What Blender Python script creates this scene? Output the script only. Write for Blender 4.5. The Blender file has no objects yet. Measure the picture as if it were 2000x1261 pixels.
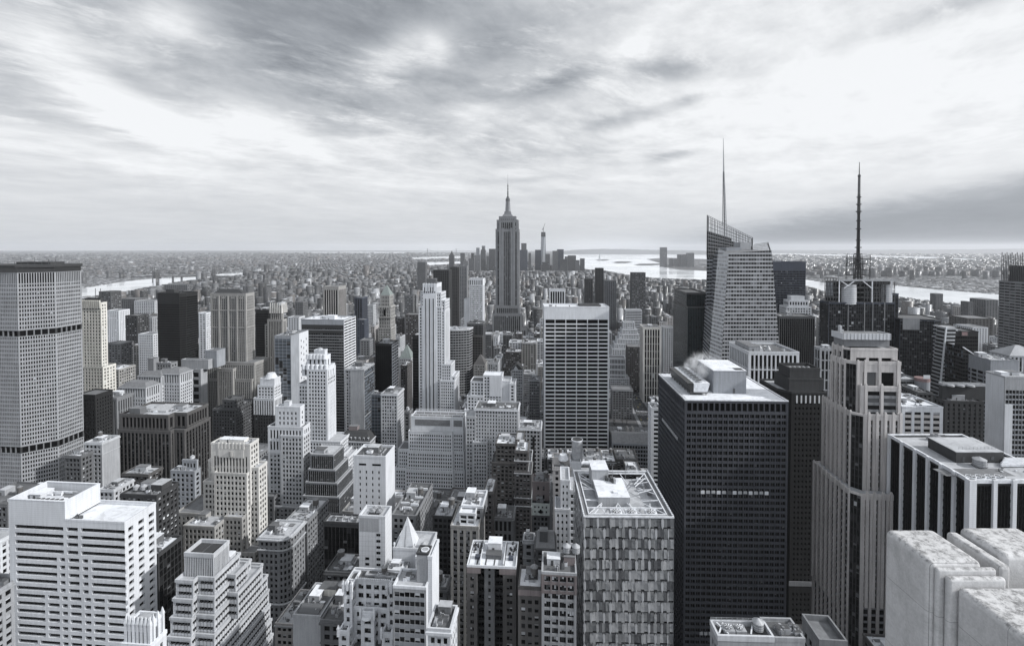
import bpy, math, random
import numpy as np
from mathutils import Vector
R = math.radians
sc = bpy.context.scene
COL = sc.collection

# ------------------------------------------------------------------ camera
H = 260.0                 # height of the viewing terrace above the street
F = 960.0                 # focal length in pixels of the 2000 px wide photograph
PITCH = R(1.2)
EYE_Y = 484.0             # row of the eye level in the photograph
PPY = EYE_Y + F*math.tan(PITCH)
cam_d = bpy.data.cameras.new('camera'); cam = bpy.data.objects.new('camera', cam_d); COL.objects.link(cam)
cam.location = (0, 0, H); cam.rotation_euler = (R(90)-PITCH, 0, 0)
cam_d.sensor_width = 36; cam_d.lens = F/2000*36
cam_d.shift_y = -(630.5-PPY)/2000
cam_d.clip_start = 0.5; cam_d.clip_end = 90000
sc.camera = cam

# ------------------------------------------------------------------ sun, sky
SUN_AZ, SUN_EL = R(103), R(31)
sun_d = bpy.data.lights.new('sun', 'SUN'); sun = bpy.data.objects.new('sun', sun_d); COL.objects.link(sun)
sun_d.energy = 4.1; sun_d.angle = R(1.2); sun_d.color = (1.0, .995, .985)
sun.rotation_euler = Vector((math.sin(SUN_AZ)*math.cos(SUN_EL), math.cos(SUN_AZ)*math.cos(SUN_EL), math.sin(SUN_EL))).to_track_quat('Z', 'Y').to_euler()
sun.location = (300, 0, 600)

class NT:
    """small helper for node graphs"""
    def __init__(s, tree): s.t = tree; s.n = tree.nodes; s.l = tree.links
    def node(s, kind, **kw):
        n = s.n.new(kind)
        for k, v in kw.items(): setattr(n, k, v)
        return n
    def put(s, sock, v):
        if isinstance(v, bpy.types.NodeSocket): s.l.new(v, sock)
        else: sock.default_value = v
    def m(s, op, a, b=0.0, c=0.0, clamp=False):
        n = s.n.new('ShaderNodeMath'); n.operation = op; n.use_clamp = clamp
        s.put(n.inputs[0], a); s.put(n.inputs[1], b)
        if len(n.inputs) > 2: s.put(n.inputs[2], c)
        return n.outputs[0]
    def comb(s, x, y, z):
        n = s.n.new('ShaderNodeCombineXYZ'); s.put(n.inputs[0], x); s.put(n.inputs[1], y); s.put(n.inputs[2], z); return n.outputs[0]
    def noise(s, vec, scale, detail=4, rough=.55, dist=0.0):
        n = s.n.new('ShaderNodeTexNoise'); s.put(n.inputs['Vector'], vec); n.inputs['Scale'].default_value = scale
        n.inputs['Detail'].default_value = detail; n.inputs['Roughness'].default_value = rough; n.inputs['Distortion'].default_value = dist
        return n.outputs[0]
    def ramp(s, v, a, b, lo=0.0, hi=1.0, smooth=True):
        n = s.n.new('ShaderNodeMapRange'); n.interpolation_type = 'SMOOTHSTEP' if smooth else 'LINEAR'
        s.put(n.inputs[0], v); n.inputs[1].default_value = a; n.inputs[2].default_value = b
        s.put(n.inputs[3], lo); s.put(n.inputs[4], hi); return n.outputs[0]
    def mixc(s, f, a, b, mode='MIX'):
        n = s.n.new('ShaderNodeMix'); n.data_type = 'RGBA'; n.blend_type = mode
        s.put(n.inputs[0], f); s.put(n.inputs[6], a); s.put(n.inputs[7], b); return n.outputs[2]

def build_sky():
    w = bpy.data.worlds.new('World'); sc.world = w; w.use_nodes = True
    w.node_tree.nodes.clear(); g = NT(w.node_tree)
    tc = g.node('ShaderNodeTexCoord'); sx = g.node('ShaderNodeSeparateXYZ'); g.l.new(tc.outputs['Generated'], sx.inputs[0])
    x, y, z = sx.outputs
    az = g.m('MULTIPLY', g.m('ARCTAN2', x, y), 180/math.pi)
    el = g.m('MULTIPLY', g.m('ARCSINE', z), 180/math.pi)
    zz = g.m('ADD', g.m('MAXIMUM', z, 0.0), .10)
    px, py = g.m('DIVIDE', x, zz), g.m('DIVIDE', y, zz)          # a flat cloud deck seen in perspective
    deck = g.comb(px, py, 0.0)
    warp = g.noise(deck, .6, 3, .5)
    wv = g.m('MULTIPLY', g.m('SUBTRACT', warp, .5), .55)
    def layer(ang, sq, sc_, det, ro, seed, wk=1.0):
        """cirrus: noise drawn out along one direction of the deck"""
        ca, sa = math.cos(R(ang)), math.sin(R(ang))
        u_ = g.m('ADD', g.m('MULTIPLY', px, ca), g.m('MULTIPLY', py, sa)); v_ = g.m('ADD', g.m('MULTIPLY', px, -sa), g.m('MULTIPLY', py, ca))
        return g.noise(g.comb(g.m('ADD', g.m('MULTIPLY', u_, sq), g.m('MULTIPLY', wv, wk)), g.m('ADD', v_, g.m('MULTIPLY', wv, wk)), seed), sc_, det, ro)
    n1 = g.m('ADD', g.m('MULTIPLY', layer(58, .60, 2.1, 10, .60, 3.1), .55), g.m('MULTIPLY', layer(20, .6, 1.1, 8, .55, 6.3), .45))
    n2 = layer(40, .8, 3.4, 12, .64, 9.7, .8)
    n3 = g.noise(g.comb(g.m('MULTIPLY', az, .035), g.m('ADD', g.m('MULTIPLY', el, .22), g.m('MULTIPLY', wv, .10)), 1.0), 2.2, 7, .6)
    wob = g.m('MULTIPLY', g.m('SUBTRACT', n2, .5), 9.0)          # ragged cloud edges
    wob2 = g.m('MULTIPLY', g.m('SUBTRACT', n1, .5), 14.0)
    def blob(a0, e0, ra, re, amp, tilt=0.0, rag=1.0):
        da = g.m('SUBTRACT', g.m('ADD', az, g.m('MULTIPLY', wob2, rag)), a0)
        de = g.m('SUBTRACT', g.m('ADD', el, g.m('MULTIPLY', wob, .35*rag)), e0)
        c, s_ = math.cos(R(tilt)), math.sin(R(tilt))
        u = g.m('DIVIDE', g.m('ADD', g.m('MULTIPLY', da, c), g.m('MULTIPLY', de, s_)), ra)
        v = g.m('DIVIDE', g.m('ADD', g.m('MULTIPLY', da, -s_), g.m('MULTIPLY', de, c)), re)
        r2 = g.m('ADD', g.m('MULTIPLY', u, u), g.m('MULTIPLY', v, v))
        return g.m('MULTIPLY', g.m('EXPONENT', g.m('MULTIPLY', r2, -1.0)), amp)
    # tone in display values, then to linear
    L = g.ramp(el, 0.0, 10.0, .80, .855)
    L = g.m('SUBTRACT', L, g.m('MULTIPLY', g.ramp(el, 10.0, 24.0), g.ramp(az, -20.0, 22.0, .20, .0)))
    SKYBLOBS = [
        (-26, 18.5, 20, 6.0, -.07, -8, .8), (-8, 24, 16, 4.5, -.05, 0, .8), (-45, 15.2, 4.5, 2.2, -.20, -25, .8), (-37.5, 14.8, 3.5, 2.0, -.10, -25, .8),
        (-45.5, 10.9, 9, 1.3, -.09, -10, .6), (-40, 17.5, 5, 3.5, .10, -30, .8),
        (-13, 20.8, 5.5, 2.0, .25, 24, .7), (-8.2, 21.3, 2.0, 1.6, .18, 30, .7), (-37, 12.3, 5.5, 1.8, .20, -18, .7), (-34, 21.0, 4.5, 3.2, .22, -20, .7),
        (-27, 13.0, 6.0, 2.2, .13, -12, .7), (-46, 17.0, 6, 2.3, .17, -22, .8), (-25, 9.5, 20, 2.0, .04, -4, .6), (-40, 8.6, 14, 1.5, .06, -8, .6),
        (5.5, 18.6, 5.0, 1.0, -.17, 16, .7), (17.5, 18.9, 6.0, 1.1, -.17, -8, .7), (14, 21.3, 4.5, 1.6, .12, 30, .8), (11.5, 13.9, 4.0, .8, -.12, 8, .6),
        (19.5, 15.6, 2.5, .55, -.12, 6, .5), (17.5, 10.0, 2.6, .45, -.13, 8, .4), (2.0, 7.9, 4.5, .35, -.08, 3, .3),
        (38, 13, 26, 9, .07, 0, .4), (24, 12, 12, 6, .03, 0, .4), (42, 20.0, 7, .9, -.10, 10, .6), (20, 25, 16, 3, .03, 0, .5)]
    for bl in SKYBLOBS: L = g.m('ADD', L, blob(*bl))
    L = g.m('ADD', L, g.m('MULTIPLY', g.m('SUBTRACT', n1, .5), g.m('MULTIPLY', g.ramp(el, 1.5, 12.0, .06, .40), g.ramp(az, -5, 35, 1.0, .6))))
    L = g.m('ADD', L, g.m('MULTIPLY', g.m('SUBTRACT', n2, .5), g.m('MULTIPLY', g.ramp(el, 3.0, 14.0, .08, .34), g.ramp(az, -5, 35, 1.0, .6))))
    L = g.m('ADD', L, g.m('MULTIPLY', g.m('SUBTRACT', n3, .5), .10))
    wisp = layer(34, .5, 4.6, 13, .70, 14.2, .9); wisp2 = layer(66, .7, 7.5, 12, .72, 2.2, .9)
    L = g.m('ADD', L, g.m('MULTIPLY', g.ramp(wisp, .50, .70, -.03, .10), g.m('MULTIPLY', g.ramp(el, 3, 13), g.ramp(L, .95, .78))))
    L = g.m('ADD', L, g.m('MULTIPLY', g.m('SUBTRACT', wisp2, .5), g.ramp(el, 3, 12, .02, .12)))
    # grey bank low on the right
    top = g.m('ADD', g.m('MULTIPLY', g.m('SUBTRACT', az, 8.0), .165), g.m('MULTIPLY', g.m('SUBTRACT', n2, .5), 2.6))
    bank = g.m('MULTIPLY', g.ramp(g.m('SUBTRACT', el, top), -2.4, 1.0, 1.0, 0.0), g.ramp(az, 4.0, 30.0))
    L = g.m('SUBTRACT', L, g.m('MULTIPLY', bank, .25))
    L = g.m('MINIMUM', g.m('MAXIMUM', L, .42), .935)
    lin = g.m('POWER', L, 2.2)
    # unseen sky behind the viewer, brightened as added fill for the shaded fronts
    lin = g.m('MULTIPLY', lin, g.ramp(y, .2, -.6, 1.0, 2.3))
    tint = g.mixc(g.ramp(L, .45, .95), (.875, .955, 1.07, 1), (.975, .995, 1.02, 1))
    cl = g.mixc(1.0, tint, g.comb(lin, lin, lin), 'MULTIPLY')
    nis = g.node('ShaderNodeTexSky'); nis.sky_type = 'NISHITA'; nis.sun_disc = False
    nis.sun_elevation = SUN_EL; nis.sun_rotation = SUN_AZ
    bw = g.node('ShaderNodeRGBToBW'); g.l.new(nis.outputs[0], bw.inputs[0])
    STR = .10
    back = g.node('ShaderNodeBackground'); back.inputs[1].default_value = STR
    cloud = g.mixc(1.0, cl, (1/STR,)*3 + (1,), 'MULTIPLY')
    col = g.mixc(.94, g.comb(bw.outputs[0], bw.outputs[0], bw.outputs[0]), cloud)
    g.l.new(col, back.inputs[0])
    out = g.node('ShaderNodeOutputWorld'); g.l.new(back.outputs[0], out.inputs[0])
    w.cycles.sampling_method = 'MANUAL'; w.cycles.sample_map_resolution = 512
build_sky()

sc.view_settings.view_transform = 'Standard'; sc.view_settings.look = 'None'
sc.view_settings.exposure = 0.17; sc.view_settings.gamma = 1.0
cy = sc.cycles
cy.use_denoising = True
cy.max_bounces = 5; cy.diffuse_bounces = 3; cy.glossy_bounces = 2; cy.transmission_bounces = 2; cy.volume_bounces = 1; cy.transparent_max_bounces = 6
cy.caustics_reflective = False; cy.caustics_refractive = False
cy.sample_clamp_indirect = 6.0

# ------------------------------------------------------------------ projection helpers: from where the camera stands into the place
def ray(px, py):
    xc, yc = (px-1000)/F, -(py-PPY)/F
    return (xc, math.cos(PITCH)+yc*math.sin(PITCH), -math.sin(PITCH)+yc*math.cos(PITCH))
def at(px, py, Y):
    d = ray(px, py); k = Y/d[1]; return Vector((d[0]*k, Y, H+d[2]*k))
def ground(px, py, z=0.0):
    d = ray(px, py); k = (z-H)/d[2]; return Vector((d[0]*k, d[1]*k, z))
def proj(p):
    dx, dy, dz = p[0], p[1], p[2]-H
    fw = dy*math.cos(PITCH)-dz*math.sin(PITCH); up = dy*math.sin(PITCH)+dz*math.cos(PITCH)
    return 1000+F*dx/fw, PPY-F*up/fw

# ------------------------------------------------------------------ materials
MATS = {}
def new_mat(name):
    m = bpy.data.materials.new(name); m.use_nodes = True; m.node_tree.nodes.clear(); MATS[name] = m
    g = NT(m.node_tree); out = g.node('ShaderNodeOutputMaterial'); bs = g.node('ShaderNodeBsdfPrincipled'); g.l.new(bs.outputs[0], out.inputs[0])
    return g, bs, out
def c4(c):
    if isinstance(c, (int, float)): c = (c*.972, c, c*1.05)      # cool neutral grey
    return (c[0], c[1], c[2], 1)
def wall_mat(name, col, rough=.85, var=.22, scale=.06, streak=.25, spec=.3, course=0.0):
    """plaster, stone or brick with blotches and rain streaks"""
    g, bs, _ = new_mat(name)
    tc = g.node('ShaderNodeTexCoord'); v = tc.outputs['Object']
    n = g.noise(v, scale, 5, .6)
    mp = g.node('ShaderNodeMapping'); mp.inputs['Scale'].default_value = (1, 1, .06); g.l.new(v, mp.inputs[0])
    s = g.noise(mp.outputs[0], .9, 4, .65)
    fine = g.noise(v, 1.7, 3, .6)
    k = g.m('ADD', g.m('MULTIPLY', g.m('SUBTRACT', n, .5), var*2), 1.0)
    k = g.m('ADD', k, g.m('MULTIPLY', g.m('SUBTRACT', s, .5), streak*1.6))
    k = g.m('ADD', k, g.m('MULTIPLY', g.m('SUBTRACT', fine, .5), var*1.2))
    if course:
        sx = g.node('ShaderNodeSeparateXYZ'); g.l.new(v, sx.inputs[0])
        fr = g.m('FRACT', g.m('DIVIDE', sx.outputs[2], course))
        k = g.m('SUBTRACT', k, g.m('MULTIPLY', g.m('LESS_THAN', fr, .10), .16))
    oi = g.node('ShaderNodeObjectInfo')
    k = g.m('MULTIPLY', k, g.ramp(oi.outputs['Random'], 0, 1, .92, 1.08, False))
    g.put(bs.inputs['Base Color'], g.mixc(1.0, c4(col), g.comb(k, k, k), 'MULTIPLY'))
    bs.inputs['Roughness'].default_value = rough; bs.inputs['Specular IOR Level'].default_value = spec
def roof_mat(name, col, var=.5):
    """bitumen and gravel roofs with patches, puddle marks and seams"""
    g, bs, _ = new_mat(name)
    tc = g.node('ShaderNodeTexCoord'); v = tc.outputs['Object']
    n = g.noise(v, .11, 6, .65, .8); f = g.noise(v, .9, 5, .7); p = g.ramp(g.noise(v, .23, 3, .5, 1.2), .52, .60, 0, 1)
    k = g.m('ADD', g.m('MULTIPLY', g.m('SUBTRACT', n, .5), var*2), 1.0)
    k = g.m('ADD', k, g.m('MULTIPLY', g.m('SUBTRACT', f, .5), var))
    k = g.m('SUBTRACT', k, g.m('MULTIPLY', p, .14))
    g.put(bs.inputs['Base Color'], g.mixc(1.0, c4(col), g.comb(k, k, k), 'MULTIPLY'))
    bs.inputs['Roughness'].default_value = .9
def glass_mat(name, col, rough=.12, spec=.5, wav=.0, metal=0.0):
    g, bs, _ = new_mat(name)
    bs.inputs['Base Color'].default_value = c4(col); bs.inputs['Roughness'].default_value = rough
    bs.inputs['Specular IOR Level'].default_value = spec; bs.inputs['Metallic'].default_value = metal
    if wav:
        tc = g.node('ShaderNodeTexCoord'); n = g.noise(tc.outputs['Object'], .35, 3, .5)
        b = g.node('ShaderNodeBump'); b.inputs['Strength'].default_value = wav; b.inputs['Distance'].default_value = .3
        g.l.new(n, b.inputs['Height']); g.l.new(b.outputs[0], bs.inputs['Normal'])
def metal_mat(name, col, rough=.45, metallic=.0):
    g, bs, _ = new_mat(name)
    tc = g.node('ShaderNodeTexCoord'); n = g.noise(tc.outputs['Object'], .5, 4, .6)
    k = g.ramp(n, .3, .7, .8, 1.15)
    g.put(bs.inputs['Base Color'], g.mixc(1.0, c4(col), g.comb(k, k, k), 'MULTIPLY'))
    bs.inputs['Roughness'].default_value = rough; bs.inputs['Metallic'].default_value = metallic
def facade_mat(name, wall, glass=.02, du=3.4, dv=3.7, wu=.5, wv=.5, blind=.25):
    """wall with a regular grid of windows, laid out in metres along the wall (UV)"""
    g, bs, _ = new_mat(name)
    uv = g.node('ShaderNodeUVMap'); sx = g.node('ShaderNodeSeparateXYZ'); g.l.new(uv.outputs[0], sx.inputs[0])
    u, v = g.m('DIVIDE', sx.outputs[0], du), g.m('DIVIDE', sx.outputs[1], dv)
    inw = g.m('MULTIPLY', g.m('LESS_THAN', g.m('ABSOLUTE', g.m('SUBTRACT', g.m('FRACT', u), .5)), wu/2),
              g.m('LESS_THAN', g.m('ABSOLUTE', g.m('SUBTRACT', g.m('FRACT', v), .5)), wv/2))
    wn = g.node('ShaderNodeTexWhiteNoise'); wn.noise_dimensions = '2D'
    g.l.new(g.comb(g.m('FLOOR', u), g.m('FLOOR', v), 0), wn.inputs['Vector'])
    r = wn.outputs['Value']
    gc = g.mixc(g.ramp(r, 1-blind, 1, 0, .6, False), c4(glass), c4(.35))
    tc = g.node('ShaderNodeTexCoord'); n = g.noise(tc.outputs['Object'], .03, 4, .6)
    k = g.ramp(n, .3, .7, .75, 1.25)
    wc = g.mixc(1.0, c4(wall), g.comb(k, k, k), 'MULTIPLY')
    g.put(bs.inputs['Base Color'], g.mixc(inw, wc, gc))
    g.put(bs.inputs['Roughness'], g.ramp(inw, 0, 1, .85, .25, False))

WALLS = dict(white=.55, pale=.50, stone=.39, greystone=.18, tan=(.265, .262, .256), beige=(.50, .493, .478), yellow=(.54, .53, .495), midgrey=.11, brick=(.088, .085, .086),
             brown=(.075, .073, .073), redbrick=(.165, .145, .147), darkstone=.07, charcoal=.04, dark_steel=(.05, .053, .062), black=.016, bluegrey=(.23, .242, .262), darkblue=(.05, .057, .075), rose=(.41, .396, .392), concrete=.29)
for k_, v_ in WALLS.items():
    wall_mat(k_, v_, course=(.9 if k_ in ('white', 'pale', 'stone', 'tan', 'beige', 'rose') else 0), var=.16 if k_ in ('white', 'pale') else .28, streak=.35 if k_ in ('white', 'pale') else .5)
roof_mat('roof_white', .62, .3); roof_mat('roof_light', .36, .5); roof_mat('roof_mid', .14, .65); roof_mat('roof_dark', .09, .6); roof_mat('roof_black', .035, .6)
glass_mat('glass_dark', .007, .10, .14, .25); glass_mat('glass_mid', .022, .12, .3, .25); glass_mat('glass_grey', .09, .2, .4); glass_mat('glass_blind', .34, .5, .3); glass_mat('glass_pale', .55, .5, .3)
glass_mat('glass_black', .005, .2, .12); glass_mat('glass_sky', (.10, .115, .135), .05, 1.0, .15); glass_mat('glass_silver', (.42, .43, .445), .06, .9, 1.2, .35); glass_mat('glass_silver_dim', (.30, .31, .32), .05, .9, 1.2, .45); glass_mat('glass_silver_dark', (.16, .165, .175), .05, .9, 1.2, .5); glass_mat('glass_green', (.016, .022, .024), .07, .7, .25)
metal_mat('steel_white', .62); metal_mat('steel_grey', .30); metal_mat('steel_dark', .06); metal_mat('steel_black', .02); metal_mat('copper', (.16, .185, .18), .7); metal_mat('copper_pale', (.50, .54, .525), .7)
metal_mat('zinc', .16, .5); metal_mat('wood', (.095, .092, .09), .8); metal_mat('slate', .035, .6); metal_mat('red', (.2, .135, .135), .6); metal_mat('paint_yellow', (.52, .44, .2), .5)
facade_mat('city_a', .21, du=3.2, wu=.45); facade_mat('city_b', .12, wu=.5); facade_mat('city_c', .07, wu=.5); facade_mat('city_d', .04, wu=.6); facade_mat('city_e', .36, du=4.2, wu=.4)
facade_mat('city_f', (.115, .108, .105), du=2.8, wu=.45); facade_mat('city_g', .2, du=30, dv=3.6, wu=.97, wv=.5); facade_mat('city_h', .035, wu=.7, wv=.6)
# ------------------------------------------------------------------ mesh collecting
class MB:
    def __init__(s): s.v = []; s.f = []; s.mi = []; s.keys = []; s.smooth = False
    def k(s, mat):
        if mat not in s.keys: s.keys.append(mat)
        return s.keys.index(mat)
    def poly(s, mat, pts):
        i = len(s.v); s.v.extend([tuple(p) for p in pts]); s.f.append(tuple(range(i, i+len(pts)))); s.mi.append(s.k(mat))
    def hexa(s, mat, b, t):
        """closed solid from a bottom and a top quad, both counter-clockwise seen from above"""
        i = len(s.v); s.v.extend([tuple(p) for p in b]); s.v.extend([tuple(p) for p in t]); n = len(b); m = s.k(mat)
        s.f.append(tuple(range(i+n-1, i-1, -1))); s.f.append(tuple(range(i+n, i+2*n))); s.mi += [m, m]
        for j in range(n):
            q = (j+1) % n; s.f.append((i+j, i+q, i+n+q, i+n+j)); s.mi.append(m)
    def box(s, mat, x0, x1, y0, y1, z0, z1):
        s.hexa(mat, [(x0, y0, z0), (x1, y0, z0), (x1, y1, z0), (x0, y1, z0)], [(x0, y0, z1), (x1, y0, z1), (x1, y1, z1), (x0, y1, z1)])
    def frus(s, mat, r0, z0, r1, z1):
        a = [(r0[0], r0[2]), (r0[1], r0[2]), (r0[1], r0[3]), (r0[0], r0[3])]; b = [(r1[0], r1[2]), (r1[1], r1[2]), (r1[1], r1[3]), (r1[0], r1[3])]
        s.hexa(mat, [(x, y, z0) for x, y in a], [(x, y, z1) for x, y in b])
    def cyl(s, mat, cx, cy_, r, z0, z1, r2=None, seg=16):
        r2 = r if r2 is None else r2
        cs = [(math.cos(2*math.pi*j/seg), math.sin(2*math.pi*j/seg)) for j in range(seg)]
        s.hexa(mat, [(cx+r*c, cy_+r*d, z0) for c, d in cs], [(cx+r2*c, cy_+r2*d, z1) for c, d in cs])
    def bar(s, mat, p, q, r, r2=None):
        p, q = Vector(p), Vector(q); d = (q-p).normalized(); r2 = r if r2 is None else r2
        u = d.cross(Vector((0, 0, 1)) if abs(d.z) < .9 else Vector((1, 0, 0))).normalized(); w = d.cross(u)
        s.hexa(mat, [p+u*r*a+w*r*b for a, b in ((1, 1), (-1, 1), (-1, -1), (1, -1))], [q+u*r2*a+w*r2*b for a, b in ((1, 1), (-1, 1), (-1, -1), (1, -1))])
    def build(s, name, parent=None, loc=None):
        me = bpy.data.meshes.new(name); me.from_pydata(s.v, [], s.f)
        for k in s.keys: me.materials.append(MATS[k])
        me.polygons.foreach_set('material_index', s.mi)
        if s.smooth: me.polygons.foreach_set('use_smooth', [True]*len(s.f))
        me.update()
        o = bpy.data.objects.new(name, me); COL.objects.link(o)
        if parent: o.parent = parent
        if loc: o.location = loc
        return o
def tag(o, label=None, cat=None, group=None, kind=None):
    if label: o['label'] = label
    if cat: o['category'] = cat
    if group: o['group'] = group
    if kind: o['kind'] = kind
    return o

# ------------------------------------------------------------------ facade styles
class S(dict):
    __getattr__ = dict.get
def style(wall, bw=3.4, fh=3.7, pw=.45, sh=.45, rec=.45, so=.06, smat=None, glass='mix', top=1.6, cw=.9, split=1, base=0, pmat=None, wy=None):
    return S(wall=wall, bw=bw, fh=fh, pw=pw, sh=sh, rec=rec, so=so, smat=smat or wall, pmat=pmat or wall, glass=glass, top=top, cw=cw, split=split, base=base)
GL = dict(mix=[('glass_dark', .62), ('glass_mid', .16), ('glass_grey', .09), ('glass_blind', .10), ('glass_pale', .03)],
          dark=[('glass_dark', .70), ('glass_mid', .19), ('glass_grey', .10), ('glass_blind', .01)], black=[('glass_black', .93), ('glass_dark', .07)],
          blinds=[('glass_dark', .36), ('glass_mid', .14), ('glass_grey', .16), ('glass_blind', .24), ('glass_pale', .10)],  # besides blinds, the pale panes stand in for sky reflected in glass
          sky=[('glass_sky', .75), ('glass_mid', .15), ('glass_grey', .10)], green=[('glass_green', .85), ('glass_dark', .1), ('glass_mid', .05)],
          band=[('glass_dark', .6), ('glass_mid', .3), ('glass_grey', .1)])
ST = dict(
    stone=style('stone', 3.3, 3.7, .40, .40), pale=style('pale', 3.3, 3.6, .40, .40), white=style('white', 3.3, 3.6, .42, .42), grey=style('greystone', 3.3, 3.7, .40, .40),
    mid=style('midgrey', 3.2, 3.6, .38, .40), tan=style('tan', 3.3, 3.6, .40, .40), beige=style('beige', 3.3, 3.6, .40, .40), yellow=style('yellow', 3.6, 3.7, .48, .46),
    brick=style('brick', 3.0, 3.4, .38, .38, glass='blinds'), brown=style('brown', 3.1, 3.4, .38, .38, glass='blinds'), dark=style('darkstone', 3.2, 3.5, .40, .40), rose=style('rose', 3.2, 3.6, .40, .40),
    conc=style('concrete', 3.3, 3.5, .40, .40),
    fins=style('white', 2.9, 3.8, .34, .30, rec=.7, so=.45, smat='steel_dark', glass='black', cw=1.6), darkfins=style('charcoal', 2.6, 3.8, .3, .3, rec=.6, so=.3, smat='black', glass='black'),
    stonefins=style('stone', 2.8, 3.7, .48, .32, rec=.5, so=.3, smat='midgrey', glass='dark'), greyfins=style('midgrey', 2.2, 3.8, .3, .3, rec=.5, so=.3, smat='black', glass='black'),
    bands=style('pale', 6, 3.7, .05, .46, rec=.35, so=0.03, glass='band', pmat='steel_dark', cw=.5), darkbands=style('midgrey', 4, 3.7, .06, .42, rec=.3, so=.03, glass='band', pmat='steel_dark', cw=.4),
    whitebands=style('white', 5, 3.6, .05, .5, rec=.5, so=.03, glass='black', pmat='steel_dark', cw=.6),
    glass=style('steel_dark', 1.6, 3.7, .08, .12, rec=.15, so=.03, glass='dark', cw=.15, top=.5), greenglass=style('steel_dark', 2.0, 3.7, .06, .34, rec=.12, so=.03, smat='glass_green', glass='green', cw=.15, top=.8),
    skyglass=style('bluegrey', 3.0, 3.7, .06, .25, rec=.15, so=.03, smat='glass_mid', glass='sky', cw=.3, top=.6), blackglass=style('black', 1.8, 3.7, .14, .35, rec=.2, so=.06, smat='black', glass='black', cw=.3, top=5))
def mod(name, **kw):
    d = S(ST[name]); d.update(kw)
    if 'wall' in kw:
        if 'smat' not in kw: d['smat'] = kw['wall']
        if 'pmat' not in kw: d['pmat'] = kw['wall']
    return d
YAW = R(-5.0)
HEROES = []        # footprints and visible rows of the placed buildings

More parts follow.
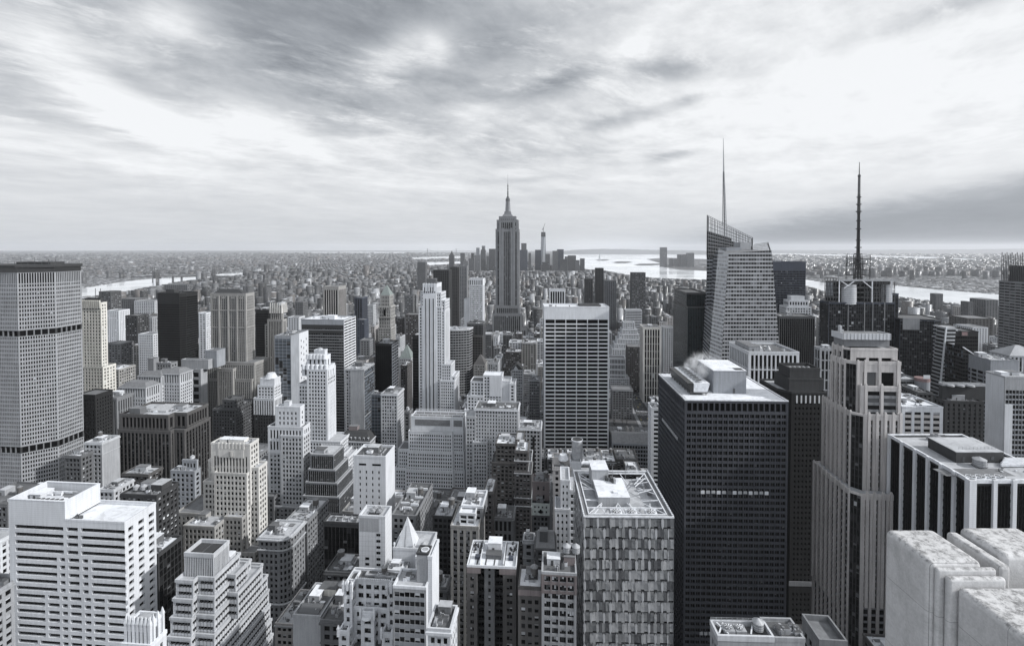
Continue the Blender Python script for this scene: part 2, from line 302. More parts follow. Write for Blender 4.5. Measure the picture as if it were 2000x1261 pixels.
class Bld:
    """one building: an Empty at the middle of its front edge, with its parts as children. x runs to the right along the front, y away from the viewer"""
    def __init__(s, name, label, cat='building', org=(0, 0), yaw=YAW, group=None, seed=None, detail=0):
        s.root = bpy.data.objects.new(name, None); COL.objects.link(s.root); s.root.empty_display_size = 5
        s.root.location = (org[0], org[1], 0); s.root.rotation_euler = (0, 0, yaw)
        tag(s.root, label, cat, group); s.org = org; s.yaw = yaw
        s.ca, s.sa = math.cos(yaw), math.sin(yaw)
        s.parts = {}; s.extra = []; s.panes = []; s.detail = detail; s.rng = random.Random(seed if seed is not None else hash_(label)); s.ext = None
    def w(s, x, y, z=0): return Vector((s.org[0]+x*s.ca-y*s.sa, s.org[1]+x*s.sa+y*s.ca, z))
    def x(s, px, y=0.0, py=700):
        """local x where the sight line through column px meets the vertical plane at local depth y"""
        d = ray(px, py); u = d[0]/d[1]; ox, oy = s.org[0]-y*s.sa, s.org[1]+y*s.ca
        return (u*oy-ox)/(s.ca-u*s.sa)
    def z(s, py, px=None, y=0.0):
        d0 = s.w(0 if px is None else s.x(px, y), y); d = ray(1000 if px is None else px, py); return H+d0.y*d[2]/d[1]
    def p(s, name):
        if name not in s.parts: s.parts[name] = MB()
        return s.parts[name]
    def new(s, name, parent=None):
        m = MB(); s.extra.append((name, m, parent)); return m
    def ground_ext(s, x0, x1, y0, y1, z):
        e = s.ext
        s.ext = (x0, x1, y0, y1, z) if e is None else (min(e[0], x0), max(e[1], x1), min(e[2], y0), max(e[3], y1), max(e[4], z))
    # ---- one facade between two footprint corners (outside is on the right hand)
    def obox(s, m, mat, p0, t, n, a0, a1, n0, n1, z0, z1):
        def q(a, b): return (p0[0]+t[0]*a+n[0]*b, p0[1]+t[1]*a+n[1]*b)
        c = [q(a0, n1), q(a1, n1), q(a1, n0), q(a0, n0)]
        m.hexa(mat, [(x, y, z0) for x, y in c], [(x, y, z1) for x, y in c])
    def face(s, p0, p1, z0, z1, st, c0=True, c1=True, part='wall'):
        m = s.p(part); dx, dy = p1[0]-p0[0], p1[1]-p0[1]; L = math.hypot(dx, dy)
        if L < .3: return
        t = (dx/L, dy/L); n = (t[1], -t[0])
        if st == 'none': return
        if isinstance(st, str) or st.blank:
            mt = st if isinstance(st, str) else st.wall
            s.obox(m, mt, p0, t, n, 0.004, L-.004, -.6, 0, z0, z1); return
        cw = min(st.cw, L*.2); La = L-2*cw; nb = max(1, round(La/st.bw)); bw = La/nb; zt = z1-st.top; zb = z0+st.base
        nf = max(1, round((zt-zb)/st.fh)); fh = (zt-zb)/nf; ph = st.pw*bw/2; sh = st.sh*fh
        s.obox(m, st.wall, p0, t, n, -.02, cw, -cw, .02, z0, z1)          # corner pier
        s.obox(m, st.wall, p0, t, n, L-cw, L+.01, -cw, .015, z0, z1)
        for i in range(1, nb): s.obox(m, st.pmat, p0, t, n, cw+i*bw-ph, cw+i*bw+ph, -st.rec-.1, 0, z0, zt+.3)
        s.obox(m, st.wall, p0, t, n, cw, cw+ph, -st.rec-.1, -.01, z0, zt+.3); s.obox(m, st.wall, p0, t, n, L-cw-ph, L-cw, -st.rec-.1, -.01, z0, zt+.3)
        if st.base: s.obox(m, st.smat, p0, t, n, cw-.1, L-cw+.1, -st.rec-.1, -st.so, z0, zb)
        for j in range(nf): s.obox(m, st.smat, p0, t, n, cw-.1, L-cw+.1, -st.rec-.1, -st.so, zb+j*fh, zb+j*fh+sh)
        s.obox(m, st.wall, p0, t, n, cw-.1, L-cw+.1, -st.rec-.1, .015, zt, z1)
        gl = GL[st.glass]; rng = s.rng; r_ = -st.rec
        for j in range(nf):
            za, zc = zb+j*fh+sh, zb+(j+1)*fh
            for i in range(nb):
                a0, a1 = cw+i*bw+ph, cw+(i+1)*bw-ph
                k = st.split
                for q in range(k):
                    b0 = a0+(a1-a0)*q/k+(.06 if q else 0); b1 = a0+(a1-a0)*(q+1)/k-(.06 if q < k-1 else 0)
                    s.panes.append((p0, t, n, b0, b1, r_, za, zc, pick(gl, rng), rng.random()))
                if k > 1:
                    for q in range(1, k):
                        c = a0+(a1-a0)*q/k; s.obox(m, 'steel_dark', p0, t, n, c-.06, c+.06, r_-.03, r_+.08, za, zc)
    def ring(s, pts, z, h, mat, part='parapet', out=.15, thick=.5, down=.25):
        m = s.new(part); N = len(pts)
        for i in range(N):
            p0, p1 = pts[i], pts[(i+1) % N]; dx, dy = p1[0]-p0[0], p1[1]-p0[1]; L = math.hypot(dx, dy)
            if L < .05: continue
            t = (dx/L, dy/L); n = (t[1], -t[0]); e = .012*(i % 2)
            s.obox(m, mat, p0, t, n, -out+.02, L+out-.02, -thick, out-e, z-down, z+h-e)
    def tier(s, x0, x1, y0, y1, z0, z1, st, side=None, left=None, right=None, back=None, roof='roof_mid', par=1.0, pmat=None, out=.15):
        pts = [(x0, y0), (x1, y0), (x1, y1), (x0, y1)]
        sd = side if side is not None else st
        sts = [st, right if right is not None else sd, back if back is not None else (sd if isinstance(sd, str) else sd.wall), left if left is not None else sd]
        s.prism(pts, z0, z1, sts, roof, par, pmat, out)
    def prism(s, pts, z0, z1, sts, roof='roof_mid', par=1.0, pmat=None, out=.15):
        N = len(pts)
        for i in range(N): s.face(pts[i], pts[(i+1) % N], z0, z1, sts[i % len(sts)])
        if roof:
            s.new('roof').poly(roof, [(p[0], p[1], z1-.1) for p in pts])
            if par:
                w = sts[0] if isinstance(sts[0], str) else sts[0].wall
                s.ring(pts, z1, par, pmat or w, out=out)
        xs, ys = [p[0] for p in pts], [p[1] for p in pts]; s.ground_ext(min(xs), max(xs), min(ys), max(ys), z1)
    def band(s, x0, x1, y0, y1, z, h, mat, out=.4, part='cornice'):
        """a moulding running round a tier"""
        s.ring([(x0, y0), (x1, y0), (x1, y1), (x0, y1)], z, h, mat, part, out, .3, 0)
    # ---- rooftop things
    def tank(s, x, y, z, r=1.9, h=3.6, mat='wood', legs=2.2):
        t = s.new('water_tank'); t.cyl(mat, x, y, r, z+legs, z+legs+h, seg=14)
        for i in range(3): t.cyl('steel_dark', x, y, r+.05, z+legs+h*(.15+.3*i), z+legs+h*(.18+.3*i), seg=14)
        c = s.new('tank_roof', t); c.cyl('zinc' if mat == 'wood' else 'steel_grey', x, y, r+.15, z+legs+h+.01, z+legs+h+1.2, .12, 14)
        g = s.new('tank_stand', t)
        for a in (-1, 1):
            for b in (-1, 1): g.box('steel_dark', x+a*r*.62-.14, x+a*r*.62+.14, y+b*r*.62-.14, y+b*r*.62+.14, z, z+legs)
        g.box('steel_dark', x-r*.8, x+r*.8, y-r*.8, y+r*.8, z+legs-.25, z+legs-.02)
    def fan_unit(s, x, y, z, w=4.0, d=4.0, h=2.2, mat='steel_white'):
        u = s.new('cooling_unit'); u.box(mat, x-w/2, x+w/2, y-d/2, y+d/2, z+.4, z+h)
        for a in (-1, 1): u.box('steel_dark', x+a*w*.4-.15, x+a*w*.4+.15, y-d/2+.1, y+d/2-.1, z, z+.4)
        f = s.new('fan', u); r = min(w, d)*.40
        f.cyl('steel_grey', x, y, r, z+h+.002, z+h+.35, seg=20); f.cyl('steel_black', x, y, r*.9, z+h+.352, z+h+.37, seg=20)
        for i in range(7):
            a = 2*math.pi*i/7; b = a+.42
            f.poly('steel_white', [(x, y, z+h+.42), (x+r*.86*math.cos(a), y+r*.86*math.sin(a), z+h+.40), (x+r*.86*math.cos(b), y+r*.86*math.sin(b), z+h+.46)])
    def bulk(s, x0, x1, y0, y1, z, h, mat='concrete', roof='roof_light', door=True, name='bulkhead'):
        m = s.new(name); m.box(mat, x0, x1, y0, y1, z, z+h); r = s.new('bulkhead_roof', m); r.box(roof, x0-.12, x1+.12, y0-.12, y1+.12, z+h, z+h+.22)
        if door and x1-x0 > 2.2:
            d = s.new('door', m); xc = x0+(x1-x0)*.3; d.box('steel_dark', xc, xc+1.0, y0-.06, y0-.002, z+.05, z+2.1)
    def clutter(s, x0, x1, y0, y1, z, n=6, tank=None, mats=('concrete', 'midgrey', 'stone'), bulk=True):
        rng = s.rng; W, D = x1-x0, y1-y0
        if W < 3 or D < 3: return
        bw, bd = min(W*.45, rng.uniform(5, 10)), min(D*.4, rng.uniform(5, 9)); bx, by = x0+rng.uniform(.1, .5)*(W-bw), y0+D*.35+rng.uniform(0, .5)*(D*.6-bd)
        if bulk: s.bulk(bx, bx+bw, by, by+bd, z, rng.uniform(2.4, 4.2), rng.choice(mats), rng.choice(['roof_light', 'roof_mid', 'roof_white']))
        if tank if tank is not None else rng.random() < .45:
            s.tank(x0+rng.choice((.2, .78))*W, y0+rng.uniform(.3, .75)*D, z, rng.uniform(1.4, 2.0), rng.uniform(2.8, 3.8))
        dm = None; n = int(n*2.2)+3
        for i in range(n):
            a, b = rng.uniform(x0+1, x1-2.5), rng.uniform(y0+.8, y1-2.5); k = rng.random()
            if k < .4:
                u = s.new('vent_box'); w_, d_, h_ = rng.uniform(.9, 2.6), rng.uniform(.9, 2.6), rng.uniform(.7, 1.8); u.box(rng.choice(['steel_grey', 'steel_white', 'zinc', 'concrete']), a, a+w_, b, b+d_, z, z+h_)
                u.box('steel_dark', a+.1, a+w_-.1, b+.1, b+d_-.1, z+h_+.002, z+h_+.06)
            elif k < .6:
                u = s.new('vent_pipe'); u.cyl('steel_grey', a, b, .28, z, z+rng.uniform(1, 2.4), seg=8); u.cyl('zinc', a, b, .42, z+2.4, z+2.6, seg=8) if rng.random() < .5 else None
            elif k < .8:
                dm = dm or s.new('duct'); L = rng.uniform(2.5, min(9, W*.5))
                if rng.random() < .5: dm.box('steel_grey', a, min(a+L, x1-.7), b, b+.7, z+.3, z+.95)
                else: dm.box('steel_grey', a, a+.7, b, min(b+L, y1-.7), z+.34, z+1.0)
            else:
                c = s.p('roof_patch'); w_ = rng.uniform(2, 6); d_ = rng.uniform(2, 5); c.box(rng.choice(['roof_white', 'roof_dark', 'roof_mid', 'roof_light']), a, min(a+w_, x1-.7), b, min(b+d_, y1-.7), z+.004, z+.05+.01*i)
    def rail(s, pts, z, h=1.1, mat='steel_grey', part='railing', gap=1.6):
        m = s.p(part)
        for i in range(len(pts)-1):
            a, b = Vector((*pts[i], z)), Vector((*pts[i+1], z)); L = (b-a).length; k = max(1, int(L/gap))
            for j in range(k+1):
                q = a+(b-a)*j/k; m.bar(mat, q, q+Vector((0, 0, h)), .05)
            for hh in (h*.5, h): m.bar(mat, a+Vector((0, 0, hh)), b+Vector((0, 0, hh)), .04)
    # ---- finish: windows (largest first) become single parts, the remainder one part
    def done(s, yb=None):
        pn = []
        for (p0, t, n, a0, a1, r, z0, z1, mt, rv) in s.panes:
            c = s.w(p0[0]+t[0]*(a0+a1)/2+n[0]*r, p0[1]+t[1]*(a0+a1)/2+n[1]*r, (z0+z1)/2); nx, ny = n[0]*s.ca-n[1]*s.sa, n[0]*s.sa+n[1]*s.ca
            d2 = c.x*c.x+c.y*c.y+(c.z-H)**2; cosv = -(c.x*nx+c.y*ny)
            q = proj(c) if c.y > 1 else (0, -9999)
            big = (a1-a0)*(z1-z0)*max(cosv, 0)/d2**1.5 if (-5 < q[0] < 2005 and q[1] < (yb or 1266)) else 0
            pn.append((big, p0, t, n, a0, a1, r, z0, z1, mt, rv))
        if s.detail: pn.sort(key=lambda q: -q[0])
        rest = MB()
        for i, (big, p0, t, n, a0, a1, r, z0, z1, mt, rv) in enumerate(pn):
            m = MB() if (i < s.detail and big > 0) else rest
            def q(a, z, e=0): return (p0[0]+t[0]*a+n[0]*(r+e), p0[1]+t[1]*a+n[1]*(r+e), z)
            if mt in ('glass_blind', 'glass_pale', 'glass_grey') and z1-z0 > 1.0 and a1-a0 < 6:
                zm = z0+(z1-z0)*(.15+.6*rv); m.poly('glass_dark', [q(a0, z0), q(a1, z0), q(a1, zm), q(a0, zm)]); m.poly(mt, [q(a0, zm), q(a1, zm), q(a1, z1), q(a0, z1)])
            elif mt in ('glass_silver', 'glass_sky', 'glass_silver_dim'):
                e0, e1 = (rv-.5)*.10, ((rv*7.3) % 1-.5)*.10       # panes never sit quite flat
                m.poly(mt, [q(a0, z0, -.02+e0), q(a1, z0, -.02-e0), q(a1, z1, -.02+e1), q(a0, z1, -.02-e1)])
            else: m.poly(mt, [q(a0, z0), q(a1, z0), q(a1, z1), q(a0, z1)])
            if m is not rest: m.build('window', s.root)
        if rest.f: tag(rest.build('windows', s.root), kind='stuff')
        for name, m in s.parts.items():
            if m.f: m.build(name, s.root)
        made = {}
        for name, m, par in s.extra:
            if m.f: made[id(m)] = m.build(name, made[id(par)] if par else s.root)
        if s.ext:
            x0, x1, y0, y1, z = s.ext
            HEROES.append(([s.w(a, b) for a, b in ((x0, y0), (x1, y0), (x1, y1), (x0, y1))], z, s.root, yb))
        return s.root
def pick(lst, rng):
    r = rng.random()
    for k, w in lst:
        r -= w
        if r <= 0: return k
    return lst[0][0]
def hash_(t):
    h = 7
    for c in t: h = (h*131+ord(c)) % 1000003
    return h

def site(name, label, xl, xr, yt, D, yaw=YAW, cat='building', group=None, detail=0, seed=None):
    """stand a building so that its front spans columns xl..xr at distance D with its top at row yt; returns it with .W and .Z set"""
    dc = ray((xl+xr)/2, yt); C = Vector((dc[0]/dc[1]*D, D)); sx, sy = math.cos(yaw), math.sin(yaw)
    def hit(px): d = ray(px, yt); u = d[0]/d[1]; return (u*C.y-C.x)/(sx-u*sy)
    tl, tr = hit(xl), hit(xr); c = ((tl+tr)/2)
    b = Bld(name, label, cat, (C.x+c*sx, C.y+c*sy), yaw, group, seed, detail)
    b.W = (tr-tl)/2; b.Z = H+D*dc[2]/dc[1]; b.yt = yt
    return b
def depth_to(b, px, xloc, yt):
    """depth at which the side wall starting at local x meets the sight line through column px"""
    d = ray(px, yt); u = d[0]/d[1]; k = b.w(xloc, 0); ax, ay = -b.sa, b.ca
    return (u*k.y-k.x)/(ax-u*ay)

def block(name, label, xl, xr, yt, D, st='stone', dep=None, xb=None, side=None, roof='roof_light', par=1.0, n=5, tank=None, yaw=YAW, yb=None, group=None, detail=0, cat='building', cornice=None, left=None, right=None, fin=True, seed=None, mats=('concrete', 'midgrey', 'stone'), pmat=None, bulk=True):
    """a plain block: one tier with roof clutter"""
    b = site(name, label, xl, xr, yt, D, yaw, cat, group, detail, seed)
    if xb is not None: dep = max(4, min(120, depth_to(b, xb, b.W if xb > xr else -b.W, yt)))
    b.dep = dep or 22
    st, side, left, right = [(S(blank=1, wall=q[1:]) if isinstance(q, str) and q[0] == '=' else q) for q in (st, side, left, right)]
    s_ = ST[st] if isinstance(st, str) else st; sd = ST.get(side, side) if isinstance(side, str) else side
    lf = ST.get(left, left) if isinstance(left, str) else left; rt = ST.get(right, right) if isinstance(right, str) else right
    b.tier(-b.W, b.W, 0, b.dep, 0, b.Z, s_, sd, left=lf, right=rt, roof=roof, par=par, pmat=pmat)
    if cornice is None and isinstance(st, str) and st in ('stone', 'pale', 'grey', 'tan', 'beige', 'brick', 'brown', 'rose', 'dark', 'mid', 'conc') and D < 900:
        wl = s_.wall; b.band(-b.W, b.W, 0, b.dep, b.Z-1.0, .8, wl, .55); b.band(-b.W, b.W, 0, b.dep, b.Z-s_.top-s_.fh*2.05, .5, wl, .3); b.band(-b.W, b.W, 0, b.dep, b.Z*.55, .5, wl, .3)
    if cornice: b.band(-b.W, b.W, 0, b.dep, b.Z-1.2, 1.0, cornice, .6)
    if n: b.clutter(-b.W+1, b.W-1, 1, b.dep-1, b.Z-.1, n, tank, mats, bulk)
    if fin: b.done(yb)
    return b
# ------------------------------------------------------------------ landmark towers
def metlife():
    b = Bld('office_tower', 'huge pale concrete slab tower with angled end and two dark louvre belts at left edge', org=(-432.5, 465), detail=100)
    v2 = (0.0, 0.0); d = 25.0
    # a long slab with a bent end: the corner between the two facets is the local origin
    L = 25.5; v1 = (-L*.707, -L*.707); w_ = 62.0
    pts = [(v1[0]-w_, v1[1]), v1, v2, (0, d), (v1[0], d+18), (v1[0]-w_, d+18)]
    zt = b.z(517, 107); st = style('concrete', 1.75, 3.85, .36, .36, rec=.7, so=.10, glass='dark', top=.6, cw=.5)
    lou = style('concrete', 1.75, 9, .36, .02, rec=1.2, so=.3, glass='black', top=.3, cw=.5); belt = style('charcoal', 5.2, 6, .16, .02, rec=1.0, so=.2, glass='black', top=.3, cw=.5, pmat='greystone')
    z1, z2 = b.z(651, 107), b.z(640, 107); z3, z4 = b.z(871, 107), b.z(859, 107); zf0, zf1 = b.z(552, 107), b.z(531, 107)
    for a, c, s_ in ((0, z3, st), (z3, z4, belt), (z4, z1, st), (z1, z2, belt), (z2, zf0, st), (zf0, zf1, lou)):
        b.prism(pts, a, c, [s_]*6, roof=None, par=0)
    b.prism(pts, zf1, zt-2.2, ['steel_black']*6, roof='roof_dark', par=0)
    cp = b.p('roof_slab'); out = [(x*1.02+(.8 if x > -5 else 0), y+(-1.5 if y < 5 else 1.5)) for x, y in pts]
    cp.hexa('charcoal', [(x, y, zt-2.2) for x, y in out], [(x, y, zt) for x, y in out])
    for i in range(7):
        x = -6-i*7.3; b.p('antenna').bar('steel_dark', (x, 6, zt), (x, 6, zt+b.rng.uniform(2, 7)), .12)
    b.p('rooftop_plant').box('charcoal', -50, -14, 8, 22, zt, zt+2.4)
    b.done(960)
metlife()

def empire():
    b = site('skyscraper', 'tallest grey art deco skyscraper with setbacks, rounded mast and needle antenna', 968, 1013, 455, 1290, yaw=R(-5), detail=0)
    pxm = 1290/F; st = style('greystone', 5.2, 11, .42, .10, rec=1.6, so=1.1, smat='charcoal', glass='dark', cw=4.5, top=6); D = 42
    W = b.W
    def t(xa, xb_, ya, yb_, y0, y1, s_=st, par=1.5): b.tier(b.x(xa), b.x(xb_), y0, y1, b.z(yb_) if yb_ else 0, b.z(ya), s_, roof='roof_mid', par=par)
    t(962, 1020, 612, None, -6, D+6); t(948, 1030, 640, None, -2, D+4); t(940, 1040, 655, None, -14, D+10, ST['grey'])
    t(966.5, 1015, 597, 612, -3, D+3)
    t(968, 1013, 448, 597, 0, D); t(970, 1011.5, 430, 448, 3, D-3); t(974, 1007, 423, 430, 6, D-6)
    # recessed middle bay with taller stone pylons either side
    for xa, xb_ in ((975, 979), (1002, 1006)): b.p('pylon').box('greystone', b.x(xa), b.x(xb_), -1.2, 2, b.z(640), b.z(432))
    for xa, xb_ in ((979.5, 984), (997, 1001.5)): b.p('pylon').box('greystone', b.x(xa), b.x(xb_), -.9, 2, b.z(640), b.z(445))
    xc = (b.x(968)+b.x(1013))/2; yc = D/2
    m = b.new('mast'); z = b.z
    m.frus('greystone', (xc-15, xc+15, yc-13, yc+13), z(423), (xc-11, xc+11, yc-10, yc+10), z(418)); m.frus('greystone', (xc-9.5, xc+9.5, yc-9, yc+9), z(418), (xc-8, xc+8, yc-8, yc+8), z(412))
    m.cyl('greystone', xc, yc, 7.2, z(412), z(392), 5.6, 12); m.cyl('midgrey', xc, yc, 5.8, z(392), z(387), 5.8, 12); m.cyl('midgrey', xc, yc, 5.0, z(387), z(381), 1.9, 12)
    for a in range(4):
        c, s_ = math.cos(a*math.pi/2+.78), math.sin(a*math.pi/2+.78)
        m.frus('stone', (xc+c*7-1.1, xc+c*7+1.1, yc+s_*7-1.1, yc+s_*7+1.1), z(412), (xc+c*5.4-.7, xc+c*5.4+.7, yc+s_*5.4-.7, yc+s_*5.4+.7), z(391))
    a = b.new('antenna'); a.cyl('steel_dark', xc, yc, 1.7, z(381), z(371), 1.4, 10); a.cyl('steel_dark', xc, yc, 1.15, z(371), z(357), .9, 10); a.cyl('steel_grey', xc, yc, .55, z(357), z(337), .2, 8)
    for py in (378, 374, 368, 362): a.cyl('steel_black', xc, yc, 2.2, z(py), z(py)+1.2, seg=10)
    b.done(655)
empire()

def five_hundred():
    b = site('office_tower', 'white art deco tower with three black vertical stripes down its face', 817, 861, 556, 577, detail=100)
    z, x = b.z, b.x; dp = 26
    win = style('pale', 2.5, 3.5, .46, .44, glass='dark', cw=.8, top=1.2); W = b.W
    # centre slab with black stripes
    xl, xr = x(826), x(853)
    b.p('wall').box('white', xl, xr, -.6, 3, 0, z(575))
    n = 3; w_ = (xr-xl)
    for i in range(3):
        c = xl+w_*(.235+.27*i); m = b.new('window_strip'); m.box('glass_black', c-.55, c+.55, -.66, -.58, 0, z(583)); f = b.p('stripe_edge'); f.box('pale', c-.85, c-.56, -.9, -.6, 0, z(582)); f.box('pale', c+.56, c+.85, -.9, -.6, 0, z(582))
    b.tier(x(826), x(853), 0, dp, z(575), z(556), style('white', 2.6, 9, .5, .2, rec=.4, glass='mix', cw=1, top=3), roof='roof_mid', par=1.4)
    for px in (828, 833, 838.5, 844, 849.5): b.p('crest').box('white', x(px)-.6, x(px)+.6, -1.0, .4, z(569), z(553))
    b.tier(x(821), x(861), 2, dp+2, z(600), z(573), win, roof='roof_light'); b.tier(x(818), x(826), -.2, dp, 0, z(600), win, roof='roof_light')
    b.tier(x(853), x(863), -.2, dp, 0, z(600), win, roof='roof_light'); b.tier(x(861.2), x(868), 4, dp+3, 0, z(588), win, roof='roof_light')
    b.tier(x(817.8), x(868), 2, dp+5, 0, z(608), win, roof=None, par=0)
    b.tier(x(862), x(881), -.4, dp-4, 0, z(712), win, roof='roof_light'); b.tier(x(881), x(889), 1, dp, 0, z(735), win, roof='roof_light'); b.tier(x(861), x(889), -4, dp, 0, z(742), win, roof='roof_light')
    k = b.p('rooftop_frame')
    for i in range(9):
        q = b.rng.uniform(x(829), x(852)); k.bar('steel_dark', (q, 8, z(556)), (q, 8, z(556)+b.rng.uniform(3, 8)), .2)
    b.bulk(x(831), x(848), 6, 16, z(556), 6.5, 'midgrey', 'roof_mid', False); b.tank(x(836), 12, z(556)+6.5, 1.8, 2.5, legs=.8)
    b.done(812)
five_hundred()

def grace():
    b = site('office_tower', 'white gridded slab tower with wide black windows and blank top band', 1063, 1190, 600, 576, yaw=R(-1), detail=100)
    z = b.z; W = b.W; zt = b.Z; dp = 34; zb = z(624); m = b.p('wall')
    n, bays = 33, 6; z0 = z(1000); fh = (zb-z0)/49.5; bw = 2*W/bays; rc = 1.0
    m.box('white', -W, W, 0, dp, zb, zt)
    b.p('core').box('black', -W+.3, W-.3, rc+.05, dp-.3, 0, zb)
    for j in range(90):
        zc = zb-j*fh
        if zc < 2: break
        m.box('white', -W, W, .12, rc, max(0, zc-fh*.31), zc) if j else None
        for i in range(bays):
            a0, a1 = -W+i*bw+(.5 if i else 1.0), -W+(i+1)*bw-(.5 if i < bays-1 else 1.0)
            b.panes.append(((0, 0), (1, 0), (0, -1), a0, a1, -rc, max(0, zc-fh), zc-fh*.31 if j else zc, 'glass_black' if b.rng.random() < .93 else 'glass_dark', .5))
    for i in range(bays+1):
        c = -W+i*bw; h = .38 if 0 < i < bays else .75; c = min(max(c, -W+.75), W-.75); m.box('white', c-h, c+h, -.05, rc, 0, zb)
    for s_, p in ((1, W), (-1, -W)): b.face((W, 0) if s_ > 0 else (-W, dp), (W, dp) if s_ > 0 else (-W, 0), 0, zb, ST['whitebands'])
    b.p('roof').box('roof_dark', -W+.6, W-.6, .6, dp-.6, zt-.6, zt-.4)
    b.ring([(-W, 0), (W, 0), (W, dp), (-W, dp)], zt, .8, 'white')
    b.bulk(-W+6, -W+9.5, 4, 8, zt-.4, 2.4, 'concrete', 'roof_mid', False); b.bulk(4, 30, 10, 26, zt-.4, 1.8, 'charcoal', 'roof_black', False)
    for q in (-24, -8, 14, 27): b.p('vent_pipe').cyl('steel_dark', q, 6, .5, zt-.4, zt+2.0, seg=8)
    b.ground_ext(-W, W, 0, dp, zt); b.done(905)
grace()

def gridpoly(b, part, glasspart, pts, fh, bw, sh, pw, wall, glass, z_top=None, off=.06):
    """a sloping flat facet given by its corners (local), divided into floors and bays"""
    P = [Vector(p) for p in pts]; nrm = (P[1]-P[0]).cross(P[2]-P[0]).normalized(); u = Vector((-nrm.y, nrm.x, 0)).normalized()
    def clip(poly, ax, v, keep_hi):
        out = []
        for i in range(len(poly)):
            a, c = poly[i], poly[(i+1) % len(poly)]; fa, fc = ax(a)-v, ax(c)-v
            if not keep_hi: fa, fc = -fa, -fc
            if fa >= 0: out.append(a)
            if fa*fc < 0: out.append(a+(c-a)*(fa/(fa-fc)))
        return out
    zz = lambda p: p.z
    uu = lambda p: p.dot(u)
    zmin, zmax = min(p.z for p in P), max(p.z for p in P); umin, umax = min(map(uu, P)), max(map(uu, P))
    w, g = b.p(part), b.p(glasspart); gl = GL[glass] if glass in GL else None
    nf = max(1, round((zmax-zmin)/fh)); f = (zmax-zmin)/nf; nb = max(1, round((umax-umin)/bw)); bb = (umax-umin)/nb
    for j in range(nf):
        lo = clip(P, zz, zmin+j*f, True); row = clip(lo, zz, zmin+(j+1)*f, False)
        if len(row) < 3: continue
        sp = clip(row, zz, zmin+j*f+sh*f, False)
        if len(sp) > 2: w.poly(wall, [p+nrm*off for p in sp])
        gp = clip(row, zz, zmin+j*f+sh*f, True)
        if len(gp) < 3: continue
        for i in range(nb):
            cell = clip(clip(gp, uu, umin+(i+pw/2)*bb, True), uu, umin+(i+1-pw/2)*bb, False) if len(gp) > 2 else []
            if len(cell) > 2: g.poly(pick(gl, b.rng), cell)
            for a0, a1 in ((i, i+pw/2), (i+1-pw/2, i+1)):
                c2 = clip(clip(gp, uu, umin+a0*bb, True), uu, umin+a1*bb, False)
                if len(c2) > 2: w.poly(wall, [p+nrm*off*.8 for p in c2])
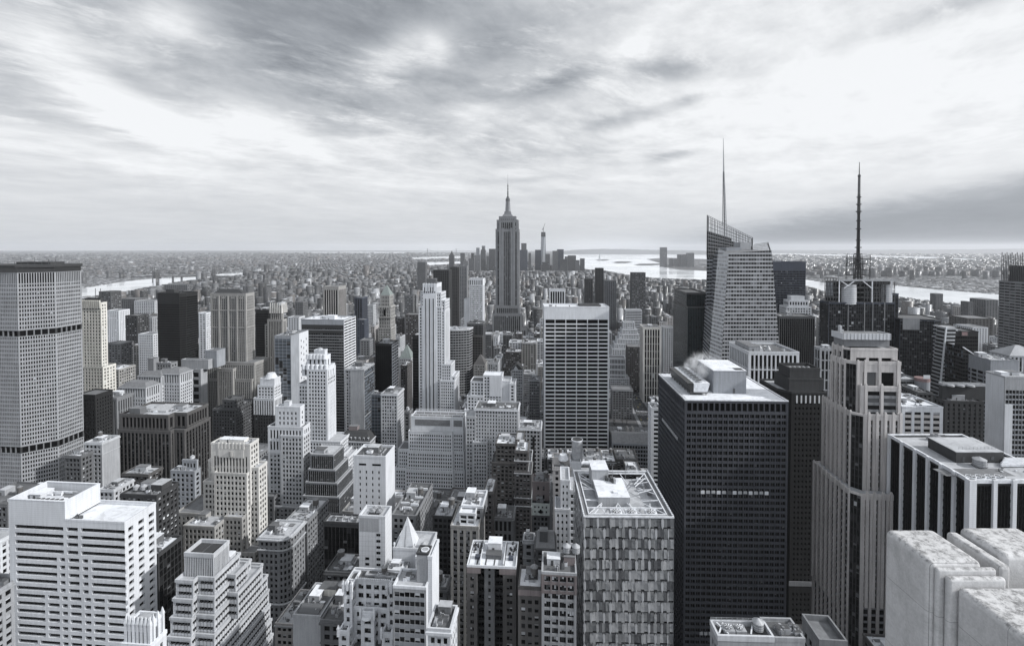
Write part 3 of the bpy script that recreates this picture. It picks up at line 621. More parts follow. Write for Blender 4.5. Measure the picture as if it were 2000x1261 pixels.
def bofa():
    b = Bld('glass_skyscraper', 'faceted crystal glass skyscraper with sloping lattice crown and slim spire', org=(0, 0), yaw=0, seed=11)
    Y0, Y1, Y2 = 520, 545, 590
    def v(px, py, Y): return at(px, py, Y)
    def drop(px, Y): return Vector((at(px, 800, Y).x, Y, 0))
    fl, fr = v(1423, 494, Y0), v(1507, 489, Y0); fbl, fbr = drop(1392, Y0), drop(1547, Y0)
    cl = v(1403, 485, Y1); cbl = drop(1366, Y1+4)
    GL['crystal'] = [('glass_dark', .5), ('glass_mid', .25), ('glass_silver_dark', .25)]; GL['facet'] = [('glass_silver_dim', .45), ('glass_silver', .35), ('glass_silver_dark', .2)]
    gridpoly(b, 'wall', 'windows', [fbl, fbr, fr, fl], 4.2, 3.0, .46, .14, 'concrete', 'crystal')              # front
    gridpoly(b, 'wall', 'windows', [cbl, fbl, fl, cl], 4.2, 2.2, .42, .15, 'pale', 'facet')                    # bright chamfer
    tl = v(1381, 418, Y2); tbl = drop(1362, Y2+10)
    bl = v(1381, 520, Y2)
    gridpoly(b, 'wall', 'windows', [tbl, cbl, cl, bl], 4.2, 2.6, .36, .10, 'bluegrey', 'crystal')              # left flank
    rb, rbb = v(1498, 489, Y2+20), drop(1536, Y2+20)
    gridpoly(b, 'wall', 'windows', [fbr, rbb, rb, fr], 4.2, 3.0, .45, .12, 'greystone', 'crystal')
    b.p('roof').poly('roof_mid', [fl, fr, rb, bl, cl])
    # taller rear wing with a raking top
    t0, t1 = v(1381, 420, Y1+18), v(1470, 464, Y1+18); t0b, t1b = v(1384, 424, Y2+25), v(1468, 466, Y2+25)
    z_s = at(1400, 503, Y1+18).z
    q0, q1 = Vector((t0.x, t0.y, z_s)), Vector((t1.x, t1.y, z_s)); q0b, q1b = Vector((t0b.x, t0b.y, z_s)), Vector((t1b.x, t1b.y, z_s)); lo = at(1400, 600, Y1+18).z
    gridpoly(b, 'wall', 'windows', [Vector((q0.x, q0.y, lo)), Vector((q1.x, q1.y, lo)), q1, q0], 4.2, 3, .5, .1, 'bluegrey', 'crystal')
    gridpoly(b, 'wall', 'windows', [Vector((q0b.x, q0b.y, lo)), Vector((q0.x, q0.y, lo)), q0, q0b], 4.2, 3, .4, .1, 'bluegrey', 'crystal')
    gridpoly(b, 'wall', 'windows', [Vector((q1.x, q1.y, lo)), Vector((q1b.x, q1b.y, lo)), q1b, q1], 4.2, 3, .4, .1, 'bluegrey', 'crystal')
    b.p('roof').poly('roof_mid', [q0, q1, q1b, q0b])
    # open lattice screens above
    def lattice(part, a, c, ct, at_, nx, nz, r=.19):
        m = b.p(part)
        for i in range(nx+1):
            k = i/nx; m.bar('zinc', a.lerp(c, k), at_.lerp(ct, k), r)
        for j in range(nz+1):
            k = j/nz; m.bar('zinc', a.lerp(at_, k), c.lerp(ct, k), r)
    hi = lambda p: p
    lattice('crown_screen', q0, q1, t1, t0, 26, 11); lattice('crown_screen', q0b, q0, t0, t0b, 8, 11); lattice('crown_screen', q1, q1b, t1b, t1, 8, 5); lattice('crown_screen', q0b, q1b, t1b, t0b, 14, 8)
    scr = b.p('crown_glazing')
    A = lambda k, h: q0.lerp(q1, k).lerp(t0.lerp(t1, k), h)+Vector((0, .4, 0))
    for i in range(26):
        for j in range(7 if i < 14 else 6): scr.poly('glass_mid', [A(i/26, j/11), A((i+.94)/26, j/11), A((i+.94)/26, (j+.9)/11), A(i/26, (j+.9)/11)])
    s0, s1 = v(1470, 490, Y0+8), v(1505, 488, Y0+8); s0t, s1t = v(1473, 477, Y0+8), v(1500, 473, Y0+8); s0b, s1b = v(1472, 492, Y0+40), v(1504, 490, Y0+40); s1bt = v(1499, 478, Y0+40)
    lattice('side_screen', s0, s1, s1t, s0t, 14, 5, .14); lattice('side_screen', s1, s1b, s1bt, s1t, 9, 5, .14)
    pl = b.p('rooftop_plant'); a0, a1 = at(1419, 494, Y0+10), at(1448, 483, Y0+10); pl.box('bluegrey', a0.x, a1.x, Y0+10, Y0+26, a0.z-1, a1.z)
    a0, a1 = at(1446, 490, Y0+12), at(1467, 473, Y0+12); pl.box('concrete', a0.x, a1.x, Y0+12, Y0+28, a0.z-4, a1.z)
    # spire: a tapering lattice mast
    s = b.new('spire'); c0, c1, c2 = at(1415.5, 440, Y1+25), at(1413.5, 335, Y1+25), at(1412.8, 270, Y1+25)
    n = 16; prev = None
    for j in range(n+1):
        k = j/n; c = c0.lerp(c1, k); r = 2.6*(1-k)+.75*k
        ring = [c+Vector((r*math.cos(a), r*math.sin(a), 0)) for a in (0.3, 2.4, 4.5)]
        if prev:
            for q in range(3):
                s.bar('steel_grey', prev[q], ring[q], .22); s.bar('steel_grey', prev[q], ring[(q+1) % 3], .13); s.bar('steel_grey', ring[q], ring[(q+1) % 3], .10)
        prev = ring
    s.bar('steel_dark', c0, c1, .55, .5); s.bar('steel_grey', c1, c2, .62, .15)
    s.bar('steel_grey', Vector((c0.x, c0.y, z_s)), c0, .6)
    b.ground_ext(cbl.x, fbr.x, Y0, Y2+20, fl.z); b.done(760)
bofa()

def conde():
    b = site('glass_tower', 'dark glass tower with corner drums, sign frames and a tall black antenna mast', 1619, 1748, 590, 540, yaw=R(-3), detail=60)
    z, x = b.z, b.x; W = b.W; dp = depth_to(b, 1606, -W, 590); dp = max(18, min(dp, 48)); 
    gl = style('darkblue', 2.4, 4.0, .06, .30, rec=.12, so=.03, smat='glass_mid', glass='dark', cw=.4, top=.8)
    b.tier(-W, W, 0, dp, 0, z(592), gl, roof='roof_dark'); b.tier(W, W+6.5, 4, dp, 0, z(575), gl, roof='roof_dark')
    for px in (1655, 1687, 1703, 1726): b.p('fin').box('greystone', x(px)-.35, x(px)+.35, -.5, .1, 0, z(590))
    b.tier(x(1626), x(1742), 5, dp-3, z(592), z(552), style('black', 5, 5, .1, .3, rec=.8, so=.3, smat='steel_dark', glass='black', cw=.6), roof='roof_dark')
    for px, r, zz in ((1661, 8.0, 556), (1735, 5.0, 556)):
        d = b.new('corner_drum'); d.cyl('steel_grey', x(px), 6, r, z(594), z(zz), seg=24)
        for j in range(9): d.cyl('pale', x(px), 6, r+.12, z(594)+j*2.1, z(594)+j*2.1+.8, seg=24)
    # steel frames for the roof signs
    def frame(xa, xb_, y, za, zb, nx, nz, r=.22, part='sign_frame'):
        m = b.new(part)
        for i in range(nx+1): q = xa+(xb_-xa)*i/nx; m.bar('steel_dark', (q, y, za), (q, y, zb), r)
        for j in range(nz+1): q = za+(zb-za)*j/nz; m.bar('steel_dark', (xa, y, q), (xb_, y, q), r)
        for i in range(nx): m.bar('steel_dark', (xa+(xb_-xa)*i/nx, y, za), (xa+(xb_-xa)*(i+1)/nx, y, zb), r*.6)
    frame(x(1610), x(1632), 1, z(588), z(543), 4, 6); frame(x(1686), x(1728), 0, z(590), z(546), 7, 6); frame(x(1728), x(1748), 2, z(590), z(546), 4, 6); frame(x(1636), x(1686), 0, z(560), z(546), 6, 2)
    m = b.new('roof_truss')
    for py in (548, 546): m.bar('steel_grey', (x(1636), -1, z(py)), (x(1748), -1, z(py)), .5)
    for px in (1636, 1700, 1738): m.bar('steel_white', (x(px), -1, z(590)), (x(px), -1, z(546)), .45)
    for pa, pb in ((1637, 1662), (1668, 1645), (1680, 1700)): m.bar('steel_white', (x(pa), -1, z(547)), (x(pb), -1, z(563)), .4)
    b.p('sign_backing').box('bluegrey', x(1614), x(1628), 2, 2.6, z(578), z(552))
    # antenna mast
    xc, yc = x(1673, 16), 16; z = lambda py: b.z(py, None, 16)
    a = b.new('antenna_mast')
    prev = None
    def rg(py, r): return [Vector((xc+r*math.cos(t), yc+r*math.sin(t), z(py))) for t in (.4, 1.97, 3.54, 5.11)]
    rows = [548, 541, 533, 524, 515, 506, 497, 488, 478, 468, 458, 448, 438, 428, 418]
    for i, py in enumerate(rows):
        r = 4.4-2.8*min(1, i/6)-.5*max(0, (i-6)/8); ring = rg(py, r)
        if prev:
            for q in range(4):
                a.bar('steel_black', prev[q], ring[q], .36); a.bar('steel_black', prev[q], ring[(q+1) % 4], .2); a.bar('steel_black', ring[q], ring[(q+1) % 4], .2)
        prev = ring
    a.bar('steel_black', (xc, yc, z(548)), (xc, yc, z(418)), .7, .6)
    a.bar('steel_black', (xc, yc, z(418)), (xc, yc, z(380)), 1.2, 1.0); a.bar('steel_dark', (xc, yc, z(380)), (xc, yc, z(341)), .95, .85); a.bar('steel_dark', (xc, yc, z(341)), (xc, yc, z(317)), .4, .2)
    for py, r in ((400, 3.6), (448, 3.8), (484, 4.6), (432, 3.4), (414, 4.0), (386, 3.2), (470, 3.4), (345, 2.2), (497, 5.5), (506, 6.5), (515, 6.0)): a.cyl('steel_black', xc, yc, r*.72, z(py), z(py)+1.0, seg=10)
    pf = b.new('mast_platform')
    for za in (505, 515, 526, 537): 
        for (p, q) in (((-8, -8), (8, -8)), ((8, -8), (8, 8)), ((8, 8), (-8, 8)), ((-8, 8), (-8, -8))): pf.bar('steel_black', (xc+p[0], yc+p[1], z(za)), (xc+q[0], yc+q[1], z(za)), .25)
    for c in ((-8, -8), (8, -8), (8, 8), (-8, 8), (0, -8), (0, 8)): pf.bar('steel_black', (xc+c[0], yc+c[1], z(548)), (xc+c[0], yc+c[1], z(498)), .25)
    for px in (1649, 1705): pf.bar('steel_grey', (x(px), 12, z(546)), (x(px), 12, z(505)), .28)
    for pa, pb in ((1649, 1665), (1705, 1690)): pf.bar('steel_grey', (x(pa), 12, z(505)), (x(pb), 12, z(512)), .22); pf.bar('steel_grey', (x(pa), 12, z(528)), (x(pb), 12, z(505)), .18)
    for i in range(16): q = b.rng.uniform(x(1660), x(1695)); pf.bar('steel_black', (q, 10, z(520)), (q+b.rng.uniform(-1, 1), 10, z(b.rng.uniform(494, 506))), .15)
    b.done(690)
conde()

def nyt():
    b = site('office_tower', 'grey banded tower with open rod crown at far right edge', 2006, 2090, 553, 667, yaw=R(-5))
    st = style('greystone', 9, 4.1, .05, .55, rec=.4, so=.03, glass='band', cw=.8)
    dq = depth_to(b, 1951, -b.W, 553); b.tier(-b.W, b.W, 0, dq, 0, b.Z, st, roof='roof_mid'); m = b.p('crown_rods')
    z = b.z
    for i in range(26):
        q = -b.W+1+i*2.2; m.bar('steel_dark', (q, .3, b.Z-2), (q, .3, z(490+(i % 3)*3+(8 if i % 7 == 3 else 0))), .3)
    for i in range(int(dq/2.6)): q = i*2.6; m.bar('steel_dark', (-b.W+.4, q, b.Z-2), (-b.W+.4, q, z(493+(i % 3)*3)), .3)
    for py in (518, 530, 542): m.bar('steel_dark', (-b.W, .3, z(py)), (b.W, .3, z(py)), .3)
    b.p('rooftop_plant').box('charcoal', -b.W+8, b.W-8, 6, dq-6, b.Z, z(520)); b.done(675)
nyt()
# ------------------------------------------------------------------ near buildings, left
def white_front():
    b = site('office_block', 'near white stone block with long black window bands and a sunken roof', 17, 243, 1017, 205, yaw=R(-5), detail=100)
    z, x = b.z, b.x; W = b.W; dp = depth_to(b, 305, W, 1017); b.dep = dp; m = b.p('wall'); rc = .9
    zl = b.Z; zh = z(980)
    xs = x(121)
    # window rows, measured as (left, right) along the front in thirds of the building
    def u(c): return x(17+(c-46)*.3657*1.0) # columns taken from the enlarged view
    top = z(1027); fh = (z(1032)-z(1197))/11.0
    A = [(60, 320), (338, 398), (414, 652)]; B = [(62, 282), (298, 326), (344, 402), (420, 450), (468, 655)]; C = [(64, 214), (230, 292), (306, 336), (350, 410), (428, 462), (476, 536), (552, 662)]; Dd = [(66, 170), (184, 292), (306, 336), (350, 410), (428, 462), (476, 536), (552, 662)]
    zc = z(1029)
    m.box('white', -W, W, 0, rc, zc-.55*fh+.55*fh, zl)
    j = 0
    while zc > 3:
        rows = A if j < 4 else B if j < 9 else C if j < 15 else Dd
        hw = fh*.52; zs = zc-hw
        edge = [-W]
        for a, c in rows:
            a, c = u(a), u(c); m.box('white', edge[-1], a, .004, rc, zs, zc); edge.append(c)
            k = max(1, round((c-a)/4.5))
            b.panes.append(((0, 0), (1, 0), (0, -1), a, c, -rc+.02, zs, zc, 'glass_black' if b.rng.random() < .8 else 'glass_dark', .5))
            for q in range(1, k): b.p('mullion').box('steel_black', a+(c-a)*q/k-.05, a+(c-a)*q/k+.05, rc-.12, rc-.03, zs, zc)
        m.box('white', edge[-1], W, .004, rc, zs, zc); m.box('white', -W, W, 0, rc, max(0, zs-(fh-hw)), zs)
        zc -= fh; j += 1
    # right side with three columns of windows
    n = 3; zc = z(1029); cw = dp/3.0
    m.box('white', W-rc, W, rc, dp, zc, zl)
    while zc > 3:
        hw = fh*.55; zs = zc-hw; yy = rc
        for i in range(3):
            a, c = i*cw+1.4+(.4 if i == 0 else 0), (i+1)*cw-1.2; m.box('white', W-rc, W-.004, yy, a, zs, zc); yy = c
            b.panes.append(((W, 0), (0, 1), (1, 0), a, c, -rc+.02, zs, zc, 'glass_black', .5))
        m.box('white', W-rc, W-.004, yy, dp, zs, zc); m.box('white', W-rc, W, rc, dp, max(0, zs-(fh-hw)), zs); zc -= fh
    m.box('white', -W, -W+rc, rc, dp, 0, zl); m.box('white', -W+rc, W-rc, dp-rc, dp, 0, zl)
    # raised half of the roof, screening the plant, and the flat half
    t = .6; m.box('white', -W, xs, 0, t, zl, zh); m.box('white', xs-t, xs, t, dp, zl, zh); m.box('white', -W, -W+t, t, dp, zl, zh); m.box('white', -W+t, xs-t, dp-t, dp, zl, zh)
    b.ring([(-W, 0), (xs, 0), (xs, dp), (-W, dp)], zh, .25, 'white', 'coping', out=.1, thick=.75, down=0)
    b.ring([(xs+.02, 0), (W, 0), (W, dp), (xs+.02, dp)], zl, .9, 'white', 'coping', out=.08, thick=.55, down=0)
    b.p('roof').box('roof_white', xs, W-rc, rc, dp-rc, zl-1.0, zl-.7); b.p('roof').box('roof_mid', -W+t, xs-t, t, dp-t, zh-4.2, zh-4.0)
    zr = zh-4.0
    for i in range(6):
        xx = -W+9+i*2.2; tw = b.new('cooling_unit'); tw.box('steel_white', xx, xx+2.0, 1.5, 5.5, zr+.4, zr+2.9)
        for q in range(3): tw.box('steel_dark', xx+.15, xx+1.85, 1.42, 1.497, zr+.7+q*.7, zr+1.1+q*.7)
        f = b.new('fan', tw); f.cyl('steel_dark', xx+1, 3.5, .8, zr+2.902, zr+3.1, seg=14)
    for i in range(7):
        d = b.new('duct'); d.box('steel_white', -W+2+b.rng.uniform(0, 14), -W+6+b.rng.uniform(3, 14), 6+i*1.25, 6.7+i*1.25, zr+.3, zr+1.0+b.rng.uniform(0, .8))
    b.bulk(-W+2, -W+7, 7, 13, zr, 2.6, 'pale', 'roof_white'); b.p('screen').box('steel_grey', xs-6, xs-2, 9, 9.2, zr, zr+3.6)
    arm = b.new('window_cleaning_rig'); arm.box('steel_dark', xs+2.2, xs+4.2, 2.0, 4.0, zl-.7, zl+.5); arm.bar('steel_dark', (xs+3, 3, zl+.4), (xs+4.5, 1.2, zl+2.6), .12); arm.bar('steel_dark', (xs+4.5, 1.2, zl+2.6), (xs+4.8, -.5, zl+2.2), .1)
    b.ground_ext(-W, W, 0, dp, zh); b.done()
white_front()

b = block('glass_building', 'dark glass block directly behind the near white banded block', 250, 309, 1083, 232, style('charcoal', 2.2, 3.6, .10, .22, rec=.2, so=.05, smat='glass_mid', glass='dark', cw=.5, top=1.0), xb=356, roof='roof_white', n=3, tank=False, detail=100)

def gothic_top():
    b = site('pinnacled_tower', 'white gothic tower top with pinnacles and pointed windows, bottom left', 247, 293, 1222, 152, yaw=R(-5), detail=40)
    z = b.z; W = b.W; st = style('white', 2.3, 6.5, .55, .35, rec=.5, so=.15, glass='black', cw=1.0, top=1.6)
    b.tier(-W, W, 0, 5, 0, b.Z, st, roof='roof_light'); b.tier(-W-1.0, W+.8, -.8, 5.5, 0, b.Z-6, st, roof='roof_light')
    for i in range(7):
        q = -W+i*2*W/6; m = b.new('pinnacle'); m.box('white', q-.4, q+.4, -.5, .3, b.Z-8, b.Z+.8); m.frus('white', (q-.5, q+.5, -.6, .4), b.Z+.8, (q-.06, q+.06, -.16, -.04), b.Z+3.2)
        if i < 6:
            a = b.p('arch'); qc = q+W/6; a.hexa('white', [(qc-W/6+.4, -.3, b.Z-1.6), (qc+W/6-.4, -.3, b.Z-1.6), (qc+W/6-.4, .2, b.Z-1.6), (qc-W/6+.4, .2, b.Z-1.6)], [(qc-.05, -.3, b.Z+1.5), (qc+.05, -.3, b.Z+1.5), (qc+.05, .2, b.Z+1.5), (qc-.05, .2, b.Z+1.5)])
    for i in range(3): m = b.new('pinnacle'); q = 1.2+i*1.8; m.box('white', W-.3, W+.5, q-.4, q+.4, b.Z-8, b.Z+.8); m.frus('white', (W-.4, W+.6, q-.5, q+.5), b.Z+.8, (W+.04, W+.16, q-.06, q+.06), b.Z+3)
    b.bulk(-1.5, 1.8, 1.5, 4, b.Z, 1.2, 'white', 'roof_light', False); b.done()
gothic_top()

def ziggurat():
    b = site('terraced_building', 'stepped grey terraced block with ribbon windows and finned penthouse', 360, 417, 1086, 205, yaw=R(-5), detail=100)
    z, x = b.z, b.x; W = b.W; dp = depth_to(b, 448, W, 1086)
    ph = style('stone', .8, 30, .5, .0, rec=.12, so=.05, glass='dark', top=.6, cw=.3); GL['metal'] = [('glass_grey', 1)]; ph['glass'] = 'metal'
    z1 = z(1126); b.tier(-W, W, 0, dp, z1-2, b.Z, ph, roof='roof_dark', par=1.4)
    for i in range(2): b.p('roof_trench').box('charcoal', -W+1.5+i*5.5, -W+5.5+i*5.5, 1.5, dp-1.5, b.Z-.09, b.Z+.5)
    ri = style('stone', 1.5, 3.6, .10, .52, rec=.9, so=.02, smat='stone', pmat='steel_dark', glass='dark', cw=.3, top=1.0)
    zt = z1; backs = (dp+6, dp+13, dp+21, dp+24)
    for k in range(16):
        if zt < 10: break
        fr = -.8-k*1.0; x1 = W+.9+k*.62; notch = x(392)-2+k*.3; bk = backs[min(k, 3)]; h = min(7.3, zt) if k < 15 else zt
        b.tier(-W-1.2-k*.5, notch, fr-2.6, bk-2, zt-h, zt, ri, roof='roof_light', par=.9, out=.3)
        b.tier(notch, x1, fr, bk, zt-h, zt, ri, roof='roof_light', par=.9, out=.3)
        if k in (1, 2): b.tier(x1-5, x1+2.2+k, fr+9, bk-7, zt-h, zt+3.4, ri, roof='roof_light', par=.9, out=.3)
        zt -= h
    b.bulk(W-3, W-.4, dp+1, dp+5, z1, 2.0, 'stone', 'roof_white', False)
    b.done()
ziggurat()

def french():
    b = site('setback_tower', 'cream art deco tower with ornamented crown panel and many setbacks', 412, 488, 868, 330, yaw=R(-5), detail=100)
    z, x = b.z, b.x; W = b.W; st = style('beige', 2.6, 3.6, .40, .40, glass='mix', cw=1.0, top=1.4); st2 = style('beige', 2.3, 8.5, .5, .2, rec=.5, so=.2, smat='tan', glass='dark', cw=1.6, top=8); tn = mod('tan', bw=2.9)
    b.tier(-W, W, 0, 10, z(985), b.Z, st2, side=st, roof='roof_light'); m = b.p('ornament_panel')
    m.box('beige', x(425), x(474), -.35, 0, z(893), z(877)); m.cyl('tan', x(450), -.2, 1.5, z(890), z(880), seg=14)
    for i in range(8): q = x(425)+(x(474)-x(425))*i/7; b.p('crest').box('beige', q-.5, q+.5, -.5, .3, z(876), z(864))
    b.tier(x(398), x(412), 3, 13, 0, z(905), st, side=st, roof='roof_light'); b.tier(x(480), x(499), 2, 12, 0, z(916), st, roof='roof_light')
    b.tier(x(420), x(484), -2.5, 12, 0, z(922), st, roof='roof_light'); b.tier(x(396), x(482), -1.2, 12, 0, z(942), st, roof='roof_light', )
    b.tier(x(352), x(398), -6, 18, 0, z(998), tn, roof='roof_mid'); b.tier(x(388), x(447), -16, 5, 0, z(1005), tn, roof='roof_light')
    b.tier(x(447), x(482), -7, 15, 0, z(1000), tn, roof='roof_light')
    for k, (px0, px1, py, dy) in enumerate(((470, 492, 1078, -14), (478, 508, 1064, -8), (492, 522, 1092, -6), (505, 533, 1106, -2), (515, 544, 1122, 2))): b.tier(x(px0), x(px1), dy, 12+k*2, 0, z(py), tn, roof='roof_mid')
    b.clutter(-W+1, W-1, 1.5, 9.5, b.Z-.1, 9, False, bulk=False); b.bulk(-W+4, W-6, 3, 8, b.Z, 2.2, 'beige', 'roof_white')
    b.clutter(x(390), x(445), -14, 2, z(1005)-.1, 7, False, mats=('tan',)); b.done(1235)
french()

def tower_606():
    b = site('setback_tower', 'tall pale stone tower with blocky penthouse standing in front of white crowned tower', 523, 592, 835, 405, yaw=R(-5), detail=100)
    z, x = b.z, b.x; W = b.W; st = style('stone', 3.0, 3.7, .40, .40, glass='mix', cw=1.3, top=1.6); tall = style('pale', 2.9, 7.6, .48, .24, rec=.5, so=.1, glass='dark', cw=1.4, top=2.2)
    dp = depth_to(b, 606, W, 835)
    b.tier(-W, W, 0, dp, z(992), z(884), st, roof=None, par=0); b.tier(-W, W, 0, dp, z(884), z(835), tall, roof='roof_dark', pmat='pale')
    b.tier(x(534), x(583), 2, dp-3, z(835), z(797), style('pale', 3.4, 4.4, .6, .45, glass='mix', cw=2.2, top=3.6), roof='roof_light', pmat='pale'); b.bulk(x(547), x(558), 5, 9, z(797), 4.0, 'pale', 'roof_light', False)
    b.tier(x(548), x(592), -1.4, dp-1, z(985), z(850), st, roof='roof_light', pmat='pale'); b.tier(x(516), x(613), -4, dp+5, 0, z(985), mod('stone', wall='greystone'), roof='roof_mid', pmat='stone'); b.tier(x(521), x(540), -6, 0, 0, z(965), mod('stone', wall='midgrey'), roof='roof_mid')
    b.done(1015)
tower_606()

def crowned():
    b = site('crowned_tower', 'white art deco tower with stepped scalloped crown left of centre', 581, 641, 752, 490, yaw=R(-5), detail=100)
    z, x = b.z, b.x; W = b.W; dp = depth_to(b, 655, W, 752); st = style('pale', 3.0, 3.65, .40, .40, glass='mix', cw=1.6, top=1.5)
    b.tier(-W, W, 0, dp, 0, b.Z, st, roof='roof_light'); b.tier(x(600), x(640), -1.2, dp+2, 0, z(722), st, roof='roof_light')
    cr = style('white', 5.0, 9.5, .58, .12, rec=.9, so=.3, glass='dark', cw=1.6, top=3.6)
    b.tier(x(588), x(641), 1.5, dp-1, z(735), z(716), cr, roof='roof_light', pmat='white'); b.tier(x(595), x(634), 4, dp-3, z(718), z(697), cr, roof='roof_light', pmat='white')
    for k, (pa, pb, py, y) in enumerate(((588, 641, 714, .9), (595, 634, 695, 3.4))):
        for i in range(6):
            q = x(pa)+(x(pb)-x(pa))*(i+.5)/6; m = b.new('scallop'); m.cyl('white', q, y, 2.2, z(py+7), z(py-2), 1.9, 10)
    b.tier(x(606), x(627), 8, 14, z(697), z(688), 'pale', roof='roof_light'); b.tank(x(616), 10, z(690), 2.6, 2.6, 'steel_white', .4)
    b.tier(x(600), x(668), -5, dp+4, 0, z(858), st, roof='roof_light'); b.tier(x(610), x(676), -10, dp+2, 0, z(880), st, roof='roof_light'); b.tier(x(640), x(686), -9, dp+6, 0, z(885), st, roof='roof_light')
    b.done(985)
crowned()

def lincoln():
    b = site('gothic_tower', 'tall carved stone gothic tower with dark hipped roof right of black tower', 411, 480, 574, 648, yaw=R(-5), detail=0)
    z, x = b.z, b.x; W = b.W; dp = depth_to(b, 497, W, 574); st = style('tan', 2.6, 3.8, .50, .40, rec=.6, so=.25, smat='midgrey', glass='dark', cw=2.2, top=3)
    b.tier(-W, W, 0, dp, 0, b.Z, st, roof='roof_dark', pmat='tan'); b.p('roof').frus('slate', (-W+2, W-5, 2, dp-3), b.Z+.5, (-W+9, W-14, 6, dp-9), b.Z+6)
    for i in range(4): q = -W+(i+.5)*W/2; m = b.p('arch_trim'); m.box('tan', q-2.6, q+2.6, -.3, 0, z(583), z(580))
    for q in (-W*.5, 0, W*.5): b.p('buttress').box('tan', q-.9, q+.9, -.9, 0, z(712), z(578))
    b.band(-W, W, 0, dp, z(607), 1.5, 'tan', .5); b.band(-W, W, 0, dp, z(640), 1.0, 'tan', .4)
    b.tier(x(404), x(505), -9, dp+6, 0, z(705), st, roof='roof_mid'); b.tier(x(398), x(503), -13, dp+8, 0, z(735), st, roof='roof_mid'); b.tier(x(440), x(470), -16, 0, 0, z(715), st, roof='roof_mid'); b.done(775)
lincoln()

def black_faceted():
    b = site('black_tower', 'jet black faceted office tower standing before the river', 300, 356, 574, 760, yaw=R(-5))
    W = b.W; z = b.z; bl = ST['blackglass']; dp = depth_to(b, 386, W, 574)
    pts = [(-W+6, 0), (W-5, 0), (W, 8), (W, dp), (-W, dp), (-W, 9)]
    b.prism(pts, 0, b.Z, [bl]*6, roof='roof_black', par=1.5, pmat='black'); b.p('band').box('black', -W+6.5, W-5.5, -.12, -.03, z(594), z(576))
    b.bulk(-12, 2, 10, 20, b.Z, 6, 'charcoal', 'roof_black', False)
    for i in range(5): b.p('antenna').bar('steel_dark', (b.rng.uniform(-20, 20), 12, b.Z), (b.rng.uniform(-20, 20), 12, b.Z+5), .25)
    b.done(725)
black_faceted()

def granite():
    b = site('granite_block', 'broad dark granite block with stone piers and cluttered pale roof', 234, 327, 812, 430, yaw=R(-5), detail=100)
    z, x = b.z, b.x; W = b.W; st = style('brown', 3.6, 3.8, .30, .22, rec=.6, so=.3, smat='black', glass='dark', cw=1.6, top=2.2); top = style('brown', 3.6, 9, .30, .12, rec=1.2, so=.3, glass='black', cw=1.6, top=1.6)
    dpt = depth_to(b, 407, x(352), 812)
    # main mass with a stepped notch at its near right corner
    pts = [(-W, 0), (x(327), 0), (x(327), 7), (x(352), 7), (x(352), dpt), (-W, dpt)]
    b.prism(pts, z(838), b.Z, [top]*6, roof='roof_light', par=1.6, pmat='brown')
    pts2 = [(-W-1.5, -1.0), (x(333), -1.0), (x(333), 3), (x(352)+.6, 3), (x(352)+.6, dpt+2), (-W-1.5, dpt+2)]
    b.prism(pts2, 0, z(840), [st]*6, roof='roof_dark', par=.8, pmat='brown')
    zt = b.Z-.1; b.bulk(x(247), x(268), 2, 9, zt, 5.5, 'midgrey', 'roof_mid'); m = b.new('skylight')
    for i in range(9): q = -4+i*1.9; m.frus('steel_grey', (q, q+1.5, 10, 30), zt, (q+.5, q+1.0, 10.5, 29.5), zt+1.8)
    for i in range(10): t = b.new('duct'); a = b.rng.uniform(-W+6, 10); c = b.rng.uniform(2, 26); t.box(b.rng.choice(('steel_white', 'steel_grey')), a, a+b.rng.uniform(1.5, 6), c, c+b.rng.uniform(.8, 2), zt, zt+b.rng.uniform(.6, 1.8))
    b.clutter(0, x(350), 12, dpt-4, zt, 9, False); b.done(940)
granite()

def banded():
    b = site('banded_block', 'broad slab with dark ribbon windows and white striped side, left of centre', 588, 672, 625, 640, yaw=R(-5), detail=100)
    W = b.W; dp = depth_to(b, 695, W, 625); z = b.z
    fr = style('bluegrey', 3.2, 3.75, .07, .36, rec=.3, so=.02, smat='greystone', glass='band', pmat='steel_dark', cw=.6, top=6); rt = style('white', 12, 3.75, .02, .46, rec=.6, so=.02, glass='black', cw=.6, top=1.5)
    b.tier(-W, W, 0, dp, 0, b.Z, fr, right=rt, roof='roof_white'); b.p('louvre').box('steel_black', -W+1, W-1, -.1, 0, z(641), z(634)); b.p('louvre').box('steel_black', -W+1, W-1, -.12, .02, z(651), z(645))
    b.clutter(-W+2, W-2, 3, dp-3, b.Z, 8, False); b.bulk(2, 14, 5, 14, b.Z, 5, 'pale', 'roof_white'); b.done(810)
banded()

def glass_grey():
    b = site('glass_building', 'blue glass block with blank pale side wall left of centre', 536, 568, 657, 560, yaw=R(-5), detail=60)
    W = b.W; z = b.z; x = b.x; dp = depth_to(b, 602, W, 657)
    gl = style('bluegrey', 4.4, 3.7, .05, .2, rec=.12, so=.03, smat='glass_mid', glass='sky', cw=.4, top=2.5)
    b.tier(-W, W, 0, dp, 0, b.Z, gl, right='bluegrey', roof='roof_mid'); b.p('white_wall').box('white', W+.02, W+.2, dp*.45, dp-.02, 0, b.Z+.6)
    for i in range(12):
        for j in range(3):
            b.panes.append(((W+.2, 0), (0, 1), (1, 0), dp*(.55+.15*j), dp*(.55+.15*j)+1.3, .03, b.Z-10-i*7.4-(j % 2)*2.5, b.Z-7.4-i*7.4-(j % 2)*2.5, 'glass_dark', .3))
    b.clutter(-W+1, W-1, 2, dp-2, b.Z, 4, False); b.done(790)
glass_grey()

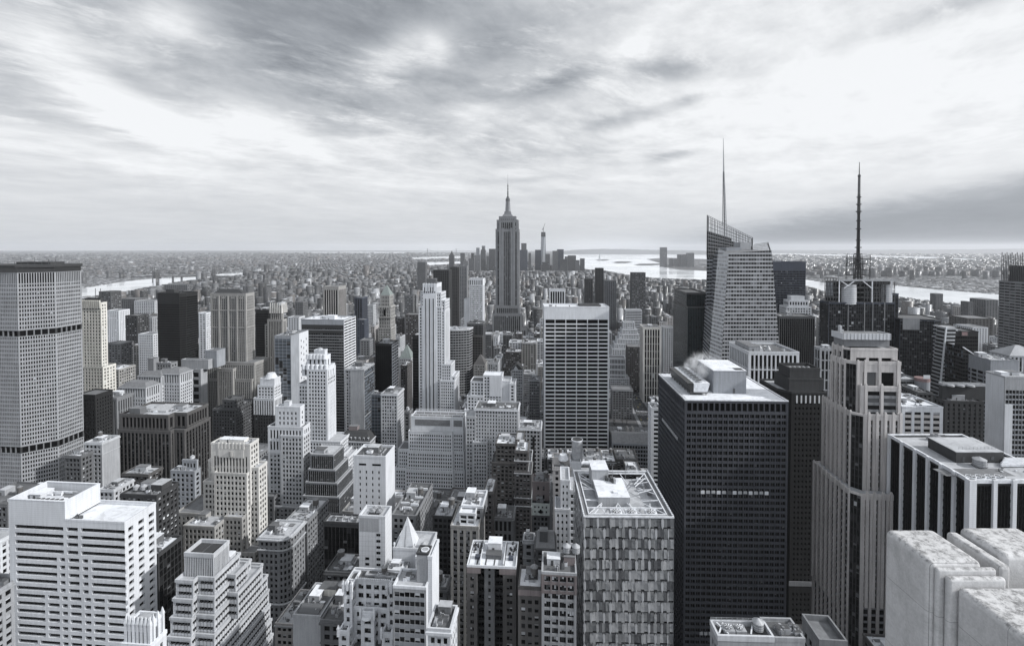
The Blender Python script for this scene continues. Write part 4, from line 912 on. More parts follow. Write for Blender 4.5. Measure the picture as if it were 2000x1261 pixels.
def small_green_roof(name, label, xl, xr, yap, yeave, ybase, D, wall, detail=0, yb=None, dep=None, tall=None):
    b = site(name, label, xl, xr, yeave, D, yaw=R(-5), detail=detail)
    z, x = b.z, b.x; W = b.W; dp = dep or 2*W; st = mod('stone', wall=wall, bw=2.6); up = style(wall, 2.6, 5.5, .5, .3, rec=.6, so=.2, glass='dark', cw=1.2, top=1.2)
    b.tier(-W, W, 0, dp, 0, b.Z, up if tall else st, roof='roof_mid', par=.6); b.p('roof').frus('copper', (-W-.2, W+.2, -.2, dp+.2), b.Z+.6, (-.4, .4, dp/2-.4, dp/2+.4), z(yap))
    if tall:
        b.tier(-W-2, W+2, -2, dp+2, 0, z(598), up, roof='roof_mid', pmat=wall); b.tier(-W-2.6, W+2.6, -2.6, dp+2.6, 0, z(640), st, roof='roof_mid'); b.band(-W-2.6, W+2.6, -2.6, dp+2.6, z(620), 1.4, wall, .9); b.band(-W-2, W+2, -2, dp+2, z(600), 1.0, wall, 1.0)
        for q in (-W*.8, W*.8): b.p('tall_arch').box('glass_black', -1.6, 1.6, -2.9, -2.5, z(616), z(603))
        for i in range(5): q = -W+i*W/2; b.p('bracket').box(wall, q-.4, q+.4, -3.6, -2.0, z(604), z(600))
    b.done(yb)
small_green_roof('pyramid_roofed_tower', 'slender ornate stone tower under a green copper pyramid roof', 743, 761, 557, 577, 670, 741, 'tan', 0, 670, 17, True)
small_green_roof('pyramid_roofed_building', 'small stone building with green pyramid roof behind dark striped block', 780, 803, 675, 700, 780, 700, 'stone', 0, 780, 18)

b = block('dark_block', 'near black glass block with white striped side below green pyramid tower', 733, 766, 672, 600, style('black', 2.6, 3.7, .08, .25, rec=.15, so=.03, smat='glass_black', glass='black', cw=.4, top=2), xb=778, right=style('white', 9, 3.8, .02, .48, rec=.5, so=.02, glass='black', cw=.4), roof='roof_mid', n=3, tank=False, yb=760, detail=30)
b = block('blank_block', 'grey block with blank pale front wall and glass return', 674, 711, 722, 560, 'conc', xb=731, side=ST['skyglass'], roof='roof_light', n=6, tank=False, fin=False, yb=820)
b.p('blank_wall').box('concrete', -b.W+6, b.W-.3, -.25, -.02, 0, b.Z); b.done(820)
b = block('glass_annex', 'low glass annex stepping down beside the grey blank walled block', 725, 744, 770, 540, 'skyglass', xb=748, roof='roof_mid', n=2, tank=False, yb=870)
b = block('classical_block', 'pale classical office block with arcaded top floors below dark glass block', 744, 776, 770, 520, mod('stone', bw=2.7, top=2), xb=789, roof='roof_mid', n=5, cornice='pale', yb=880, detail=60)
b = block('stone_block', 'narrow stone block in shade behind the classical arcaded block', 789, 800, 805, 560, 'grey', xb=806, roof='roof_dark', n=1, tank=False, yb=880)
b = block('brick_block', 'brown brick gabled block left of the striped white tower', 782, 793, 715, 660, 'brick', xb=805, n=2, tank=False, yb=790)
b = block('dark_slab', 'thin black slab hard against left of striped white tower', 806, 819, 655, 640, 'blackglass', dep=20, n=0, yb=780)
def mansard():
    b = site('mansard_building', 'classical block with black mansard roof at mid left', 664, 722, 862, 500, yaw=R(-5), detail=60); W = b.W; dp = depth_to(b, 733, W, 862)
    b.tier(-W, W, 0, dp, 0, b.Z, mod('stone', wall='concrete', bw=2.8), roof=None, par=0); b.band(-W, W, 0, dp, b.Z-.6, .9, 'stone', .7)
    b.p('roof').frus('slate', (-W, W, 0, dp), b.Z+.3, (-W+4, W-4, 4, dp-4), b.Z+8.5)
    for i in range(7): q = -W+(i+.5)*2*W/7; d = b.new('dormer'); d.box('stone', q-.8, q+.8, .6, 3, b.Z+1.2, b.Z+4); d.box('glass_dark', q-.5, q+.5, .5, .59, b.Z+1.6, b.Z+3.6)
    b.bulk(-W+6, -W+15, 8, 14, b.Z+8.5, 4, 'redbrick', 'roof_mid', False); b.done(905)
mansard()

def stepped_glass():
    b = site('stepped_glass_building', 'dark wedding cake glass block with horizontal white ledges', 607, 651, 888, 400, yaw=R(-5), detail=100); z, x = b.z, b.x; W = b.W; dp = depth_to(b, 672, W, 888)
    gl = style('bluegrey', 1.7, 3.5, .10, .22, rec=.2, so=.04, smat='glass_mid', pmat='steel_grey', glass='dark', cw=.3, top=1.0); zt = b.Z
    for k, py in enumerate((915, 938, 962, 1100)):
        zb = max(0, z(py)); b.tier(-W-k*1.2, W+k*2.6, -k*2.2, dp+k*3, zb if k < 3 else 0, zt, gl, roof='roof_light', par=.7, pmat='concrete'); zt = zb
    b.bulk(-W+2, -W+10, 3, 10, b.Z, 2.6, 'concrete', 'roof_dark', False); c = b.new('roof_cone'); c.cyl('steel_grey', -W+12, 6, 2.4, b.Z, b.Z+2.2, .2, 12); b.done(1000)
stepped_glass()

b = block('white_block', 'plain white block with few windows and fan plant on roof', 690, 753, 893, 330, style('white', 4.6, 4.2, .78, .52, rec=.35, so=.02, glass='dark', cw=2.5, top=9), xb=771, right='=white', roof='roof_dark', par=1.3, n=4, tank=False, fin=False, yb=985, detail=100)
b.fan_unit(-2, b.dep*.35, b.Z, 3.6, 3.6, 2.0); b.fan_unit(-1, b.dep*.6, b.Z, 3.6, 3.6, 2.0); b.fan_unit(0, b.dep*.82, b.Z, 3.6, 3.6, 2.0); b.p('vent_slot').box('glass_black', -b.W+4, -b.W+9, -.06, -.02, b.Z-5.5, b.Z-4.2); b.p('vent_slot').box('glass_black', 2, 8, -.06, -.02, b.Z-5.5, b.Z-4.2); b.done(985)

def tile_tower():
    b = site('tiled_tower', 'blank white tiled tower with single window columns beside dark glass block', 701, 752, 1010, 260, yaw=R(-5), detail=40); z, x = b.z, b.x; W = b.W; dp = depth_to(b, 765, W, 1010)
    b.tier(-W, W, 0, dp, 0, b.Z, 'white', side='white', roof='roof_light', par=1.0)
    for i in range(1, 8): q = -W+i*2*W/8; b.p('tile_joint').box('steel_grey', q-.04, q+.04, -.03, -.004, 0, b.Z)
    for j in range(1, 40):
        q = b.Z-j*2.6
        if q > 0: b.p('tile_joint').box('steel_grey', -W, W, -.02, -.006, q-.04, q+.04); b.p('tile_joint').box('steel_grey', W+.004, W+.02, 0, dp, q-.04, q+.04)
    b.p('grille').box('concrete', -W+.6, W*.52, -.12, -.04, z(1037), z(1012))
    for j, py in enumerate((1043, 1055, 1067, 1078, 1090, 1101, 1112)):
        b.panes.append(((0, 0), (1, 0), (0, -1), x(733), x(741), .03, z(py+3), z(py-2), 'glass_black', .5))
        if j > 3: b.panes.append(((0, 0), (1, 0), (0, -1), x(711), x(719), .03, z(py+3), z(py-2), 'glass_black', .5))
    b.p('roof_well').box('charcoal', -W+4, W*.4, 3, dp-3, b.Z-.09, b.Z+.25)
    for i in range(4): b.fan_unit(-W+6+(i % 2)*3.4, 4.8+(i//2)*3.2, b.Z+.2, 2.6, 2.6, 1.0, 'steel_grey')
    b.done(1120)
tile_tower()
b = block('glass_building', 'low dark mirror glass block left of the white tiled tower', 632, 701, 1022, 285, style('charcoal', 2.4, 3.8, .05, .10, rec=.12, so=.03, smat='glass_black', glass='dark', cw=.3, top=2.2), dep=9, roof='roof_light', n=8, bulk=False, tank=False, detail=60)
for i in range(1): pass

def rounded_classical():
    b = site('classical_block', 'classical stone block with rounded corner and deep cornice above the avenue', 505, 563, 1052, 300, yaw=R(-5), detail=100); z, x = b.z, b.x; W = b.W; dp = 20
    st = style('greystone', 2.9, 3.7, .46, .42, rec=.5, so=.12, glass='mix', cw=.7, top=2.4); r = 6.0
    arc = [(W-r+r*math.sin(a), r-r*math.cos(a)) for a in (0, R(22.5), R(45), R(67.5), R(90))]
    pts = [(-W, 0)]+arc+[(W, dp), (-W, dp)]
    sts = [st, mod('stone', wall='greystone', bw=2.4, cw=.15), mod('stone', wall='greystone', bw=2.4, cw=.15), mod('stone', wall='greystone', bw=2.4, cw=.15), mod('stone', wall='greystone', bw=2.4, cw=.15), st, st, st]
    b.prism(pts, 0, b.Z, sts, roof='roof_light', par=.8, pmat='stone', out=.2)
    for zz, o, h in ((b.Z-.9, 1.1, .8), (z(1075), .7, .6), (z(1180), .7, .7)):
        b.ring(pts, zz, h, 'stone', 'cornice', o, .3, 0)
    b.clutter(-W+2, W-4, 3, dp-2, b.Z, 9, False, bulk=False); b.bulk(-W+1.5, -W+6, 8, 13, b.Z, 3.2, 'midgrey', 'roof_dark'); b.done(1165)
rounded_classical()
b = block('setback_block', 'brownish stone block along the avenue behind the rounded classical block', 556, 600, 1020, 324, 'grey', xb=641, roof='roof_light', n=9, tank=True, yb=1110, detail=40)

def mg(*a, **k): return block(*a, **k)
b = mg('blue_grey_block', 'small blue grey block with square windows and stepped top', 333, 380, 921, 372, mod('stone', wall='bluegrey', bw=3.4), xb=392, roof='roof_light', n=2, tank=False, yb=985, detail=60, fin=False)
b.tier(b.x(347), b.x(376), 3, b.dep-2, b.Z, b.z(903), mod('stone', wall='bluegrey', bw=2.6), roof='roof_white'); b.tank(b.x(360), 7, b.z(903), 1.6, 1.6, 'steel_white', .5); b.done(985)
# ------------------------------------------------------------------ rest of the left side
b = block('yellow_tower', 'yellowish stone tower with crenellated flared crown beside the huge slab tower', 160, 197, 592, 560, 'yellow', xb=209, roof='roof_dark', n=2, tank=False, fin=False, yb=770)
for i in range(10): q = -b.W+(i+.5)*2*b.W/10; b.p('crown_fin').frus('yellow', (q-.7, q+.7, -.8, 0), b.z(602), (q-.7, q+.7, -1.5, 0), b.z(586))
b.tier(-b.W+1.5, b.W-3, 2, b.dep-2, b.Z, b.z(584), 'charcoal', roof='roof_dark'); b.tier(-b.W-1, b.W+6, -5, b.dep+4, 0, b.z(715), ST['yellow'], roof='roof_mid')
for px in (176, 186): b.p('antenna').bar('steel_dark', (b.x(px), 8, b.z(584)), (b.x(px), 8, b.z(564)), .2)
b.done(770)
mg('dark_block', 'small black block squeezed behind the foot of the huge slab tower', 150, 186, 772, 500, style('black', 3, 3.7, .6, .5, rec=.2, glass='black', cw=1, top=4), dep=20, roof='roof_mid', n=0, yb=850)
b = mg('columned_block', 'classical grey block with tall columns near foot of slab tower', 189, 228, 778, 520, style('greystone', 3.0, 12, .5, .1, rec=.8, so=.3, smat='midgrey', glass='dark', cw=1.2, top=3), dep=26, roof='roof_mid', n=4, cornice='greystone', tank=False, yb=850, fin=False, detail=40); b.done(850)
def hotel():
    b = site('classical_building', 'classical U shaped building with grey hipped roofs behind the dark granite block', 231, 285, 762, 540, yaw=R(-5), detail=60); W = b.W; x, z = b.x, b.z
    st = style('stone', 3.0, 3.8, .5, .42, glass='dark', cw=1, top=1); up = style('stone', 3.0, 10, .5, .15, rec=.7, so=.3, glass='dark', cw=1, top=1)
    for (xa, xb_, py, ya, yb_) in ((231, 284, 757, 0, 20), (268, 318, 740, 24, 44), (238, 286, 744, 20, 42)):
        zz = z(py); b.tier(x(xa), x(xb_), ya, yb_, 0, zz-12, st, roof=None, par=0); b.tier(x(xa), x(xb_), ya, yb_, zz-12, zz, up, roof=None, par=0); b.band(x(xa), x(xb_), ya, yb_, zz-.5, .8, 'stone', .6)
        m = b.p('roof'); m.frus('zinc', (x(xa), x(xb_), ya, yb_), zz+.3, (x(xa)+5, x(xb_)-5, ya+5, yb_-5), zz+5)
    b.tier(x(250), x(262), 26, 34, z(742), z(712), 'greystone'); b.tier(x(262), x(292), 30, 40, z(742), z(722), ST['grey']); b.clutter(x(262), x(290), 30, 40, z(722), 5, False); b.done(800)
hotel()
mg('stone_block', 'squat beige block with dark belt under its white roof beside yellowish tower', 204, 232, 722, 600, 'tan', dep=24, roof='roof_white', n=4, tank=False, yb=770)
mg('stone_block', 'low grey stepped stone block in front of white hotel slab', 228, 262, 762, 585, 'grey', dep=24, n=3, yb=790)
b = mg('grid_block', 'square grey block with two rows of big dark windows near gothic tower', 346, 392, 722, 600, style('concrete', 9, 9, .18, .34, rec=.8, so=.05, glass='black', cw=2, top=3), xb=405, side='concrete', roof='roof_light', n=2, tank=False, yb=770, fin=False)
b.tier(b.x(349), b.x(402), 4, b.dep, b.Z, b.z(705), 'concrete', roof='roof_mid'); b.tier(b.x(385), b.x(408), 14, 30, b.Z, b.z(690), 'bluegrey', roof='roof_mid'); b.done(770)
b = mg('sloped_roof_block', 'dark stone block with black pitched roofs behind the cream art deco tower', 415, 460, 800, 520, 'dark', xb=500, roof='roof_dark', n=3, tank=False, yb=870, fin=False)
b.p('pitched_roof').frus('slate', (-b.W+4, 4, 4, 22), b.Z, (-b.W+13, -4, 12, 14), b.Z+11); b.tier(b.x(430), b.x(452), 3, 20, b.Z, b.Z+9, ST['dark'], roof='roof_dark'); b.tier(b.x(432), b.x(480), -22, -2, 0, b.z(855), ST['dark'], roof='roof_dark')
for i in range(8): b.p('corner_turret').box('darkstone', b.W-.6, b.W+.6, 2+i*4, 3.2+i*4, b.Z-2, b.Z+2.4)
b.done(870)
b = mg('temple_topped_block', 'dark block crowned by white columned temple storeys left of blue glass', 496, 535, 782, 545, style('charcoal', 3, 3.7, .4, .4, glass='dark', cw=1), dep=26, roof='roof_light', n=0, yb=850, fin=False)
b.tier(-b.W-.3, b.W+.3, -.3, 26, b.Z-16, b.Z+2, style('white', 2.6, 14, .5, .1, rec=.8, so=.3, smat='midgrey', glass='dark', cw=1, top=2), roof='roof_light'); b.tier(-b.W+3, b.W-1, 2, 22, b.Z, b.z(755), ST['white'], roof='roof_light'); b.tier(-b.W+5, b.W-1.5, 4, 20, b.z(755), b.z(742), 'white', roof='roof_light')
b.p('arched_roof').cyl('pale', 3, 10, 7, b.z(742), b.z(732), 4, 14); b.done(850)
b = mg('gothic_crowned_tower', 'dark brown gothic tower with pale buttressed crown, right of carved stone tower', 522, 552, 625, 720, style('tan', 2.4, 4, .45, .25, rec=.6, so=.3, smat='charcoal', glass='dark', cw=2, top=2), xb=560, roof='roof_mid', n=0, yb=730, fin=False)
b.tier(b.x(527), b.x(549), 3, b.dep-3, b.Z, b.z(604), style('tan', 2.8, 9, .5, .1, rec=.8, so=.3, glass='dark', cw=1.2, top=2), roof='roof_mid')
for i in range(6): q = b.x(527)+(b.x(549)-b.x(527))*i/5; b.p('buttress').frus('beige', (q-.9, q+.9, 1.6, 3.4), b.z(612), (q-.4, q+.4, 2.4, 3.2), b.z(592))
for i in range(5): q = 4+i*3; b.p('buttress').frus('beige', (b.x(549)-.6, b.x(549)+.9, q-.8, q+.8), b.z(612), (b.x(549)-.4, b.x(549)+.2, q-.4, q+.4), b.z(593))
b.tier(b.x(517), b.x(528), 1, b.dep, 0, b.z(635), ST['tan'], roof='roof_mid'); b.done(730)
mg('dark_slab', 'black slab tower between the carved gothic tower and the buttressed crown', 499, 524, 606, 760, 'blackglass', dep=22, n=2, tank=False, roof='roof_black', yb=720)

mg('low_block', 'pale block with blank grey party wall beneath the huge slab tower', 165, 199, 866, 405, 'stone', xb=234, right='concrete', roof='roof_light', n=9, tank=True, yb=930, detail=40)
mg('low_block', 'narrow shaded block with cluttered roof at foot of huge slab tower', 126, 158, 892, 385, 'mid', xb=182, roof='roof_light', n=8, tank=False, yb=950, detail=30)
mg('low_block', 'small block with dark flat roof just above the near white banded roof', 58, 110, 958, 335, 'mid', xb=128, roof='roof_dark', n=3, tank=False, yb=985)
mg('low_block', 'stepped stone block with white roof boxes behind the near white banded roof', 192, 222, 958, 345, 'stone', xb=262, roof='roof_light', n=12, tank=False, yb=975, detail=30)
mg('low_block', 'brown low block with flat roof in front of the dark granite block', 238, 290, 927, 372, 'brown', xb=318, roof='roof_light', n=5, tank=False, yb=960, detail=30)
b = mg('dark_brick_block', 'dark brick block with twin round water tanks behind near white block', 235, 306, 968, 290, mod('brick', wall='charcoal', bw=3.2), xb=349, roof='roof_mid', n=8, tank=False, yb=1050, fin=False, detail=80)
b.tank(-b.W+5, 6, b.Z, 1.7, 2.0, 'concrete', .8); b.tank(-b.W+9.5, 6.5, b.Z, 1.7, 2.0, 'concrete', .8); b.bulk(b.W-8, b.W-1, 5, 13, b.Z, 4.5, 'charcoal', 'roof_light'); b.done(1050)
mg('edge_block', 'classical stone block cut by the left edge of the picture', -110, -14, 1062, 262, 'pale', dep=14, roof='roof_light', n=5, yb=1170, detail=40)
mg('edge_block', 'pale grey low block at lower left edge in front of classical stone one', -130, -16, 1160, 200, 'conc', dep=12, roof='roof_mid', n=4, yb=1261, tank=False)
mg('dark_edge_block', 'dark roofed low block at left edge below the slab tower', -60, 14, 985, 330, 'mid', dep=30, roof='roof_dark', n=4, yb=1060)
b = mg('stone_block', 'narrow stone block glimpsed between cream tower and pale stone tower', 500, 522, 905, 430, 'grey', dep=20, n=3, yb=990)
mg('stone_block', 'flat roofed stone block behind the cream art deco tower crown', 440, 498, 892, 455, 'grey', dep=30, roof='roof_mid', n=6, yb=930)

# ------------------------------------------------------------------ centre
def salmon():
    b = site('setback_block', 'big white stepped office block with punched windows, centre left', 796, 906, 840, 500, yaw=R(-5), detail=100); z, x = b.z, b.x; W = b.W
    st = style('white', 2.35, 3.75, .44, .42, rec=.6, so=.03, glass='dark', cw=1.0, top=2.6); dp = 22
    b.tier(x(800), x(903), 4, dp, z(860), z(818), 'white', roof='roof_mid', par=1.2); b.p('louvre').box('zinc', x(808), x(877), 3.8, 3.95, z(834), z(822)); b.p('louvre').box('zinc', x(884), x(901), 3.8, 3.95, z(834), z(822))
    k = b.p('rooftop_frame')
    for i in range(20): q = x(800)+(x(903)-x(800))*i/19; k.bar('steel_white', (q, 6+(i % 3)*8, z(818)), (q, 6+(i % 3)*8, z(818)+2.6), .15)
    for y in (6, 14, 22): k.bar('steel_white', (x(800), y, z(818)+2.6), (x(903), y, z(818)+2.6), .18)
    prev = z(846)
    for i, (pa, pb, py, dy) in enumerate(((797, 883, 844, 0), (796, 885, 880, -2.5), (793, 887, 915, -5), (786, 890, 955, -8))):
        b.tier(x(pa), x(pb), dy, dp, 0, z(py), st, roof='roof_mid', par=.9); b.tier(x(pb), x(pb)+11, dy+2.5, dp, 0, z(py)-.3, st, roof='roof_mid', par=.9)
        if i: b.tier(x(pa)-10-i, x(pa), dy+4, dp, 0, z(py)-.5, st, roof='roof_mid', par=.8)
    b.done(1000)
salmon()
def centre_white():
    b = site('setback_block', 'white setback block with blank bulkhead, centre below the tallest skyscraper', 918, 1010, 760, 560, yaw=R(-5), detail=60); z, x = b.z, b.x; st = ST['white']
    b.tier(x(912), x(945), 0, 22, 0, z(775), st, roof='roof_light'); b.tier(x(918), x(945), 3, 24, 0, z(748), st, roof='roof_dark'); b.tier(x(943), x(980), 2, 20, 0, z(735), st, roof='roof_white'); b.p('blank_wall').box('white', x(956), x(979), 1.4, 1.95, z(775), z(736))
    b.tier(x(979), x(997), 3, 24, 0, z(746), 'white', roof='roof_light'); b.tier(x(995), x(1006), 1, 24, 0, z(750), st, roof='roof_light'); b.tier(x(908), x(1012), -4, 24, 0, z(800), st, roof='roof_light'); b.clutter(x(960), x(1005), -3.5, 1.5, z(800), 6, False); b.done(800)
centre_white()
b = mg('apartment_block', 'broad pale block with many small windows and cornice roof, centre', 927, 1012, 800, 480, mod('pale', wall='stone', bw=2.7, pw=.55), dep=24, roof='roof_dark', n=10, tank=False, yb=960, cornice='white', fin=False, detail=100)
b.tier(b.x(925), b.x(953), -5, 22, 0, b.z(862), mod('pale', wall='stone', bw=2.7), roof='roof_light'); b.tier(b.x(910), b.x(930), -2, 20, 0, b.z(815), mod('pale', wall='stone', bw=2.7), roof='roof_light'); b.done(960)
b = mg('brown_brick_block', 'brown brick block with pale roofed attic in front of broad pale block', 968, 1010, 868, 400, 'brown', dep=22, roof='roof_white', n=6, tank=False, yb=1000, fin=False, detail=100)
b.tier(b.x(960), b.x(1011), -.6, 22, 0, b.z(905), ST['brown'], roof='roof_mid'); b.tier(b.x(1006), b.x(1022), 3, 22, 0, b.z(862), ST['brown'], roof='roof_light'); b.done(1000)
b = mg('brown_brick_tower', 'slender brown brick block with stone belt courses, centre', 1006, 1031, 882, 372, 'brick', dep=20, roof='roof_white', n=2, tank=False, yb=1020, fin=False, detail=100)
b.tier(b.x(1005), b.x(1038), -.8, 20, 0, b.z(922), ST['brick'], roof='roof_light')
for py in (900, 924, 972, 988): b.band(b.x(1005), b.x(1038), -.8, 20, b.z(py), .7, 'stone', .4)
b.done(1020)
b = mg('slotted_block', 'stone block with dark vertical light slots left of gridded white slab', 1013, 1057, 838, 450, mod('stone', bw=3), dep=22, roof='roof_light', n=12, tank=False, yb=940, cornice='pale', fin=False, detail=60)
for px in (1042,): b.p('light_slot').box('black', b.x(px)-.9, b.x(px)+1.2, -.3, .3, 0, b.z(852))
b.done(940)
mg('slim_ornate_block', 'slim ornate stone building with corniced head in the centre canyon', 1033, 1054, 742, 620, mod('stone', wall='greystone', bw=2.6), dep=18, roof='roof_mid', n=3, cornice='stone', yb=810, tank=False)
b = mg('gable_block', 'stone block with steep twin gables behind white setback block', 999, 1021, 722, 660, mod('stone', bw=2.4), dep=18, roof=None, par=0, n=0, yb=790, fin=False); m = b.p('roof'); W = b.W
m.hexa('slate', [(-W, 0, b.Z), (W, 0, b.Z), (W, 18, b.Z), (-W, 18, b.Z)], [(-.2, 0, b.Z+8), (.2, 0, b.Z+8), (.2, 18, b.Z+8), (-.2, 18, b.Z+8)]); b.p('gable').hexa('pale', [(-W*.75, -.4, b.Z-1), (W*.3, -.4, b.Z-1), (W*.3, 0, b.Z-1), (-W*.75, 0, b.Z-1)], [(-W*.3, -.4, b.Z+5), (-W*.2, -.4, b.Z+5), (-W*.2, 0, b.Z+5), (-W*.3, 0, b.Z+5)]); b.done(790)
b = mg('peaked_tower', 'brownish brick tower with pyramid roof right of curved banded block', 925, 947, 712, 680, mod('tan', bw=2.4), xb=952, roof=None, par=0, n=0, yb=745, fin=False); b.p('roof').frus('brown', (-b.W, b.W, 0, b.dep), b.Z, (-.3, .3, b.dep/2-.3, b.dep/2+.3), b.z(695)); b.done(745)
def curved_banded():
    b = site('curved_block', 'curved dark office block with pale ribbon bands right of striped white tower', 872, 912, 645, 720, yaw=R(-5)); W = b.W
    st = style('greystone', 3.4, 3.9, .06, .42, rec=.3, so=.02, glass='band', pmat='steel_dark', cw=.2, top=2)
    pts = [(-W, 0)]+[(-W+2*W*k/8+2, 0+9*(k/8)**2.2) for k in range(2, 9)]+[(W+5, 26), (-W, 26)]
    b.prism(pts, 0, b.Z, [st]*len(pts), roof='roof_light', par=1.4, pmat='pale'); b.clutter(-W+2, W-2, 8, 22, b.Z, 6, False); b.done(740)
curved_banded()
b = mg('dark_slab', 'black slab with thin white ribs beside the curved banded block', 912, 944, 632, 750, 'greyfins', dep=24, roof='roof_dark', n=3, tank=False, yb=700, fin=False); b.tier(b.x(912), b.x(926), -8, 0, 0, b.z(648), 'black', roof='roof_dark'); b.tier(b.x(924), b.x(944), -9, -1, 0, b.z(655), mod('greyfins', wall='brown'), roof='roof_dark'); b.done(700)
b = mg('white_tower', 'white gridded tower with finned crown left of the tallest skyscraper', 917, 943, 545, 930, style('white', 2.6, 3.8, .35, .45, rec=.3, so=.05, glass='mix', cw=1, top=13), dep=26, roof='roof_mid', n=0, yb=625, fin=False)
for i in range(7): q = -b.W+(i+.5)*2*b.W/7; b.p('crown_slot').box('glass_black', q-.8, q+.8, -.05, .05, b.Z-11, b.Z-2)
b.tier(b.x(906), b.x(917), 4, 24, 0, b.z(585), 'white', roof='roof_light'); b.done(625)

# bottom centre
def gothic_windows():
    b = site('gothic_block', 'ornate white terracotta block with crenellated parapets, bottom centre', 690, 768, 1143, 190, yaw=R(-5), detail=100); z, x = b.z, b.x; W = b.W
    st = style('pale', 3.4, 3.6, .34, .42, rec=.5, so=.10, glass='blinds', cw=.7, top=1.0, split=2); dp = 16
    zt = z(1137, None, 3.5); dp = 11; b.tier(x(668), x(769), 3.5, dp, 0, zt, st, roof='roof_dark', par=.7); b.tier(x(668), x(684), 0, 9, 0, z(1150), st, roof='roof_mid', pmat='white'); b.tier(x(754), x(769), 0, 9, 0, z(1150), st, roof='roof_mid', pmat='white')
    b.tier(x(684), x(754), 1.6, 9, 0, z(1197), st, roof='roof_dark', pmat='white'); b.tier(x(704), x(730), -1.2, 4, 0, z(1200), st, roof='roof_light', pmat='white')
    b.tier(x(664), x(684), -3.0, 6, 0, z(1228), st, roof='roof_dark', pmat='white'); b.tier(x(748), x(769), -3.0, 6, 0, z(1226), st, roof='roof_dark', pmat='white'); b.tier(x(684), x(748), -2.2, 6, 0, z(1262), st, roof='roof_dark', pmat='white')
    for px, py, y in ((668, 1150, -.3), (676, 1147, -.3), (684, 1150, -.3), (754, 1150, -.3), (762, 1147, -.3), (769, 1150, -.3), (704, 1196, -1.5), (730, 1196, -1.5), (664, 1226, -3.3), (684, 1226, -3.3), (748, 1224, -3.3), (769, 1224, -3.3)):
        m = b.new('finial'); q = x(px); m.box('white', q-.45, q+.45, y-.35, y+.5, z(py)-1.5, z(py)+1.6); m.frus('white', (q-.55, q+.55, y-.45, y+.6), z(py)+1.6, (q-.1, q+.1, y-.05, y+.15), z(py)+3.0)
    m = b.new('arched_gable'); m.cyl('white', x(717), -1.4, 2.2, z(1200), z(1200)+.9, 1.7, 12); m.box('white', x(717)-2, x(717)+2, -1.6, -.6, z(1200), z(1200)+2.0)
    for i in range(18): q = x(686)+(x(752)-x(686))*i/17; b.p('crenel').box('pale', q-.3, q+.3, 3.2, 3.9, zt+.7, zt+1.4)
    b.tank(x(733), 9, zt, 1.2, 2.2, 'wood', .8)
    b.clutter(x(690), x(764), 5, dp-1, zt, 6, False, bulk=False); b.done()
gothic_windows()
def glass_white():
    b = site('glass_fronted_block', 'glass fronted block with white side wall and roof tower, bottom centre', 768, 832, 1148, 182, yaw=R(-5), detail=100); z, x = b.z, b.x; W = b.W
    dp = depth_to(b, 845, W, 1148); dp = min(dp, 18)
    st = style('concrete', 2.0, 3.4, .05, .46, rec=.25, so=.03, glass='blinds', smat='bluegrey', pmat='steel_grey', cw=.4, top=1.6)
    b.tier(-W, W, 0, dp, 0, b.Z, st, right='white', roof='roof_light', par=.8, pmat='white'); b.tier(x(807), W, dp*.35, dp*.85, b.Z, z(1092), 'concrete', right='white', roof='roof_dark', par=.5, pmat='charcoal')
    c = b.new('roof_fan'); c.cyl('steel_white', x(821), dp*.6, 1.6, z(1092)-.08, z(1092)+.5, seg=18); c.cyl('steel_grey', x(821), dp*.6, 1.2, z(1092)+.502, z(1092)+.55, seg=18)
    b.tier(W, W+1.6, 3, dp+4, 0, z(1098), 'white', roof='roof_light'); b.clutter(-W+1, x(805), 2, dp-1, b.Z-.1, 4, False, bulk=False); b.done()
glass_white()
b = mg('dark_roofed_block', 'small white corniced block with dark roof and skylight, bottom centre', 835, 880, 1232, 165, style('pale', 2.6, 3.7, .4, .4, rec=.4, glass='blinds', cw=.7, top=2.2), xb=893, roof='roof_dark', n=4, tank=False, fin=False, detail=60, cornice='pale', bulk=False)
b.p('skylight').frus('steel_grey', (-b.W+1, -1, 2, 6), b.Z, (-b.W+1.5, -1.5, 2.5, 5.5), b.Z+1); b.bulk(-2, 2.5, b.dep-4, b.dep-1, b.Z, 3.0, 'midgrey', 'roof_light'); b.done()
mg('low_block', 'small grey block with pale roof and round tank behind dark roofed corniced block', 846, 872, 1150, 215, 'mid', xb=880, roof='roof_light', n=3, tank=True, yb=1200, detail=30)
